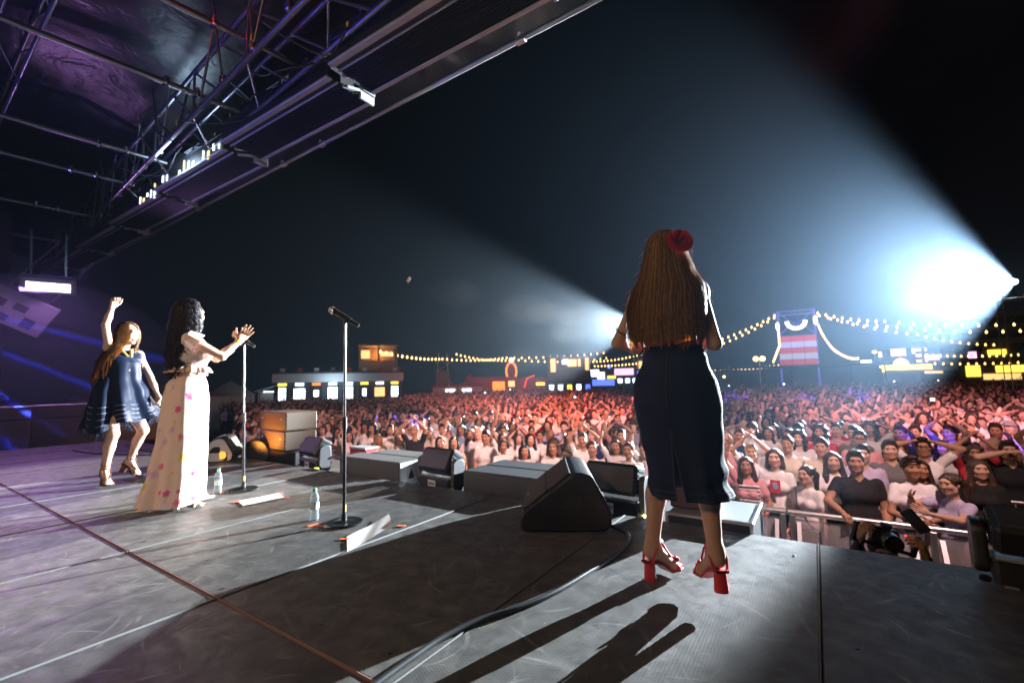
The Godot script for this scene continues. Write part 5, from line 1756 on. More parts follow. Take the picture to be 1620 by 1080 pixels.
	# far side: cases, lamp panel, hanging cabinet
	for k in 3:
		var fc := thing("transport_case", ["tan plywood case at the far left edge of the stage", "middle tan plywood case at the far side of the stage", "tan plywood case behind the dancing singer in navy"][k], "case", Vector3(-12.4 - 0.1 * k, -0.1, -1.35 - k * 1.42), -0.12, "tan cases at the far side of the stage")
		part(fc, "box", Geo.new().bx(Vector3(0, 0.42, 0), Vector3(0.8, 0.84, 1.38), 0.012), mk("tan_ply%d" % k, Color(0.17, 0.1, 0.05) * (1.0 - 0.12 * k), 0.7))
		part(fc, "lid_seam", Geo.new().bx(Vector3(0.401, 0.6, 0), Vector3(0.008, 0.02, 1.36)), M.black_matt)
		part(fc, "edge_profile", Geo.new().bx(Vector3(0.4, 0.835, 0), Vector3(0.02, 0.02, 1.39), 0.004), M.alu_dull)
	var rack := thing("equipment_rack", "dark cabinet in blue light at the far left of the stage", "rack", Vector3(-11.4, 0.0, -0.35), 0.0)
	part(rack, "box", Geo.new().bx(Vector3(0, 0.45, 0), Vector3(0.6, 0.9, 0.7), 0.02), M.black)
	for k in 5: part(rack, "panel", Geo.new().bx(Vector3(0.304, 0.13 + k * 0.16, 0), Vector3(0.012, 0.14, 0.6), 0.004), M.black_steel)
	var panel := thing("led_panel_lamp", "bright white lilac lamp panel hanging under the far end of the roof", "lamp", Vector3(-12.6, 3.07, -2.2), 0.0)
	panel.basis = Basis.from_euler(Vector3(0, 1.42, 0.04)).scaled(Vector3(0.82, 0.82, 0.82))
	part(panel, "housing", Geo.new().bx(Vector3(0, 0.08, -0.06), Vector3(0.98, 0.46, 0.1), 0.02), mk("lilac_grey", Color(0.16, 0.15, 0.17), 0.5))
	var led := lit("led_white", Color(0.97, 0.86, 1.0), 5.0)
	for r in 5:
		for c in 16:
			part(panel, "led_cell", Geo.new().ball(Transform3D(Basis.IDENTITY, Vector3(-0.36 + c * 0.048, -0.08 + r * 0.042, 0.0)), Vector3(0.026, 0.023, 0.012), 6), led)
	part(panel, "added_light_flap", Geo.new().box(Transform3D(Basis(Vector3.RIGHT, 0.18), Vector3(0, 0.2, 0.2)), Vector3(1.1, 0.02, 0.5), 0.004), M.black)  # flap added to keep the panel light off the roof
	part(panel, "bracket", Geo.new().bar(Vector3(-0.3, 0.3, -0.08), Vector3(-0.3, 1.4, -0.1), 0.04, 0.04).bar(Vector3(0.3, 0.3, -0.08), Vector3(0.3, 1.4, -0.1), 0.04, 0.04), M.truss)
	var al := AreaLight3D.new()
	al.name = "led_panel_light"
	al.light_color = Color(0.85, 0.6, 1.0)
	al.light_energy = 9.0
	al.area_size = Vector2(0.8, 0.2)
	al.shadow_enabled = true
	al.area_range = 30.0
	add_child(al)
	al.look_at_from_position(Vector3(-12.46, 3.09, -2.14), Vector3(-7.2, -4.5, -0.2), Vector3.UP)
	var hang := thing("hanging_cabinet", "grey tilted loudspeaker panel hanging below the lamp panel at far left", "speaker", Vector3(-13.1, 2.66, -1.85), 0.0)
	hang.basis = Basis.from_euler(Vector3(0.35, 1.35, -0.5))
	part(hang, "cabinet", Geo.new().bx(Vector3.ZERO, Vector3(1.1, 0.7, 0.3), 0.02), M.lilac_grey)
	for q in [[-0.28, 0.05, 0.22, 0.16], [0.05, 0.08, 0.2, 0.14], [-0.1, -0.2, 0.2, 0.14], [0.28, -0.15, 0.18, 0.2]]:
		part(hang, "port", Geo.new().bx(Vector3(q[0], q[1], 0.152), Vector3(q[2], q[3], 0.006), 0.002), M.black_matt)
	part(hang, "hanger", Geo.new().rod(Vector3(-0.3, 0.35, 0), Vector3(-0.2, 1.6, 0.5), 0.02, 6).rod(Vector3(0.35, 0.35, 0), Vector3(0.4, 1.5, 0.3), 0.02, 6), M.truss)
	var beams := [[Vector3(-11.88, 2.43, -1.07), Vector3(-11.70, 1.89, -2.94)], [Vector3(-11.91, 1.95, -1.10), Vector3(-11.77, 0.94, -3.00)], [Vector3(-11.95, 1.39, -1.14), Vector3(-11.95, 0.48, -2.09)], [Vector3(-11.99, 0.80, -1.18), Vector3(-11.71, -0.24, -1.96)]]
	for k in 4:
		var bl := thing("moving_head_lamp", "blue moving head lamp off the far stage corner, %s from the top" % ORD[k], "lamp", beams[k][0], 0.0, "blue moving heads")
		part(bl, "yoke", Geo.new().bx(Vector3(0, 0.2, 0.14), Vector3(0.3, 0.06, 0.2), 0.015).bx(Vector3(-0.14, 0.05, 0.14), Vector3(0.04, 0.3, 0.12), 0.01).bx(Vector3(0.14, 0.05, 0.14), Vector3(0.04, 0.3, 0.12), 0.01), M.black)
		part(bl, "lamp_head", Geo.new().lathe(Transform3D(Basis(Vector3.RIGHT, PI / 2 - 0.2), Vector3(0, 0, 0.16)), [Vector2(0.06, -0.15), Vector2(0.1, -0.1), Vector2(0.1, 0.12), Vector2(0.0001, 0.12)], 16), M.black)
		part(bl, "post", Geo.new().rod(Vector3(0, 0.23, 0.14), Vector3(0, 5.1 - bl.position.y, 0.14), 0.025, 8), M.truss)
		spot("blue_beam", beams[k][0], beams[k][1], Color(0.02, 0.05, 1.0), 1500.0, 1.6, 0.4, 0.05)
	spot("ceiling_wash_beam", Vector3(-9.5, 0.4, 3.2), Vector3(-7.5, 5.0, -1.0), Color(0.05, 0.06, 1.0), 28.0, 32.0, 1.0, 0.1)
	spot("ceiling_wash_beam", Vector3(-2.6, 0.4, 3.2), Vector3(-4.2, 5.2, -0.6), Color(1.0, 0.04, 0.06), 40.0, 16.0, 1.0, 0.1)
	barriers()
	photographer()
	# pieces of confetti in the air
	tag(part(self, "confetti_scrap", Geo.new().box(Transform3D(Basis.from_euler(Vector3(0.4, 0.3, 0.8)), Vector3(-3.3, 2.02, -3.1)), Vector3(0.06, 0.03, 0.004)), mk("confetti", Color(0.6, 0.4, 0.45), 0.6)), "pink scrap floating in the air beside the empty stand's microphone", "confetti")

func barrier(called_label: String, at: Vector3, turn: float, plate: bool, group: String) -> void:
	var t := thing("crowd_barrier", called_label, "barrier", at, turn, group)
	part(t, "top_rail", Geo.new().rod(Vector3(-0.6, 1.1, 0), Vector3(0.6, 1.1, 0), 0.032 if plate else 0.021, 12), M.alu)
	part(t, "bottom_rail", Geo.new().rod(Vector3(-0.6, 0.18, 0), Vector3(0.6, 0.18, 0), 0.028 if plate else 0.018, 10), M.alu)
	for x in ([-0.56, 0.0, 0.56] if plate else [-0.58, 0.58]):
		part(t, "post", Geo.new().bx(Vector3(x, 0.6, 0), Vector3(0.055, 0.95, 0.05), 0.006), M.alu)
	if plate:
		var pm: StandardMaterial3D = M.get("plate_mesh")
		if pm == null:
			pm = mk("plate_mesh", Color(0.42, 0.41, 0.42, 0.42), 0.5)
			pm.transparency = BaseMaterial3D.TRANSPARENCY_ALPHA
		part(t, "mesh_panel", Geo.new().bx(Vector3(0, 0.62, -0.01), Vector3(1.1, 0.82, 0.004)), pm)
		for x in [-0.28, 0.28]: part(t, "brace", Geo.new().bar(Vector3(x, 0.15, 0), Vector3(x, 1.07, 0), 0.04, 0.03), M.alu_dull)
		part(t, "ground_plate", Geo.new().bx(Vector3(0, 0.02, 0.35), Vector3(1.15, 0.03, 0.9), 0.004), M.alu_dull)
		for x in [-0.5, 0.5]: part(t, "diagonal_stay", Geo.new().bar(Vector3(x, 1.0, 0.02), Vector3(x, 0.04, 0.7), 0.04, 0.03), M.alu_dull)
	else:
		for k in 9: part(t, "upright", Geo.new().rod(Vector3(-0.48 + k * 0.12, 0.18, 0), Vector3(-0.48 + k * 0.12, 1.1, 0), 0.009, 6), M.alu_dull)

const ORD := ["first", "second", "third", "fourth", "fifth", "sixth", "seventh", "eighth", "ninth", "tenth", "eleventh", "twelfth", "thirteenth", "fourteenth", "fifteenth", "sixteenth", "seventeenth", "eighteenth", "nineteenth", "twentieth"]

func barriers() -> void:
	for k in 11:
		barrier("mesh panelled crowd barrier before the stage, %s from the right in its line" % ORD[k], Vector3(1.45 - k * 1.22, GROUND, -6.32), 0.0, true, "barrier line before the stage")
	for k in 4:
		barrier("slim steel barrier behind the front spectators at right, %s from the right" % ORD[k], Vector3(4.0 - k * 1.22, GROUND, -8.1), -0.05, false, "steel barriers in the crowd")
	for k in 2:
		barrier("slim steel barrier in the crowd behind the dark strobe, %s one" % ["left", "right"][k], Vector3(-3.4 + k * 1.22, GROUND, -7.75), -0.05, false, "steel barriers in the crowd")

func photographer() -> void:
	var t := thing("person", "person below the stage edge holding up a camera with both hands, face hidden", "person", Vector3(0.32, GROUND, -4.35), 0.1)
	var fg := figure({"s": 0.98, "fem": false, "cell": 0.02, "pelvis": Vector3(0, 0.70, -0.05), "lean": Vector3(0.1, 0, 0), "fl": Vector3(0.16, 0.085, 0.05), "fr": Vector3(-0.16, 0.085, -0.25), "hl": Vector3(0.17, 1.49, 0.33), "hr": Vector3(-0.17, 1.56, 0.33), "el": Vector3(0.6, -1.0, 0.2), "er": Vector3(-0.6, -1, 0.2), "sleeve": "long", "palm_l": Vector3(-1, 0, -0.2), "palm_r": Vector3(1, 0, -0.2), "hand_cell": 0.0055, "hand": [0.8, 0.05, 0.3]})
	part(t, "body", body_mesh(fg, {0: skin("skin_dark", Color(0.42, 0.2, 0.1)), 1: mk("pit_shirt", Color(0.03, 0.02, 0.02), 0.8), 2: M.black_matt, 3: M.black_matt}))
	part(t, "hair", Geo.new().add(hair_geo("short"), fg.head), M.black_matt)
	var c := thing("camera", "black video camera on a handheld rig with a tilted screen, held above the pit", "camera", Vector3(0.32, -0.12, -4.02), 0.15)
	c.rotation.z = -0.22
	part(c, "camera_body", Geo.new().bx(Vector3(0, 0.0, -0.03), Vector3(0.15, 0.11, 0.09), 0.018).bx(Vector3(0, 0.07, -0.03), Vector3(0.06, 0.035, 0.07), 0.012), M.black)
	part(c, "lens", Geo.new().lathe(Transform3D(Basis(Vector3.RIGHT, PI / 2), Vector3(0.01, 0, 0.02)), [Vector2(0.05, -0.02), Vector2(0.055, 0.05), Vector2(0.055, 0.12), Vector2(0.048, 0.125), Vector2(0.04, 0.1), Vector2(0.0001, 0.1)], 24), M.black_steel)
	part(c, "rig_bar", Geo.new().rod(Vector3(-0.17, -0.07, -0.02), Vector3(0.17, -0.07, -0.02), 0.012, 10).rod(Vector3(-0.165, -0.08, -0.02), Vector3(-0.165, 0.06, 0.0), 0.018, 10).rod(Vector3(0.165, -0.08, -0.02), Vector3(0.165, 0.06, 0.0), 0.018, 10), M.black)
	part(c, "screen", Geo.new().box(Transform3D(Basis.from_euler(Vector3(0.3, -0.5, -0.75)), Vector3(0.13, 0.16, 0.02)), Vector3(0.16, 0.08, 0.02), 0.008), M.black)
	part(c, "record_light", Geo.new().ball(Transform3D(Basis.IDENTITY, Vector3(0.09, 0.055, 0.04)), Vector3.ONE * 0.006, 8), lit("tally_red", Color(1, 0.02, 0.02), 6.0))
	part(c, "strap", Geo.new().tube([Vector3(-0.12, -0.08, 0.0), Vector3(-0.05, -0.2, 0.05), Vector3(0.06, -0.23, 0.05), Vector3(0.14, -0.1, 0.0)], 0.006, 0.006, 6), M.black)

# ---------------------------------------------------------------- the festival ground
func bulbs(label: String, pts: Array, n: int, sag: float, group := "strings of light bulbs") -> void:
	var t := thing("light_string", label, "string lights", pts[0], 0.0, group)
	var line := []
	var all := []
	for s in pts.size() - 1:
		for k in 12:
			var u := k / 12.0
			all.append(pts[s].lerp(pts[s + 1], u) - Vector3(0, sag * 4.0 * u * (1 - u), 0))
	all.append(pts[-1])
	for p in all: line.append(p - pts[0])
	part(t, "cable", Geo.new().tube(line, 0.02, 0.02, 5), M.cable)
	var bm: ArrayMesh = M.bulb_mesh
	var hm: ArrayMesh = M.socket_mesh
	for i in n:
		var u := (i + 0.5) / n * (all.size() - 1)
		var q: Vector3 = all[int(u)].lerp(all[mini(int(u) + 1, all.size() - 1)], u - int(u))
		var b := part(t, "bulb", bm)
		b.position = q - pts[0] - Vector3(0, 0.16, 0)

func glow_box(parent: Node3D, called: String, at: Vector3, size: Vector3, mat: Material) -> void:
	part(parent, called, Geo.new().bx(at, size, 0.01), mat)

func site() -> void:
	var sand := mk("sand", Color(0.085, 0.075, 0.065), 0.95)
	structure("ground", Geo.new().bx(Vector3(0, GROUND - 0.5, -50), Vector3(420, 1.0, 280)), sand)
	var lamp := lit("bulb_glow", Color(1.0, 0.6, 0.2), 5.0)
	M.bulb_mesh = Geo.new().ball(Transform3D.IDENTITY, Vector3(0.095, 0.11, 0.095), 8).rod(Vector3(0, 0.1, 0), Vector3(0, 0.18, 0), 0.04, 6).mesh(lamp)
	M.socket_mesh = null
	var white := lit("lit_white", Color(0.72, 0.88, 1.0), 4.5)
	var warm := lit("lit_warm", Color(1.0, 0.55, 0.2), 1.6)
	var yellow := lit("lit_yellow", Color(1.0, 0.72, 0.08), 2.2)
	var blue := lit("lit_blue", Color(0.12, 0.2, 1.0), 1.6)
	var pink := lit("lit_pink", Color(1.0, 0.45, 0.9), 2.0)
	var orange := lit("lit_orange", Color(1.0, 0.25, 0.03), 1.8)
	var red := lit("lit_red", Color(1.0, 0.08, 0.04), 1.2)
	var wood := mk("wood", Color(0.22, 0.11, 0.045), 0.7)
	var dark := mk("dark_wall", Color(0.05, 0.045, 0.05), 0.8)
	var pale := mk("pale_wall", Color(0.42, 0.42, 0.42), 0.7)
	var tent_red := mk("tent_red", Color(0.5, 0.02, 0.02), 0.7)
	tent_red.backlight_enabled = true
	tent_red.backlight = Color(0.5, 0.4, 0.4)
	var q := func(x: float, z: float) -> float: return atan2(-x, -z)   # turned to face the stage
	# left: the row of bars with a lookout on top
	var t := thing("bar_building", "long low bar with white lit hatches and a lit wooden lookout on top", "building", Vector3(-31.6, GROUND + 0.5, -22.4), 0.95)
	part(t, "wall", Geo.new().bx(Vector3(0, 1.15, -1.6), Vector3(9.6, 3.3, 3.0)), dark)
	part(t, "fascia", Geo.new().bx(Vector3(0, 2.95, 0.2), Vector3(9.8, 0.75, 0.2), 0.02), pale)
	part(t, "roof", Geo.new().bx(Vector3(0, 3.3, -1.2), Vector3(9.8, 0.12, 3.4)), dark)
	for k in 8:
		var w := part(t, "window", Geo.new().bx(Vector3(-4.2 + k * 1.2, 1.75, -0.02), Vector3(0.85, 1.0, 0.08), 0.01), M.black_matt)
		part(w, "pane", Geo.new().bx(Vector3(-4.2 + k * 1.2, 1.7, 0.035), Vector3([0.5, 0.8, 0.36, 0.7, 0.62, 0.3, 0.8, 0.55][k], [0.95, 0.8, 0.5, 0.9, 0.95, 0.6, 0.75, 0.9][k], 0.02)), [white, white, white, white, white, white, warm, white][k])
		part(t, "menu_sign", Geo.new().bx(Vector3(-4.2 + k * 1.2, 2.42, 0.05), Vector3(0.6, 0.2, 0.06)), [yellow, white, orange, white, white, yellow, white, yellow][k])
		part(t, "flag", Geo.new().bx(Vector3(-4.2 + k * 1.2, 3.5, 0.25), Vector3(0.35, 0.34, 0.02)), [pale, tent_red, pale, dark, tent_red, pale, tent_red, pale][k])
	var lo := part(t, "lookout", Geo.new().bx(Vector3(2.9, 3.45, -0.9), Vector3(3.0, 0.12, 2.2)).bx(Vector3(2.9, 5.55, -0.9), Vector3(3.2, 0.1, 2.4)).bx(Vector3(2.9, 4.5, -2.0), Vector3(3.0, 2.1, 0.08)), wood)
	for x in [1.45, 2.9, 4.35]: part(lo, "post", Geo.new().bx(Vector3(x, 4.5, 0.15), Vector3(0.12, 2.1, 0.12)), wood)
	for k in 15: part(lo, "board", Geo.new().bx(Vector3(1.5 + k * 0.2, 3.9, 0.2), Vector3(0.17, 0.75, 0.03), 0.004), wood)
	part(lo, "lamp_panel", Geo.new().bx(Vector3(1.9, 4.9, -1.9), Vector3(0.8, 0.7, 0.06)), warm)
	part(lo, "lamp_panel", Geo.new().bx(Vector3(3.7, 4.95, -1.9), Vector3(1.0, 0.42, 0.06)), warm)
	var ol := OmniLight3D.new()
	ol.name = "lookout_lamp_light"
	ol.light_color = Color(1.0, 0.75, 0.42)
	ol.light_energy = 2.5
	ol.light_size = 0.2
	ol.omni_attenuation = 2.0
	ol.omni_range = 20.0
	ol.shadow_enabled = true
	add_child(ol)
	ol.position = t.transform * Vector3(2.9, 4.8, -1.2)
	var hl := OmniLight3D.new()
	hl.name = "added_fascia_light"  # unseen light added under the eaves to brighten the fascia
	hl.light_color = Color(0.8, 0.92, 1.0)
	hl.light_energy = 5.0
	hl.light_size = 0.4
	hl.omni_range = 20.0
	hl.omni_attenuation = 2.0
	hl.shadow_enabled = true
	add_child(hl)
	hl.position = t.transform * Vector3(-0.5, 2.4, 1.6)
	t = thing("awning_tent", "small tent with a pale blue lit sloping roof left of the long bar", "tent", Vector3(-35.3, GROUND, -19.4), 1.0)
	part(t, "roof", Geo.new().box(Transform3D(Basis(Vector3.BACK, 0.28), Vector3(0, 2.9, 0)), Vector3(3.2, 0.08, 2.6), 0.02), mk("pale_blue_canvas", Color(0.35, 0.5, 0.6), 0.6))
	part(t, "wall", Geo.new().bx(Vector3(0, 1.2, -1.0), Vector3(2.8, 2.4, 0.06)), pale)
	part(t, "lamp_tube", Geo.new().bx(Vector3(0, 2.4, -0.4), Vector3(2.2, 0.08, 0.08)), white)
	for x in [-1.3, 1.3]: part(t, "post", Geo.new().rod(Vector3(x, 0, 0.9), Vector3(x, 2.6, 0.9), 0.04, 6), M.alu_dull)
	for k in 3:
		t = thing("pavilion_tent", ["dim grey tent beyond the stage cases", "second dim grey tent beyond the stage", "third dim grey tent next to the blue awning"][k], "tent", Vector3(-36.5 - k * 2.6, GROUND, -16.4 + k * 2.9), 1.1, "dim grey tents at far left")
		part(t, "roof", Geo.new().lathe(Transform3D(Basis(Vector3.UP, PI / 4), Vector3(0, 2.2, 0)), [Vector2(2.3, 0), Vector2(0.0001, 1.1)], 4, true), pale)
		part(t, "wall", Geo.new().bx(Vector3(0, 1.1, -0.1), Vector3(3.1, 2.2, 3.0)), pale)
	t = thing("shipping_container", "dark red container standing beyond the lookout", "container", Vector3(-38.2, GROUND, -32.9), 0.85)
	part(t, "box", Geo.new().bx(Vector3(0, 2.35, -1), Vector3(2.6, 4.7, 2.4), 0.03), mk("container_red", Color(0.16, 0.02, 0.02), 0.6))
	for k in 12: part(t, "rib", Geo.new().bx(Vector3(-1.2 + k * 0.22, 2.35, 0.22), Vector3(0.07, 4.5, 0.05), 0.01), M.container_red)
	t = thing("lattice_mast", "slim lattice mast with a brown banner left of the red tents", "mast", Vector3(-41.3, GROUND, -44.9), 0.74)
	for x in [-0.9, 0.9]:
		for z in [-0.9, 0.9]: part(t, "post", Geo.new().rod(Vector3(x, 0, z), Vector3(x * 0.6, 6.9, z * 0.6), 0.06, 6), M.alu_dull)
	for k in 6: part(t, "brace", Geo.new().rod(Vector3(-0.9, k * 1.1, 0.9), Vector3(0.85, k * 1.1 + 1.1, 0.85), 0.035, 5), M.alu_dull)
	part(t, "banner", Geo.new().bx(Vector3(0, 3.6, 1.0), Vector3(1.8, 1.7, 0.05)), mk("banner_brown", Color(0.16, 0.11, 0.05), 0.8))
	part(t, "flag", Geo.new().bx(Vector3(0.4, 5.9, 0.8), Vector3(1.0, 0.9, 0.04)), mk("flag_mauve", Color(0.2, 0.1, 0.16), 0.8))
	for k in 2:
		t = thing("peaked_tent", ["left of two red peaked tents with white lit fronts", "right of two red peaked tents with white lit fronts"][k], "tent", Vector3(-42.3 + k * 2.5, GROUND, -46.4 - k * 2.3), 0.74, "red peaked tents")
		part(t, "roof", Geo.new().lathe(Transform3D(Basis(Vector3.UP, PI / 4), Vector3(0, 2.5, 0)), [Vector2(2.5, 0), Vector2(1.1, 0.55), Vector2(0.25, 1.5), Vector2(0.0001, 1.6)], 4, true), tent_red)
		part(t, "valance", Geo.new().bx(Vector3(0, 2.4, 0), Vector3(3.5, 0.25, 3.5), 0.01), tent_red)
		part(t, "wall", Geo.new().bx(Vector3(0, 1.15, 1.5), Vector3(3.2, 2.3, 0.05)), pale)
		part(t, "lamp_panel", Geo.new().bx(Vector3(0.7 - k * 1.2, 1.7, 1.6), Vector3(1.2, 0.7, 0.06)), white)
	t = thing("red_kiosk", "low red kiosk with an orange glowing hatch beside the red tents", "kiosk", Vector3(-37.4, GROUND, -51.2), 0.63)
	part(t, "wall", Geo.new().bx(Vector3(0, 1.8, -1), Vector3(6.5, 3.6, 2)), mk("kiosk_red", Color(0.4, 0.03, 0.02), 0.7))
	part(t, "hatch", Geo.new().bx(Vector3(0.6, 2.2, 0.05), Vector3(1.7, 1.5, 0.08)), orange)
	part(t, "lamp", Geo.new().bx(Vector3(2.4, 2.6, 0.05), Vector3(0.9, 0.8, 0.08)), warm)
	t = thing("ring_sign", "glowing orange oval ring sign standing over the red kiosk", "sign", Vector3(-35.7, GROUND, -53.0), 0.6)
	var ring := []
	for k in 33:
		var a := TAU * k / 32
		ring.append(Vector3(sin(a) * 0.72, 4.35 + cos(a) * 1.25, 0.1))
	part(t, "neon_ring", Geo.new().tube(ring, 0.13, 0.13, 8, false), orange)
	part(t, "disc", Geo.new().ball(Transform3D(Basis.IDENTITY, Vector3(0, 4.35, 0)), Vector3(0.68, 1.2, 0.06), 20), mk("sign_red", Color(0.25, 0.02, 0.02), 0.7))
	part(t, "finial_lamp", Geo.new().ball(Transform3D(Basis.IDENTITY, Vector3(0, 5.95, 0.1)), Vector3(0.28, 0.35, 0.2), 10), white)
	part(t, "post", Geo.new().rod(Vector3(0, 0, 0), Vector3(0, 3.2, 0), 0.09, 8), M.alu_dull)
	part(t, "sparkle_lamp", Geo.new().bx(Vector3(-0.2, 2.7, 0.3), Vector3(0.35, 1.1, 0.1)), yellow)
	part(t, "sparkle_lamp", Geo.new().bx(Vector3(0.2, 2.9, 0.3), Vector3(0.9, 0.3, 0.1)), yellow)
	t = thing("red_stall", "dark red stall with a small yellow sign right of the ring sign", "stall", Vector3(-33.2, GROUND, -54.6), 0.55)
	part(t, "wall", Geo.new().bx(Vector3(0, 1.7, -1), Vector3(4.2, 3.4, 2)), M.kiosk_red)
	part(t, "arch", Geo.new().tube([Vector3(-1.2, 2.0, 0.15), Vector3(-0.8, 3.3, 0.15), Vector3(0.3, 3.7, 0.15)], 0.12, 0.12, 6), red)
	part(t, "sign_lamp", Geo.new().bx(Vector3(1.1, 2.5, 0.1), Vector3(1.2, 0.4, 0.08), 0.05), yellow)
	# two-storey wooden bar
	t = thing("wooden_bar", "two storey wooden bar glowing warm, white hatches below", "building", Vector3(-27.2, GROUND, -54.2), 0.46)
	part(t, "wall", Geo.new().bx(Vector3(0, 1.5, -1.5), Vector3(6.0, 3.0, 3.0)), dark)
	var up := part(t, "upper_storey", Geo.new().bx(Vector3(0, 4.5, -2.2), Vector3(5.6, 3.0, 0.1)).bx(Vector3(0, 6.05, -1.0), Vector3(6.0, 0.12, 2.8)).bx(Vector3(0, 3.05, -1.0), Vector3(6.0, 0.12, 2.8)), wood)
	for k in 24: part(up, "board", Geo.new().bx(Vector3(-2.75 + k * 0.24, 3.6, 0.35), Vector3(0.2, 0.9, 0.04), 0.004), wood)
	for x in [-2.7, -1.1, 1.1, 2.7]: part(up, "post", Geo.new().bx(Vector3(x, 4.55, 0.3), Vector3(0.16, 3.0, 0.16)), wood)
	part(up, "lamp_panel", Geo.new().bx(Vector3(-2.2, 5.0, -2.1), Vector3(0.7, 1.9, 0.06)), warm)
	part(up, "lamp_panel", Geo.new().bx(Vector3(0.7, 5.3, -2.1), Vector3(1.8, 1.0, 0.06)), warm)
	part(up, "lamp_panel", Geo.new().bx(Vector3(2.5, 5.1, -2.1), Vector3(0.6, 1.7, 0.06)), warm)
	part(up, "flood_lamp", Geo.new().bx(Vector3(-0.5, 5.35, 0.45), Vector3(0.75, 0.6, 0.1)), white)
	for k in 5:
		var w := part(t, "window", Geo.new().bx(Vector3(-2.4 + k * 1.2, 2.0, 0.02), Vector3(0.9, 0.95, 0.06)), M.black_matt)
		part(w, "pane", Geo.new().bx(Vector3(-2.4 + k * 1.2, 1.95, 0.07), Vector3(0.6, 0.75, 0.03)), [white, white, yellow, white, blue][k])
	# LED fronted shops
	t = thing("lit_shop", "row of shops with white and pink light screens and blue counters", "building", Vector3(-24.4, GROUND, -63.2), 0.37)
	part(t, "wall", Geo.new().bx(Vector3(0, 2.2, -1.5), Vector3(9.4, 4.4, 3.0)), dark)
	part(t, "light_screen", Geo.new().bx(Vector3(-3.2, 3.9, 0.05), Vector3(2.0, 1.0, 0.1)), white)
	part(t, "light_screen", Geo.new().bx(Vector3(-1.9, 3.5, 0.12), Vector3(1.0, 1.0, 0.1)), white)
	part(t, "pink_screen", Geo.new().bx(Vector3(1.4, 4.0, 0.05), Vector3(2.7, 0.95, 0.1)), pink)
	part(t, "blue_counter", Geo.new().bx(Vector3(-2.0, 2.5, 0.05), Vector3(4.0, 0.9, 0.08)), blue)
	part(t, "blue_screen", Geo.new().bx(Vector3(4.0, 3.2, 0.05), Vector3(1.5, 1.7, 0.08)), blue)
	part(t, "amber_lamp", Geo.new().bx(Vector3(-0.4, 3.25, 0.06), Vector3(1.2, 0.4, 0.1)), yellow)
	for k in 4: part(t, "window", Geo.new().bx(Vector3(0.8 + k * 1.05, 2.7, 0.08), Vector3(0.6, 0.6, 0.08)), white)
	part(t, "blue_lamp", Geo.new().ball(Transform3D(Basis.IDENTITY, Vector3(-0.7, 4.8, 0.1)), Vector3.ONE * 0.32, 10), blue)
	t = thing("beach_hut", "narrow lookout hut with a warm lamp behind the navy skirted singer's elbow", "hut", Vector3(-20.8, GROUND, -64.6), 0.31)
	part(t, "wall", Geo.new().bx(Vector3(0, 4.6, -1.2), Vector3(2.0, 2.4, 1.4)), wood)
	for x in [-0.9, 0.9]: part(t, "leg", Geo.new().rod(Vector3(x, 0, -0.6), Vector3(x, 3.4, -0.6), 0.1, 6), wood)
	part(t, "lamp_panel", Geo.new().bx(Vector3(0, 4.9, -0.45), Vector3(0.9, 1.2, 0.06)), warm)
	# sound desk and the striped tower
	t = thing("sound_desk_tent", "wide dark tent of the sound desk beneath the striped tower", "tent", Vector3(-2.4, GROUND, -54.6), 0.04)
	part(t, "roof", Geo.new().bx(Vector3(0.4, 3.8, -1.6), Vector3(15.6, 0.25, 4.2), 0.03), M.black_matt)
	part(t, "wall", Geo.new().bx(Vector3(0.4, 1.9, -3.4), Vector3(15.2, 3.7, 0.1)), mk("desk_wall", Color(0.03, 0.032, 0.045), 0.9))
	for k in 7: part(t, "post", Geo.new().rod(Vector3(-7.1 + k * 2.5, 0, 0.3), Vector3(-7.1 + k * 2.5, 3.75, 0.3), 0.07, 6), M.black_steel)
	part(t, "front_rail", Geo.new().bx(Vector3(0.4, 1.9, 0.35), Vector3(15.2, 0.1, 0.06)), M.black_steel)
	part(t, "work_lamp", Geo.new().ball(Transform3D(Basis.IDENTITY, Vector3(-5.9, 2.9, 0.35)), Vector3.ONE * 0.14, 8), lamp)
	t = thing("striped_tower", "square lattice tower hung with red and white striped cloth, white curved lamps near the top", "tower", Vector3(-1.35, GROUND, -59.3), 0.02)
	for x in [-1.7, 1.7]:
		for z in [-1.7, 1.7]: part(t, "post", Geo.new().rod(Vector3(x, 0, z), Vector3(x, 9.95, z), 0.09, 8), lit("tower_blue_glow", Color(0.2, 0.14, 0.75), 0.5))  # purple light on the frame put in as glow of the tubes
	for y in [7.15, 9.9]:
		part(t, "cross_bar", Geo.new().bx(Vector3(0, y, 1.7), Vector3(3.5, 0.14, 0.1)), M.tower_blue_glow)
		part(t, "cross_bar", Geo.new().bx(Vector3(0, y, -1.7), Vector3(3.5, 0.14, 0.1)), M.tower_blue_glow)
		part(t, "cross_bar", Geo.new().bx(Vector3(1.7, y, 0), Vector3(0.1, 0.14, 3.5)), M.tower_blue_glow)
		part(t, "cross_bar", Geo.new().bx(Vector3(-1.7, y, 0), Vector3(0.1, 0.14, 3.5)), M.tower_blue_glow)
	part(t, "brace", Geo.new().rod(Vector3(-1.7, 9.9, 1.7), Vector3(0, 8.3, 1.7), 0.06, 6).rod(Vector3(1.7, 9.9, 1.7), Vector3(0, 8.3, 1.7), 0.06, 6).rod(Vector3(-1.7, 7.2, 1.7), Vector3(-0.5, 8.4, 1.7), 0.06, 6).rod(Vector3(1.7, 7.2, 1.7), Vector3(0.5, 8.4, 1.7), 0.06, 6), M.tower_blue_glow)
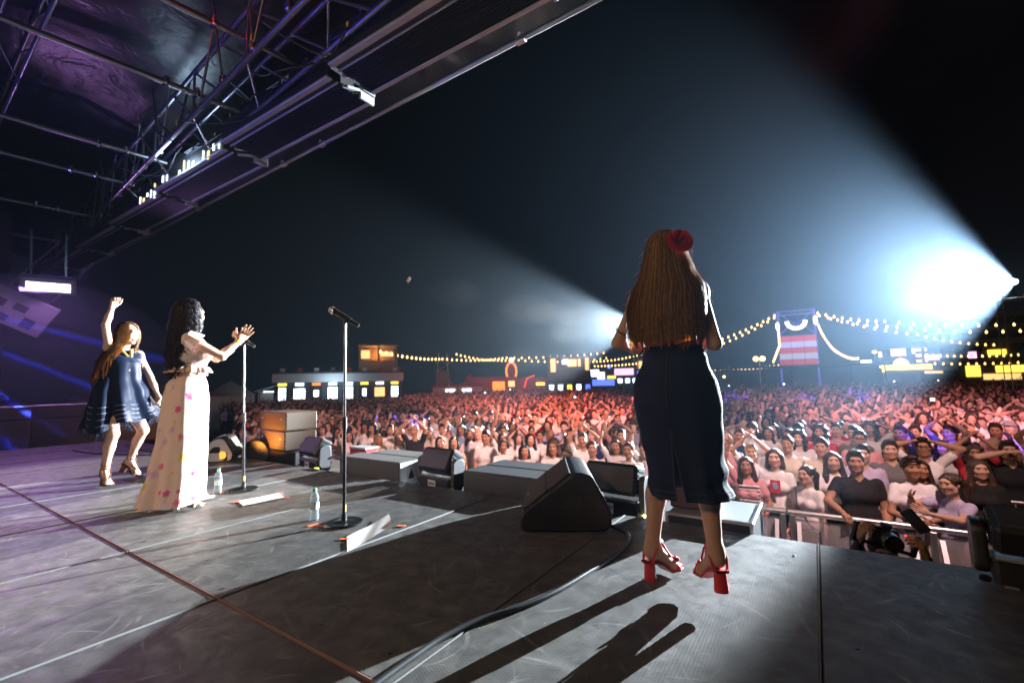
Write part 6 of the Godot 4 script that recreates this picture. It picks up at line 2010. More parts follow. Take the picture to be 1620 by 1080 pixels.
	for r in 5:
		for c in 3:
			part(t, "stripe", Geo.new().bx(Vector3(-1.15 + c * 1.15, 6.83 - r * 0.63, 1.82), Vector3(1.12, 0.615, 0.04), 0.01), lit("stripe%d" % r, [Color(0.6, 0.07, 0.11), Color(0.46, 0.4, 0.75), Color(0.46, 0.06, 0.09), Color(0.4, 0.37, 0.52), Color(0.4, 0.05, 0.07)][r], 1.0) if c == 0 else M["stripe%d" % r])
	var horn := []
	for k in 13:
		var a := PI + PI * k / 12
		horn.append(Vector3(cos(a) * 0.85, 8.75 + sin(a) * 0.8, 1.85))
	part(t, "curved_lamp", Geo.new().tube(horn, 0.2, 0.2, 8), lit("horn_white", Color(0.95, 0.9, 1.0), 2.5))
	part(t, "blue_core", Geo.new().ball(Transform3D(Basis.IDENTITY, Vector3(0, 8.8, 1.75)), Vector3(0.22, 0.34, 0.1), 8), lit("core_blue", Color(0.05, 0.05, 0.7), 0.35))
	part(t, "side_lamp", Geo.new().ball(Transform3D(Basis.IDENTITY, Vector3(-1.75, 8.3, 1.8)), Vector3(0.2, 0.5, 0.2), 8).ball(Transform3D(Basis.IDENTITY, Vector3(1.75, 8.7, 1.8)), Vector3(0.2, 0.5, 0.2), 8), M.horn_white)
	# right: more bars, the lit yellow bar, the hotel
	t = thing("red_sign_stall", "small stall with a white lamp over a red lit board", "stall", Vector3(6.9, GROUND, -88.0), -0.08)
	part(t, "wall", Geo.new().bx(Vector3(0, 1.9, -1), Vector3(3.2, 3.8, 2)), dark)
	part(t, "sign_board", Geo.new().bx(Vector3(-0.1, 3.75, 0.1), Vector3(2.4, 0.7, 0.1)), red)
	part(t, "lamp_panel", Geo.new().bx(Vector3(-0.2, 4.6, 0.1), Vector3(1.3, 0.9, 0.1)), white)
	t = thing("flood_lamp", "single white lamp on a pole above the stalls", "lamp", Vector3(6.8, GROUND, -76.7), 0.0)
	part(t, "pole", Geo.new().rod(Vector3.ZERO, Vector3(0, 5.7, 0), 0.06, 6), M.alu_dull)
	part(t, "lamp_head", Geo.new().ball(Transform3D(Basis.IDENTITY, Vector3(0, 5.8, 0)), Vector3(0.25, 0.18, 0.2), 10), white)
	t = thing("domed_bar", "warm glowing bar with a curved lit arch and bright yellow counter band", "building", Vector3(11.4, GROUND, -91.5), -0.12)
	part(t, "wall", Geo.new().bx(Vector3(0, 1.8, -2), Vector3(6.6, 3.6, 4)), mk("mauve_wall", Color(0.3, 0.18, 0.2), 0.8))
	part(t, "counter_band", Geo.new().bx(Vector3(0.2, 3.85, 0.1), Vector3(6.2, 0.75, 0.2), 0.05).ball(Transform3D(Basis.IDENTITY, Vector3(-2.6, 3.85, 0.1)), Vector3(0.8, 0.7, 0.3), 10), yellow)
	part(t, "lit_arch", Geo.new().ball(Transform3D(Basis.IDENTITY, Vector3(-0.2, 4.3, -0.1)), Vector3(1.0, 1.0, 0.3), 12), warm)
	part(t, "lamp_panel", Geo.new().bx(Vector3(-0.4, 6.2, -0.3), Vector3(1.8, 1.1, 0.1)), warm)
	part(t, "lamp_panel", Geo.new().bx(Vector3(-2.6, 6.0, -0.3), Vector3(0.45, 0.9, 0.1)), warm)
	part(t, "lamp_panel", Geo.new().bx(Vector3(1.4, 6.3, -0.3), Vector3(0.4, 0.8, 0.1)), warm)
	part(t, "roof", Geo.new().bx(Vector3(0, 6.9, -1.2), Vector3(5.6, 0.15, 2.5)), dark)
	part(t, "post", Geo.new().bx(Vector3(-2.7, 5.4, -0.4), Vector3(0.15, 3.0, 0.15)), wood)
	part(t, "post", Geo.new().bx(Vector3(2.3, 5.4, -0.4), Vector3(0.15, 3.0, 0.15)), wood)
	t = thing("small_bar", "low bar with a row of warm lamps right of the domed bar", "building", Vector3(15.6, GROUND, -90.0), -0.17)
	part(t, "wall", Geo.new().bx(Vector3(0, 1.6, -1.5), Vector3(5.0, 3.2, 3)), dark)
	part(t, "lamp_row", Geo.new().bx(Vector3(-1.0, 3.0, 0.1), Vector3(2.0, 0.35, 0.1)), warm)
	part(t, "lamp_row", Geo.new().bx(Vector3(-1.0, 5.2, 0.1), Vector3(1.6, 0.8, 0.1)), warm)
	t = thing("yellow_bar", "brightly lit yellow bar front at the far right with a small blue screen", "building", Vector3(21.4, GROUND, -85.0), -0.24)
	part(t, "wall", Geo.new().bx(Vector3(1.0, 2.2, -2), Vector3(12.0, 4.4, 4)), dark)
	part(t, "lit_front", Geo.new().bx(Vector3(2.5, 3.2, 0.1), Vector3(8.0, 0.9, 0.1)), yellow)
	part(t, "lit_front", Geo.new().bx(Vector3(-3.6, 3.0, 0.1), Vector3(1.4, 1.5, 0.1)), yellow)
	part(t, "lit_counter", Geo.new().bx(Vector3(-1.0, 2.2, 0.15), Vector3(3.4, 0.8, 0.1)), warm)
	part(t, "blue_screen", Geo.new().bx(Vector3(1.5, 2.75, 0.2), Vector3(0.8, 0.8, 0.1)), blue)
	part(t, "upper_box", Geo.new().bx(Vector3(-1.2, 5.6, -0.6), Vector3(2.6, 2.6, 2.0)), mk("ochre", Color(0.3, 0.2, 0.03), 0.7))
	part(t, "upper_sign", Geo.new().bx(Vector3(-1.2, 5.4, 0.45), Vector3(1.7, 0.7, 0.1)), yellow)
	part(t, "pillar_lamp", Geo.new().bx(Vector3(-3.5, 5.2, 0.1), Vector3(0.8, 0.9, 0.1)), pink)
	t = thing("hotel_building", "dim many storeyed hotel with pale balcony bands behind the yellow bar", "building", Vector3(27.0, GROUND, -108.0), -0.25)
	part(t, "wall", Geo.new().bx(Vector3(3, 6.5, -4), Vector3(26, 13, 8)), mk("hotel_wall", Color(0.1, 0.09, 0.08), 0.8))
	for r in 5:
		part(t, "balcony", Geo.new().bx(Vector3(3, 3.6 + r * 2.2, 0.5), Vector3(25.6, 0.85, 1.0), 0.02), mk("balcony%d" % r, Color(0.3, 0.27, 0.23), 0.7))
		for k in 8:
			var w := part(t, "window", Geo.new().bx(Vector3(-7.5 + k * 3.0, 4.8 + r * 2.2, 0.03), Vector3(1.5, 1.1, 0.06)), M.black_matt)
			part(w, "pane", Geo.new().bx(Vector3(-7.5 + k * 3.0, 4.8 + r * 2.2, 0.07), Vector3(1.3, 0.95, 0.02)), M.black_steel)
	t = thing("lit_facade", "building front with a grid of small warm lit windows behind the bars", "building", Vector3(20.4, GROUND, -111.0), -0.2)
	part(t, "wall", Geo.new().bx(Vector3(0, 4.4, -3), Vector3(10, 8.8, 6)), dark)
	for r in 3:
		for k in 6:
			part(t, "window", Geo.new().bx(Vector3(-4.2 + k * 1.25, 5.2 + r * 1.05, 0.05), Vector3(0.75, 0.5, 0.08)), warm)
	# towers of the follow spots
	for k in 2:
		var at: Vector3 = [Vector3(11.45, GROUND, -43.5), Vector3(-13.9, GROUND, -43.6)][k]
		t = thing("scaffold_tower", ["scaffold tower with a blinding follow spot at the far right", "scaffold tower carrying the follow spot hidden behind the front singer"][k], "tower", at, 0.0, "follow spot towers")
		for x in [-0.7, 0.7]:
			for z in [-0.7, 0.7]: part(t, "post", Geo.new().rod(Vector3(x, 0, z - 0.2), Vector3(x, 8.0, z - 0.2), 0.03, 6), M.alu_dull)
		for y in 4:
			part(t, "ledger", Geo.new().rod(Vector3(-0.7, 1.9 * y + 1.9, 0.5), Vector3(0.7, 1.9 * y + 1.9, 0.5), 0.025, 6).rod(Vector3(0.7, 1.9 * y + 1.9, 0.5), Vector3(0.7, 1.9 * y + 1.9, -0.9), 0.025, 6), M.alu_dull)
			part(t, "brace", Geo.new().rod(Vector3(-0.7, 1.9 * y, 0.5), Vector3(0.7, 1.9 * y + 1.9, 0.5), 0.02, 6), M.alu_dull)
		part(t, "platform", Geo.new().bx(Vector3(0, 7.55, -0.2), Vector3(1.6, 0.08, 1.6)), wood)
		var d: Vector3 = ([Vector3(-3.25, 1.4, -2.4), Vector3(-6.1, 1.2, -2.0)][k] - (at + Vector3(0, [8.7, 8.2][k], 0.3))).normalized()
		var h := thing("follow_spot", ["follow spot lamp blazing white on the right scaffold tower", "follow spot lamp on the tower behind the front singer"][k], "lamp", at + Vector3(0, [8.7, 8.2][k], 0.3), 0.0, "follow spots")
		h.basis = Basis.looking_at(-d, Vector3.UP)
		part(h, "barrel", Geo.new().lathe(Transform3D(Basis(Vector3.RIGHT, PI / 2), Vector3.ZERO), [Vector2(0.0001, -1.0), Vector2(0.18, -1.0), Vector2(0.2, -0.3), Vector2(0.17, -0.28), Vector2(0.17, -0.03)], 16), M.black)
		part(h, "lamp_lens", Geo.new().ball(Transform3D(Basis.IDENTITY, Vector3(0, 0, -0.02)), Vector3(0.15, 0.15, 0.05), 14), lit("lens%d" % k, Color(0.85, 0.95, 1.0), 120.0 if k == 0 else 20.0))
		part(h, "stand", Geo.new().rod(Vector3(0, -0.2, -0.5), Vector3(0, -1.1, -0.5), 0.04, 8), M.black)
	# strings of bulbs
	bulbs("string of warm bulbs running from the lookout to the shops", [Vector3(-28.9, 3.9, -23.8), Vector3(-34.2, 3.95, -37.2), Vector3(-34.1, 4.5, -49.3), Vector3(-25.1, 5.3, -62.4)], 44, 0.25)
	bulbs("second warm string starting at the mast and ending over the shops", [Vector3(-38.0, 5.0, -43.5), Vector3(-33.0, 4.2, -50.0), Vector3(-24.0, 4.4, -60.5)], 30, 0.4)
	bulbs("string of bulbs over the lit shops, upper row", [Vector3(-27.0, 3.9, -57.5), Vector3(-18.5, 4.8, -60.0)], 18, 0.4)
	bulbs("string of bulbs over the lit shops, lower row", [Vector3(-26.5, 3.3, -60.5), Vector3(-17.5, 3.9, -64.0)], 20, 0.2)
	bulbs("long low string of bulbs along the sound desk roof", [Vector3(-15.0, 2.3, -56.0), Vector3(-8.0, 2.25, -55.0), Vector3(-2.9, 2.35, -54.6)], 26, 0.12)
	bulbs("upper string climbing from the left to the top of the striped tower", [Vector3(-10.6, 4.6, -52.0), Vector3(-3.0, 8.15, -57.6)], 14, 0.35)
	bulbs("lower string climbing from the left to the striped tower", [Vector3(-12.0, 4.2, -56.0), Vector3(-3.0, 7.9, -57.4)], 14, 0.5)
	bulbs("string sweeping down steeply right of the striped tower", [Vector3(0.35, 7.9, -57.6), Vector3(1.1, 5.4, -59.0), Vector3(2.3, 3.7, -61.0), Vector3(4.2, 3.05, -63.0)], 26, 0.25)
	bulbs("string hanging down the left side of the striped tower", [Vector3(-3.0, 6.8, -57.3), Vector3(-3.0, 4.6, -57.2), Vector3(-3.7, 2.8, -57.0)], 22, 0.0)
	bulbs("upper long string from the striped tower to the right scaffold", [Vector3(0.35, 8.0, -57.6), Vector3(6.3, 6.6, -59.2), Vector3(15.7, 5.4, -58.4)], 17, 0.25)
	bulbs("middle long string from the striped tower towards the right", [Vector3(0.35, 7.8, -57.6), Vector3(7.3, 6.0, -60.0), Vector3(16.0, 4.8, -58.4)], 17, 0.3)
	bulbs("lowest long string from the striped tower towards the hotel", [Vector3(0.35, 7.8, -57.6), Vector3(9.7, 5.5, -66.0), Vector3(17.0, 4.2, -71.0)], 19, 0.3)
	bulbs("short row of bulbs just right of the striped tower's foot", [Vector3(1.2, 2.3, -62.0), Vector3(5.0, 2.25, -64.0)], 11, 0.05)
	bulbs("row of bulbs before the lit facade", [Vector3(10.0, 3.4, -70.0), Vector3(19.5, 3.1, -74.0)], 15, 0.15)
	bulbs("second row of bulbs before the lit facade", [Vector3(11.5, 2.4, -72.0), Vector3(20.5, 2.3, -78.0)], 11, 0.1)
	t = thing("twin_lamp", "pair of round warm lamps over the sound desk left of the striped tower", "lamp", Vector3(-4.9, GROUND, -55.4), 0.0, "twin lamps over the sound desk")
	part(t, "lamp_globe", Geo.new().ball(Transform3D(Basis.IDENTITY, Vector3(-0.32, 4.75, 0)), Vector3.ONE * 0.28, 10).ball(Transform3D(Basis.IDENTITY, Vector3(0.32, 4.75, 0)), Vector3.ONE * 0.28, 10), lamp)
	part(t, "pole", Geo.new().rod(Vector3.ZERO, Vector3(0, 4.6, 0), 0.05, 6), M.alu_dull)
	var t2 := t.duplicate()
	t2.name = "twin_lamp_001"
	add_child(t2)
	t2.position = Vector3(-11.3, GROUND, -55.4)
	t2.set_meta("label", "pair of round warm lamps beside the front singer's right arm")
	haze()

func fog(called: String, at: Vector3, size: Vector3, density: float, turn := 0.0) -> void:
	var f := FogVolume.new()
	f.name = called
	f.shape = RenderingServer.FOG_VOLUME_SHAPE_ELLIPSOID
	f.size = size
	f.position = at
	f.rotation.y = turn
	var m := FogMaterial.new()
	m.albedo = Color(0.86, 0.94, 1.0)
	m.density = density
	f.material = m
	f.set_meta("kind", "stuff")
	add_child(f, true)

func haze() -> void:
	fog("smoke", Vector3(-11.2, 1.4, -1.7), Vector3(2.8, 3.2, 4.6), 0.024)
	# wisps drifting through the two beams
	var r := RandomNumberGenerator.new()
	r.seed = 91
	for k in 20:
		var right := k < 6
		var from := Vector3(11.45, 7.0, -43.2) if right else Vector3(-13.9, 6.5, -43.2)
		var to := Vector3(-3.25, 1.4, -2.4) if right else Vector3(-6.1, 1.2, -2.0)
		var t := r.randf_range(0.3, 0.56) if right else r.randf_range(0.3, 0.8)
		var rad := t * 41.0 * (0.06 if right else 0.066)
		var p := from.lerp(to, t) + Vector3(r.randf_range(-1, 1), r.randf_range(-0.6, 0.9), r.randf_range(-1, 1)) * rad
		fog("smoke", p, Vector3(r.randf_range(0.7, 1.9), r.randf_range(0.5, 1.3), r.randf_range(1.2, 3.2)), r.randf_range(0.004, 0.009), r.randf() * 3.0)
	fog("smoke", Vector3(-13.3, 6.1, -40.6), Vector3(1.8, 2.2, 2.4), 0.03)

# ---------------------------------------------------------------- the crowd
const TOPS := {"white": [0.62, 0.6, 0.6], "cream": [0.5, 0.44, 0.36], "black": [0.018, 0.018, 0.02], "grey": [0.12, 0.12, 0.13], "pink": [0.55, 0.26, 0.28], "red": [0.4, 0.03, 0.04], "navy": [0.02, 0.03, 0.09], "blue": [0.2, 0.28, 0.42], "green": [0.04, 0.12, 0.07], "lavender": [0.4, 0.36, 0.5], "olive": [0.12, 0.11, 0.06]}
const HAIRS := {"black": [0.012, 0.01, 0.01], "dark": [0.028, 0.016, 0.01], "brown": [0.05, 0.03, 0.018], "blonde": [0.26, 0.16, 0.07], "grey": [0.25, 0.24, 0.23]}
var pose_opts := {}
var proto := {}

func nth(n: int) -> String:
	if n < 20: return ORD[n]
	var tens: Array = ["twenty", "thirty", "forty", "fifty"]
	var k := n + 1
	if k % 10 == 0: return ["twentieth", "thirtieth", "fortieth", "fiftieth"][k / 10 - 2]
	return tens[k / 10 - 2] + "-" + ORD[k % 10 - 1]

func tops(c: String) -> StandardMaterial3D:
	if M.has("top_" + c): return M["top_" + c]
	var m := mk("top_" + c, Color(TOPS[c][0], TOPS[c][1], TOPS[c][2]), 0.85, 0.0, 0.25)
	m.rim_enabled = true
	m.rim = 0.08
	m.heightmap_enabled = true
	if not M.has("crease_map"): M.crease_map = noise_tex(61, 0.016, 4, Color.BLACK, Color.WHITE, 256, 30.0)
	m.heightmap_texture = M.crease_map
	m.heightmap_scale = 1.1
	m.uv1_triplanar = true
	m.uv1_scale = Vector3(3.2, 1.1, 3.2)
	return m

func hairs(c: String) -> StandardMaterial3D:
	if M.has("crowd_hair_" + c): return M["crowd_hair_" + c]
	var m := mk("crowd_hair_" + c, Color(HAIRS[c][0], HAIRS[c][1], HAIRS[c][2]), 0.42)
	m.backlight_enabled = true
	m.backlight = Color(0.45, 0.36, 0.18)
	m.heightmap_enabled = true
	if not M.has("lock_map"): M.lock_map = noise_tex(62, 0.03, 3, Color.BLACK, Color.WHITE, 256, 20.0)
	m.heightmap_texture = M.lock_map
	m.heightmap_scale = 1.2
	m.uv1_triplanar = true
	m.uv1_scale = Vector3(9, 1.2, 9)
	return m

func poses() -> void:
	pose_opts = {
		"standing": {"hl": Vector3(0.25, 0.84, 0.06), "hr": Vector3(-0.24, 0.85, 0.1)},
		"clapping": {"hl": Vector3(0.05, 1.24, 0.33), "hr": Vector3(-0.05, 1.25, 0.34), "el": Vector3(1, -1, -0.2), "er": Vector3(-1, -1, -0.2), "palm_l": Vector3(-1, 0, 0), "palm_r": Vector3(1, 0, 0), "hd_l": Vector3(0, 1, 0.2), "hd_r": Vector3(0, 1, 0.2), "hand": [0.15, 0.1, 0.4]},
		"clapping overhead": {"hl": Vector3(0.07, 1.86, 0.12), "hr": Vector3(-0.07, 1.86, 0.14), "el": Vector3(1, 0, 0.4), "er": Vector3(-1, 0, 0.4), "sh_l": Vector3(0, 0.05, 0), "sh_r": Vector3(0, 0.05, 0), "palm_l": Vector3(-1, 0, 0), "palm_r": Vector3(1, 0, 0), "hand": [0.15, 0.12, 0.4]},
		"filming with a phone": {"hl": Vector3(0.09, 1.60, 0.36), "hr": Vector3(-0.07, 1.62, 0.37), "el": Vector3(0.7, -1, 0), "er": Vector3(-0.7, -1, 0), "palm_l": Vector3(-1, 0, 0), "palm_r": Vector3(1, 0, 0), "hand": [0.8, 0.05, 0.2]},
		"waving one arm": {"hr": Vector3(-0.22, 1.93, 0.1), "hl": Vector3(0.2, 1.05, 0.22), "er": Vector3(-1, 0, 0.2), "sh_r": Vector3(0, 0.05, 0), "palm_r": Vector3(0, 0, 1), "hand": [0.15, 0.16, 0.6], "lean": Vector3(0, 0, 0.05)},
		"hands on head": {"hl": Vector3(0.13, 1.71, 0.02), "hr": Vector3(-0.13, 1.71, 0.02), "el": Vector3(1, 0.25, 0.25), "er": Vector3(-1, 0.25, 0.25), "sh_l": Vector3(0, 0.04, 0), "sh_r": Vector3(0, 0.04, 0), "palm_l": Vector3(-1, -0.4, 0), "palm_r": Vector3(1, -0.4, 0), "hd_l": Vector3(-1.2, 0.3, 0), "hd_r": Vector3(1.2, 0.3, 0)},
		"hands joined": {"hl": Vector3(0.04, 1.12, 0.27), "hr": Vector3(-0.05, 1.10, 0.26), "el": Vector3(1, -0.6, -0.3), "er": Vector3(-1, -0.6, -0.3), "palm_l": Vector3(-1, 0, -0.3), "palm_r": Vector3(1, 0, -0.3)},
		"shading the eyes": {"hr": Vector3(-0.09, 1.64, 0.2), "hl": Vector3(0.24, 0.86, 0.08), "er": Vector3(-1, 0.1, 0.3), "palm_r": Vector3(0.0, -1, -0.2), "hd_r": Vector3(1.2, 0.2, 0)},
		"hand on the rail": {"hr": Vector3(-0.2, 1.13, 0.36), "hl": Vector3(0.2, 0.95, 0.2), "er": Vector3(-1, -0.4, -0.4), "palm_r": Vector3(0, -1, 0.2), "hand": [1.0, 0.05, 0.2]},
		"reaching out both arms": {"hl": Vector3(0.12, 1.36, 0.50), "hr": Vector3(-0.1, 1.48, 0.46), "el": Vector3(1, -0.6, 0), "er": Vector3(-1, -0.6, 0), "palm_l": Vector3(-1, 0, 0), "palm_r": Vector3(1, 0, 0), "hd_l": Vector3(0, 0.4, 0.4), "hd_r": Vector3(0, 0.4, 0.4), "lean": Vector3(0.1, 0, 0)},
	}

func proto_of(pose: String, fem: bool, lod: int) -> Dictionary:
	var key := pose + str(fem) + str(lod)
	if proto.has(key): return proto[key]
	var o: Dictionary = pose_opts[pose].duplicate()
	o.fem = fem
	o.cell = [0.0155, 0.038, 0.05][lod]
	o.head_cell = [0.0065, 0.0115, 0.018][lod]
	o.fingers = lod == 0
	o.s = 1.0
	if not fem: o.fat = 1.05
	if lod == 0:
		o.head = Vector3(-0.08, 0.12 if fem else -0.1, 0.03)
	elif not o.has("head"):
		o.head = Vector3(-0.06, 0.1 if fem else -0.12, 0.02)
	o.sleeve = "short"
	var f := figure(o)
	var m := body_mesh(f, {})
	proto[key] = {"mesh": m, "fig": f, "keys": f.keys}
	return proto[key]

var skins := []
func attendee(at: Vector3, stature: float, fem: bool, style: String, hair: String, top: String, pose: String, label: String, lod: int, turn: float, bottom := "navy", sk := -1) -> Node3D:
	var p := proto_of(pose, fem, lod)
	var t := thing("person", label, "person", at, turn, "spectators in the crowd")
	var b := part(t, "body", p.mesh)
	var s := stature / 1.75
	b.scale = Vector3(s * rng.randf_range(0.96, 1.06), s, s)
	if sk < 0: sk = rng.randi() % skins.size()
	var mats := {0: skins[sk], 1: tops(top), 2: tops(bottom), 3: M.black_matt}
	for i in p.keys.size():
		b.set_surface_override_material(i, mats[p.keys[i]])
	if style != "bald":
		var h := part(t, "hair", hair_mesh(style, [0.011, 0.02, 0.022][lod]))
		h.material_override = hairs(hair)
		h.transform = Transform3D(Basis.from_scale(b.scale), Vector3.ZERO) * p.fig.head
	return t

var hmesh := {}
func hair_mesh(style: String, cell: float) -> ArrayMesh:
	var k := style + str(cell)
	if not hmesh.has(k): hmesh[k] = hair_geo(style, cell).mesh(null)
	return hmesh[k]

func printed(t: Node3D, called: String, shapes: Array) -> void:
	for q in shapes:
		part(t, called, Geo.new().box(Transform3D(Basis.from_euler(Vector3(-0.15, 0, q[3])), q[0]), q[1], 0.002), q[2])

func crowd() -> void:
	poses()
	skins = [skin("skin_a", Color(0.47, 0.29, 0.21)), skin("skin_b", Color(0.4, 0.23, 0.155)), skin("skin_c", Color(0.33, 0.18, 0.115)), skin("skin_d", Color(0.54, 0.35, 0.27))]
	var put := []
	# those at the barrier and just behind it on the right, one by one
	var list := [
		[0.33, -6.72, 1.78, false, "short", "dark", "black", "hand on the rail", "person in a black T-shirt with one hand on the barrier above the camera", 0.1],
		[-0.17, -6.68, 1.58, true, "pony", "dark", "white", "standing", "person with ponytail and thin strap over a white T-shirt, left of the black T-shirt", -0.7],
		[-0.80, -6.7, 1.64, true, "long", "dark", "pink", "waving one arm", "person in a striped pink top with one arm raised, beside the stacked speakers", 0.0],
		[-0.52, -7.0, 1.72, true, "bob", "brown", "white", "standing", "person in a white T-shirt with a red printed square, next to the striped pink top", -0.15],
		[0.83, -6.8, 1.74, true, "short", "dark", "white", "hands joined", "stout person in a white printed T-shirt with sunglasses pushed up and a belt bag", 0.15],
		[1.16, -6.66, 1.62, true, "pony", "brown", "lavender", "reaching out both arms", "person in a pale knotted shirt reaching both arms leftwards at the barrier", -0.9],
		[1.52, -7.5, 1.66, true, "long", "brown", "black", "standing", "person in short black top with long brown hair near the barrier's right end", 0.0],
		[2.02, -8.5, 1.78, false, "short", "dark", "black", "shading the eyes", "person in a black sleeveless top shading the eyes at the far right", 0.0],
		[0.01, -7.9, 1.78, false, "short", "dark", "cream", "standing", "bearded person in a cream open shirt behind the ponytail and white T-shirt", -0.1],
		[0.12, -7.3, 1.68, true, "long", "dark", "white", "hands joined", "person in a white T-shirt with coloured print and long hair, behind the barrier gap", 0.0],
		[0.46, -7.7, 1.74, false, "short", "black", "lavender", "standing", "person in a lavender shirt just behind the black T-shirt at the rail", 0.1],
		[-0.42, -8.2, 1.76, false, "short", "brown", "cream", "standing", "person in a beige polo shirt standing alone behind the red printed square", -0.1],
		[0.52, -9.0, 1.8, false, "short", "dark", "pink", "standing", "person with glasses in a dusty pink shirt behind the lavender shirt", 0.0],
		[0.78, -8.0, 1.78, false, "short", "dark", "grey", "standing", "smiling person in a dark grey T-shirt behind the stout person's shoulder", 0.1],
		[1.16, -8.3, 1.8, false, "short", "black", "white", "hands on head", "person in a white V-neck shirt with both hands on the head, elbows wide", 0.0],
		[1.72, -8.7, 1.7, true, "curly", "brown", "red", "clapping overhead", "person in a red cardigan with arms lifted overhead near the right edge", 0.0],
		[0.98, -7.35, 1.64, true, "long", "dark", "black", "clapping", "person with long dark hair clapping behind the pale knotted shirt", 0.0],
		[-0.85, -7.5, 1.7, true, "short", "blonde", "white", "clapping overhead", "person in white clapping overhead just right of the stacked speakers", 0.0],
		[-0.3, -9.1, 1.76, false, "curly", "black", "white", "standing", "person in a white T-shirt with curly black hair behind the beige polo", 0.0]]
	for k in list.size():
		var q: Array = list[k]
		var t := attendee(Vector3(q[0], GROUND, q[1]), q[2], q[3], q[4], q[5], q[6], q[7], q[8], 0, q[9], ["navy", "grey", "blue", "black", "cream", "pink"][k % 6])
		put.append(Vector2(q[0], q[1]))
		if k == 3: printed(t, "shirt_print", [[Vector3(0.02, 1.27, 0.165), Vector3(0.12, 0.16, 0.006), tops("red"), 0.0], [Vector3(0.02, 1.28, 0.17), Vector3(0.06, 0.08, 0.006), tops("blue"), 0.3]])
		if k == 4:
			printed(t, "shirt_print", [[Vector3(-0.06, 1.3, 0.17), Vector3(0.06, 0.012, 0.006), tops("red"), 0.3], [Vector3(0.04, 1.28, 0.172), Vector3(0.05, 0.012, 0.006), tops("blue"), -0.4], [Vector3(0.0, 1.25, 0.172), Vector3(0.05, 0.012, 0.006), M.orange_tape, 0.8]])
			part(t, "belt_bag", Geo.new().bx(Vector3(-0.04, 1.02, 0.15), Vector3(0.24, 0.11, 0.07), 0.02), M.black)
			part(t, "sunglasses", Geo.new().tube([Vector3(-0.07, 1.7, 0.05), Vector3(-0.03, 1.715, 0.11), Vector3(0.03, 1.715, 0.11), Vector3(0.07, 1.7, 0.05)], 0.013, 0.013, 6), M.black_steel)
		if k == 9: printed(t, "shirt_print", [[Vector3(-0.03, 1.25, 0.165), Vector3(0.05, 0.012, 0.006), tops("red"), 0.3], [Vector3(0.04, 1.23, 0.168), Vector3(0.05, 0.012, 0.006), tops("blue"), -0.4]])
		if k == 2:
			for j in 7: part(t, "stripe", Geo.new().bx(Vector3(0, 1.02 + j * 0.045, 0.0), Vector3(0.265 if j < 2 else 0.24, 0.012, 0.215), 0.004), tops("white"))
		if k == 1:
			part(t, "bag_strap", Geo.new().tube([Vector3(-0.11, 1.3, 0.06), Vector3(-0.03, 1.14, 0.15), Vector3(0.1, 0.93, 0.13), Vector3(0.16, 0.85, 0.05)], 0.01, 0.01, 5), M.black)
		if k in [12, 14]: part(t, "glasses", Geo.new().tube([Vector3(-0.08, 1.655 * q[2] / 1.75, 0.02), Vector3(-0.06, 1.655 * q[2] / 1.75, 0.125), Vector3(0.06, 1.655 * q[2] / 1.75, 0.125), Vector3(0.08, 1.655 * q[2] / 1.75, 0.02)], 0.007, 0.007, 5), M.black)
	# the other rows
	var total := list.size()
	var tcol := ["white", "white", "white", "white", "white", "cream", "black", "black", "grey", "pink", "red", "navy", "blue", "lavender", "white", "olive"]
	var row := 0
	var phones := 0
	var r := RandomNumberGenerator.new()
	r.seed = 500
	var row_z := -6.72
	while total < 300:
		var x := row_z * 2.28
		var idx := 0
		while x < -row_z * 0.27 + 0.15 and total < 300:
			x += r.randf_range(0.46, 0.66)
			var at := Vector3(x, GROUND, row_z + r.randf_range(-0.16, 0.16) - 0.02 * absf(x))
			var ok := true
			for p in put:
				if p.distance_to(Vector2(at.x, at.z)) < 0.42: ok = false
			if not ok: continue
			var fem := r.randf() < (0.72 if row < 3 else 0.55)
			var style: String = (["long", "long", "long", "pony", "bob", "bun", "curly", "long"] if fem else ["short", "short", "cap", "short", "curly", "bald", "short", "short"])[r.randi() % 8]
			var hc: String = ["black", "dark", "dark", "brown", "brown", "blonde", "dark", "black"][r.randi() % 8]
			if not fem and hc == "blonde": hc = "brown"
			var top: String = tcol[r.randi() % (7 if row < 2 else 16)]
			var u := r.randf()
			var pose := "standing"
			if fem:
				pose = "clapping" if u < 0.2 else ("hands joined" if u < 0.46 else ("filming with a phone" if u < 0.56 else ("waving one arm" if u < 0.66 else ("clapping overhead" if u < 0.76 else "standing"))))
			else:
				pose = "clapping" if u < 0.2 else ("standing" if u < 0.66 else ("hands on head" if u < 0.72 else ("shading the eyes" if u < 0.78 else ("clapping overhead" if u < 0.88 else "hand on the rail"))))
			if pose == "hand on the rail": pose = "standing"
			var d := Vector2(at.x, at.z).length()
			var lod := 0 if d < 7.9 else 1
			var face := atan2(-2.2 - at.x, -2.0 - at.z) + r.randf_range(-0.35, 0.35)
			var hw := "bald head" if style == "bald" else ("%s cap" % hc if style == "cap" else style + " " + hc + " hair")
			hw = hw.replace("pony", "tied").replace("bun", "pinned").replace("dark", "dark brown")
			if style == "bob": hw = hw.replace("bob", "bobbed")
			var label := "%s top, %s, %s; %s from left, row %s" % [top, hw, pose, nth(idx), ["one", "two", "three", "four", "five", "six", "seven", "eight", "nine", "ten", "eleven", "twelve"][row]]
			attendee(at, r.randf_range(1.58, 1.72) if fem else r.randf_range(1.7, 1.86), fem, style, hc, top, pose, label, lod, face, ["navy", "grey", "blue", "black", "olive"][r.randi() % 5])
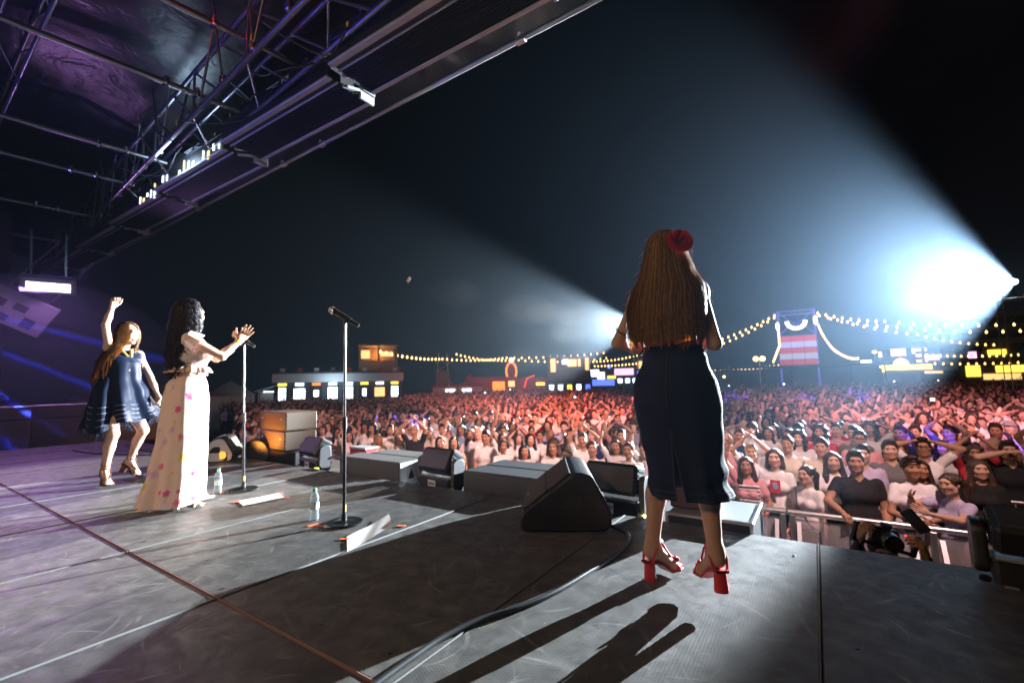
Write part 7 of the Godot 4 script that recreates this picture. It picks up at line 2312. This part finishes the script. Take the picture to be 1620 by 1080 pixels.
			if pose == "filming with a phone":
				var ph := thing("phone", "phone held up by the person %s from left in crowd row %s" % [nth(idx), ["one", "two", "three", "four", "five", "six", "seven", "eight", "nine", "ten", "eleven", "twelve"][row]], "phone", at + Basis(Vector3.UP, face) * Vector3(0.01, 1.62, 0.44), face, "phones held up in the crowd")
				part(ph, "case", Geo.new().bx(Vector3.ZERO, Vector3(0.075, 0.15, 0.01), 0.003), M.black if phones % 3 else M.red_gloss)
				part(ph, "camera_ring", Geo.new().rod(Vector3(0.02, 0.05, 0.004), Vector3(0.02, 0.05, 0.0075), 0.012, 10), M.black_steel)
				if phones % 4 == 1: part(ph, "flash_lamp", Geo.new().ball(Transform3D(Basis.IDENTITY, Vector3(-0.01, 0.055, 0.006)), Vector3.ONE * 0.012, 6), lit("phone_flash%d" % phones, Color(0.95, 0.97, 1.0), 14.0))
				phones += 1
			put.append(Vector2(at.x, at.z))
			idx += 1
			total += 1
		row += 1
		row_z -= 0.74
	# beyond those: the field of people as one mass
	var far := Node3D.new()
	far.name = "distant_crowd"
	add_child(far)
	far.set_meta("kind", "stuff")
	far.set_meta("label", "field of hundreds of people reaching back to the bars and tents")
	far.set_meta("category", "crowd")
	var kinds := [["standing", true, "long", "dark", "white"], ["standing", false, "short", "black", "black"], ["clapping", true, "long", "brown", "white"], ["clapping overhead", false, "short", "dark", "grey"], ["standing", true, "pony", "blonde", "pink"], ["waving one arm", true, "long", "black", "red"], ["standing", false, "short", "dark", "white"], ["hands joined", true, "bob", "dark", "navy"], ["filming with a phone", true, "long", "dark", "cream"], ["standing", false, "curly", "black", "blue"], ["clapping overhead", true, "pony", "brown", "black"], ["clapping", false, "cap", "grey", "lavender"], ["hands on head", false, "short", "dark", "white"], ["waving one arm", true, "bob", "brown", "olive"]]
	var places := []
	for k in kinds.size(): places.append([])
	var z := row_z
	while z > -84.0:
		var gap := 0.62 + 0.010 * (-z - 12.0)
		var x := z * 2.3
		while x < -z * 0.28 + 1.0:
			x += gap * r.randf_range(0.7, 1.3)
			var at := Vector3(x, GROUND, z + r.randf_range(-0.3, 0.3))
			var d := Vector2(at.x, at.z).length()
			var az := rad_to_deg(atan2(at.x, -at.z))
			var most := 36.5 if az < -50 else (lerpf(36.5, 60.0, (az + 50) / 8.0) if az < -42 else (63.0 if az < -16 else (53.0 if az < 4 else 84.0)))
			if d > most or (absf(at.x - 11.4) < 1.3 and absf(at.z + 43.5) < 1.5) or (absf(at.x + 13.9) < 1.3 and absf(at.z + 43.6) < 1.5): continue
			var s := r.randf_range(0.9, 1.06)
			places[r.randi() % kinds.size()].append(Transform3D(Basis(Vector3.UP, atan2(-at.x, -at.z) + r.randf_range(-0.5, 0.5)).scaled(Vector3(s * r.randf_range(0.95, 1.1), s, s)), at))
		z -= gap * 1.05
	var vm := mk("crowd_vertex", Color(1, 1, 1), 0.8)
	vm.albedo_color = Color.WHITE
	var count := 0
	for k in kinds.size():
		var q: Array = kinds[k]
		var p := proto_of(q[0], q[1], 2)
		var g := Geo.new()
		for key in p.keys:
			var src: Geo = p.fig.geos[key]
			var sc: Color = [Color(0.42, 0.25, 0.18), Color(0.34, 0.19, 0.125), Color(0.48, 0.3, 0.22)][k % 3]
			var c: Color = sc if key == 0 else (Color(TOPS[q[4]][0], TOPS[q[4]][1], TOPS[q[4]][2]) if key == 1 else Color(0.03, 0.035, 0.06))
			g.tint = c
			g.add(src, Transform3D.IDENTITY, false)
		g.tint = Color(HAIRS[q[3]][0], HAIRS[q[3]][1], HAIRS[q[3]][2])
		g.add(hair_geo(q[2], 0.022), p.fig.head, false)
		var mm := MultiMesh.new()
		mm.transform_format = MultiMesh.TRANSFORM_3D
		mm.use_colors = true
		mm.mesh = g.mesh(vm)
		mm.instance_count = places[k].size()
		for i in places[k].size():
			mm.set_instance_transform(i, places[k][i])
			var sh := r.randf_range(0.55, 1.1)
			mm.set_instance_color(i, Color(sh * r.randf_range(0.85, 1.0), sh * r.randf_range(0.85, 1.0), sh))
		count += places[k].size()
		var mi := MultiMeshInstance3D.new()
		mi.name = "people"
		mi.multimesh = mm
		mi.set_meta("kind", "stuff")
		far.add_child(mi, true)
	# small phone lamps scattered over the field
	for k in 9:
		var px: Vector3 = [Vector3(-8.3, 0.35, -17), Vector3(-14.5, 0.5, -19), Vector3(-3.0, 0.3, -12.4), Vector3(-1.5, 0.6, -30), Vector3(-4.8, 0.5, -33), Vector3(4.0, 0.6, -36), Vector3(8.0, 0.5, -48), Vector3(-19, 0.5, -28), Vector3(2.2, 0.4, -14)][k]
		tag(part(self, "phone_lamp", Geo.new().bx(px, Vector3(0.075, 0.06, 0.02), 0.01), lit("phone_lamp%d" % k, Color(0.95, 0.97, 1.0), 6.0)), "small white phone light shining in the crowd, %s of nine counted from the stage" % ORD[k], "phone light", "phone lights in the crowd")
	# blue moving-head spots from the roof picking people out
	for q in [[Vector3(-9.8, -0.1, -9.5), 1.3], [Vector3(1.5, -0.2, -10.2), 2.6], [Vector3(3.0, -0.2, -11.5), 1.8], [Vector3(-4.0, -0.3, -30.0), 1.5], [Vector3(2.0, -0.3, -32.0), 1.6], [Vector3(-0.5, -0.3, -28.0), 1.2], [Vector3(-11.5, -0.3, -5.6), 2.0]]:
		var d: float = q[0].length()
		spot("blue_crowd_beam", Vector3(0.4, 4.7, -2.4), q[0], Color(0.09, 0.06, 1.0), 4.0 * d * d, q[1], 0.4, 0.08)
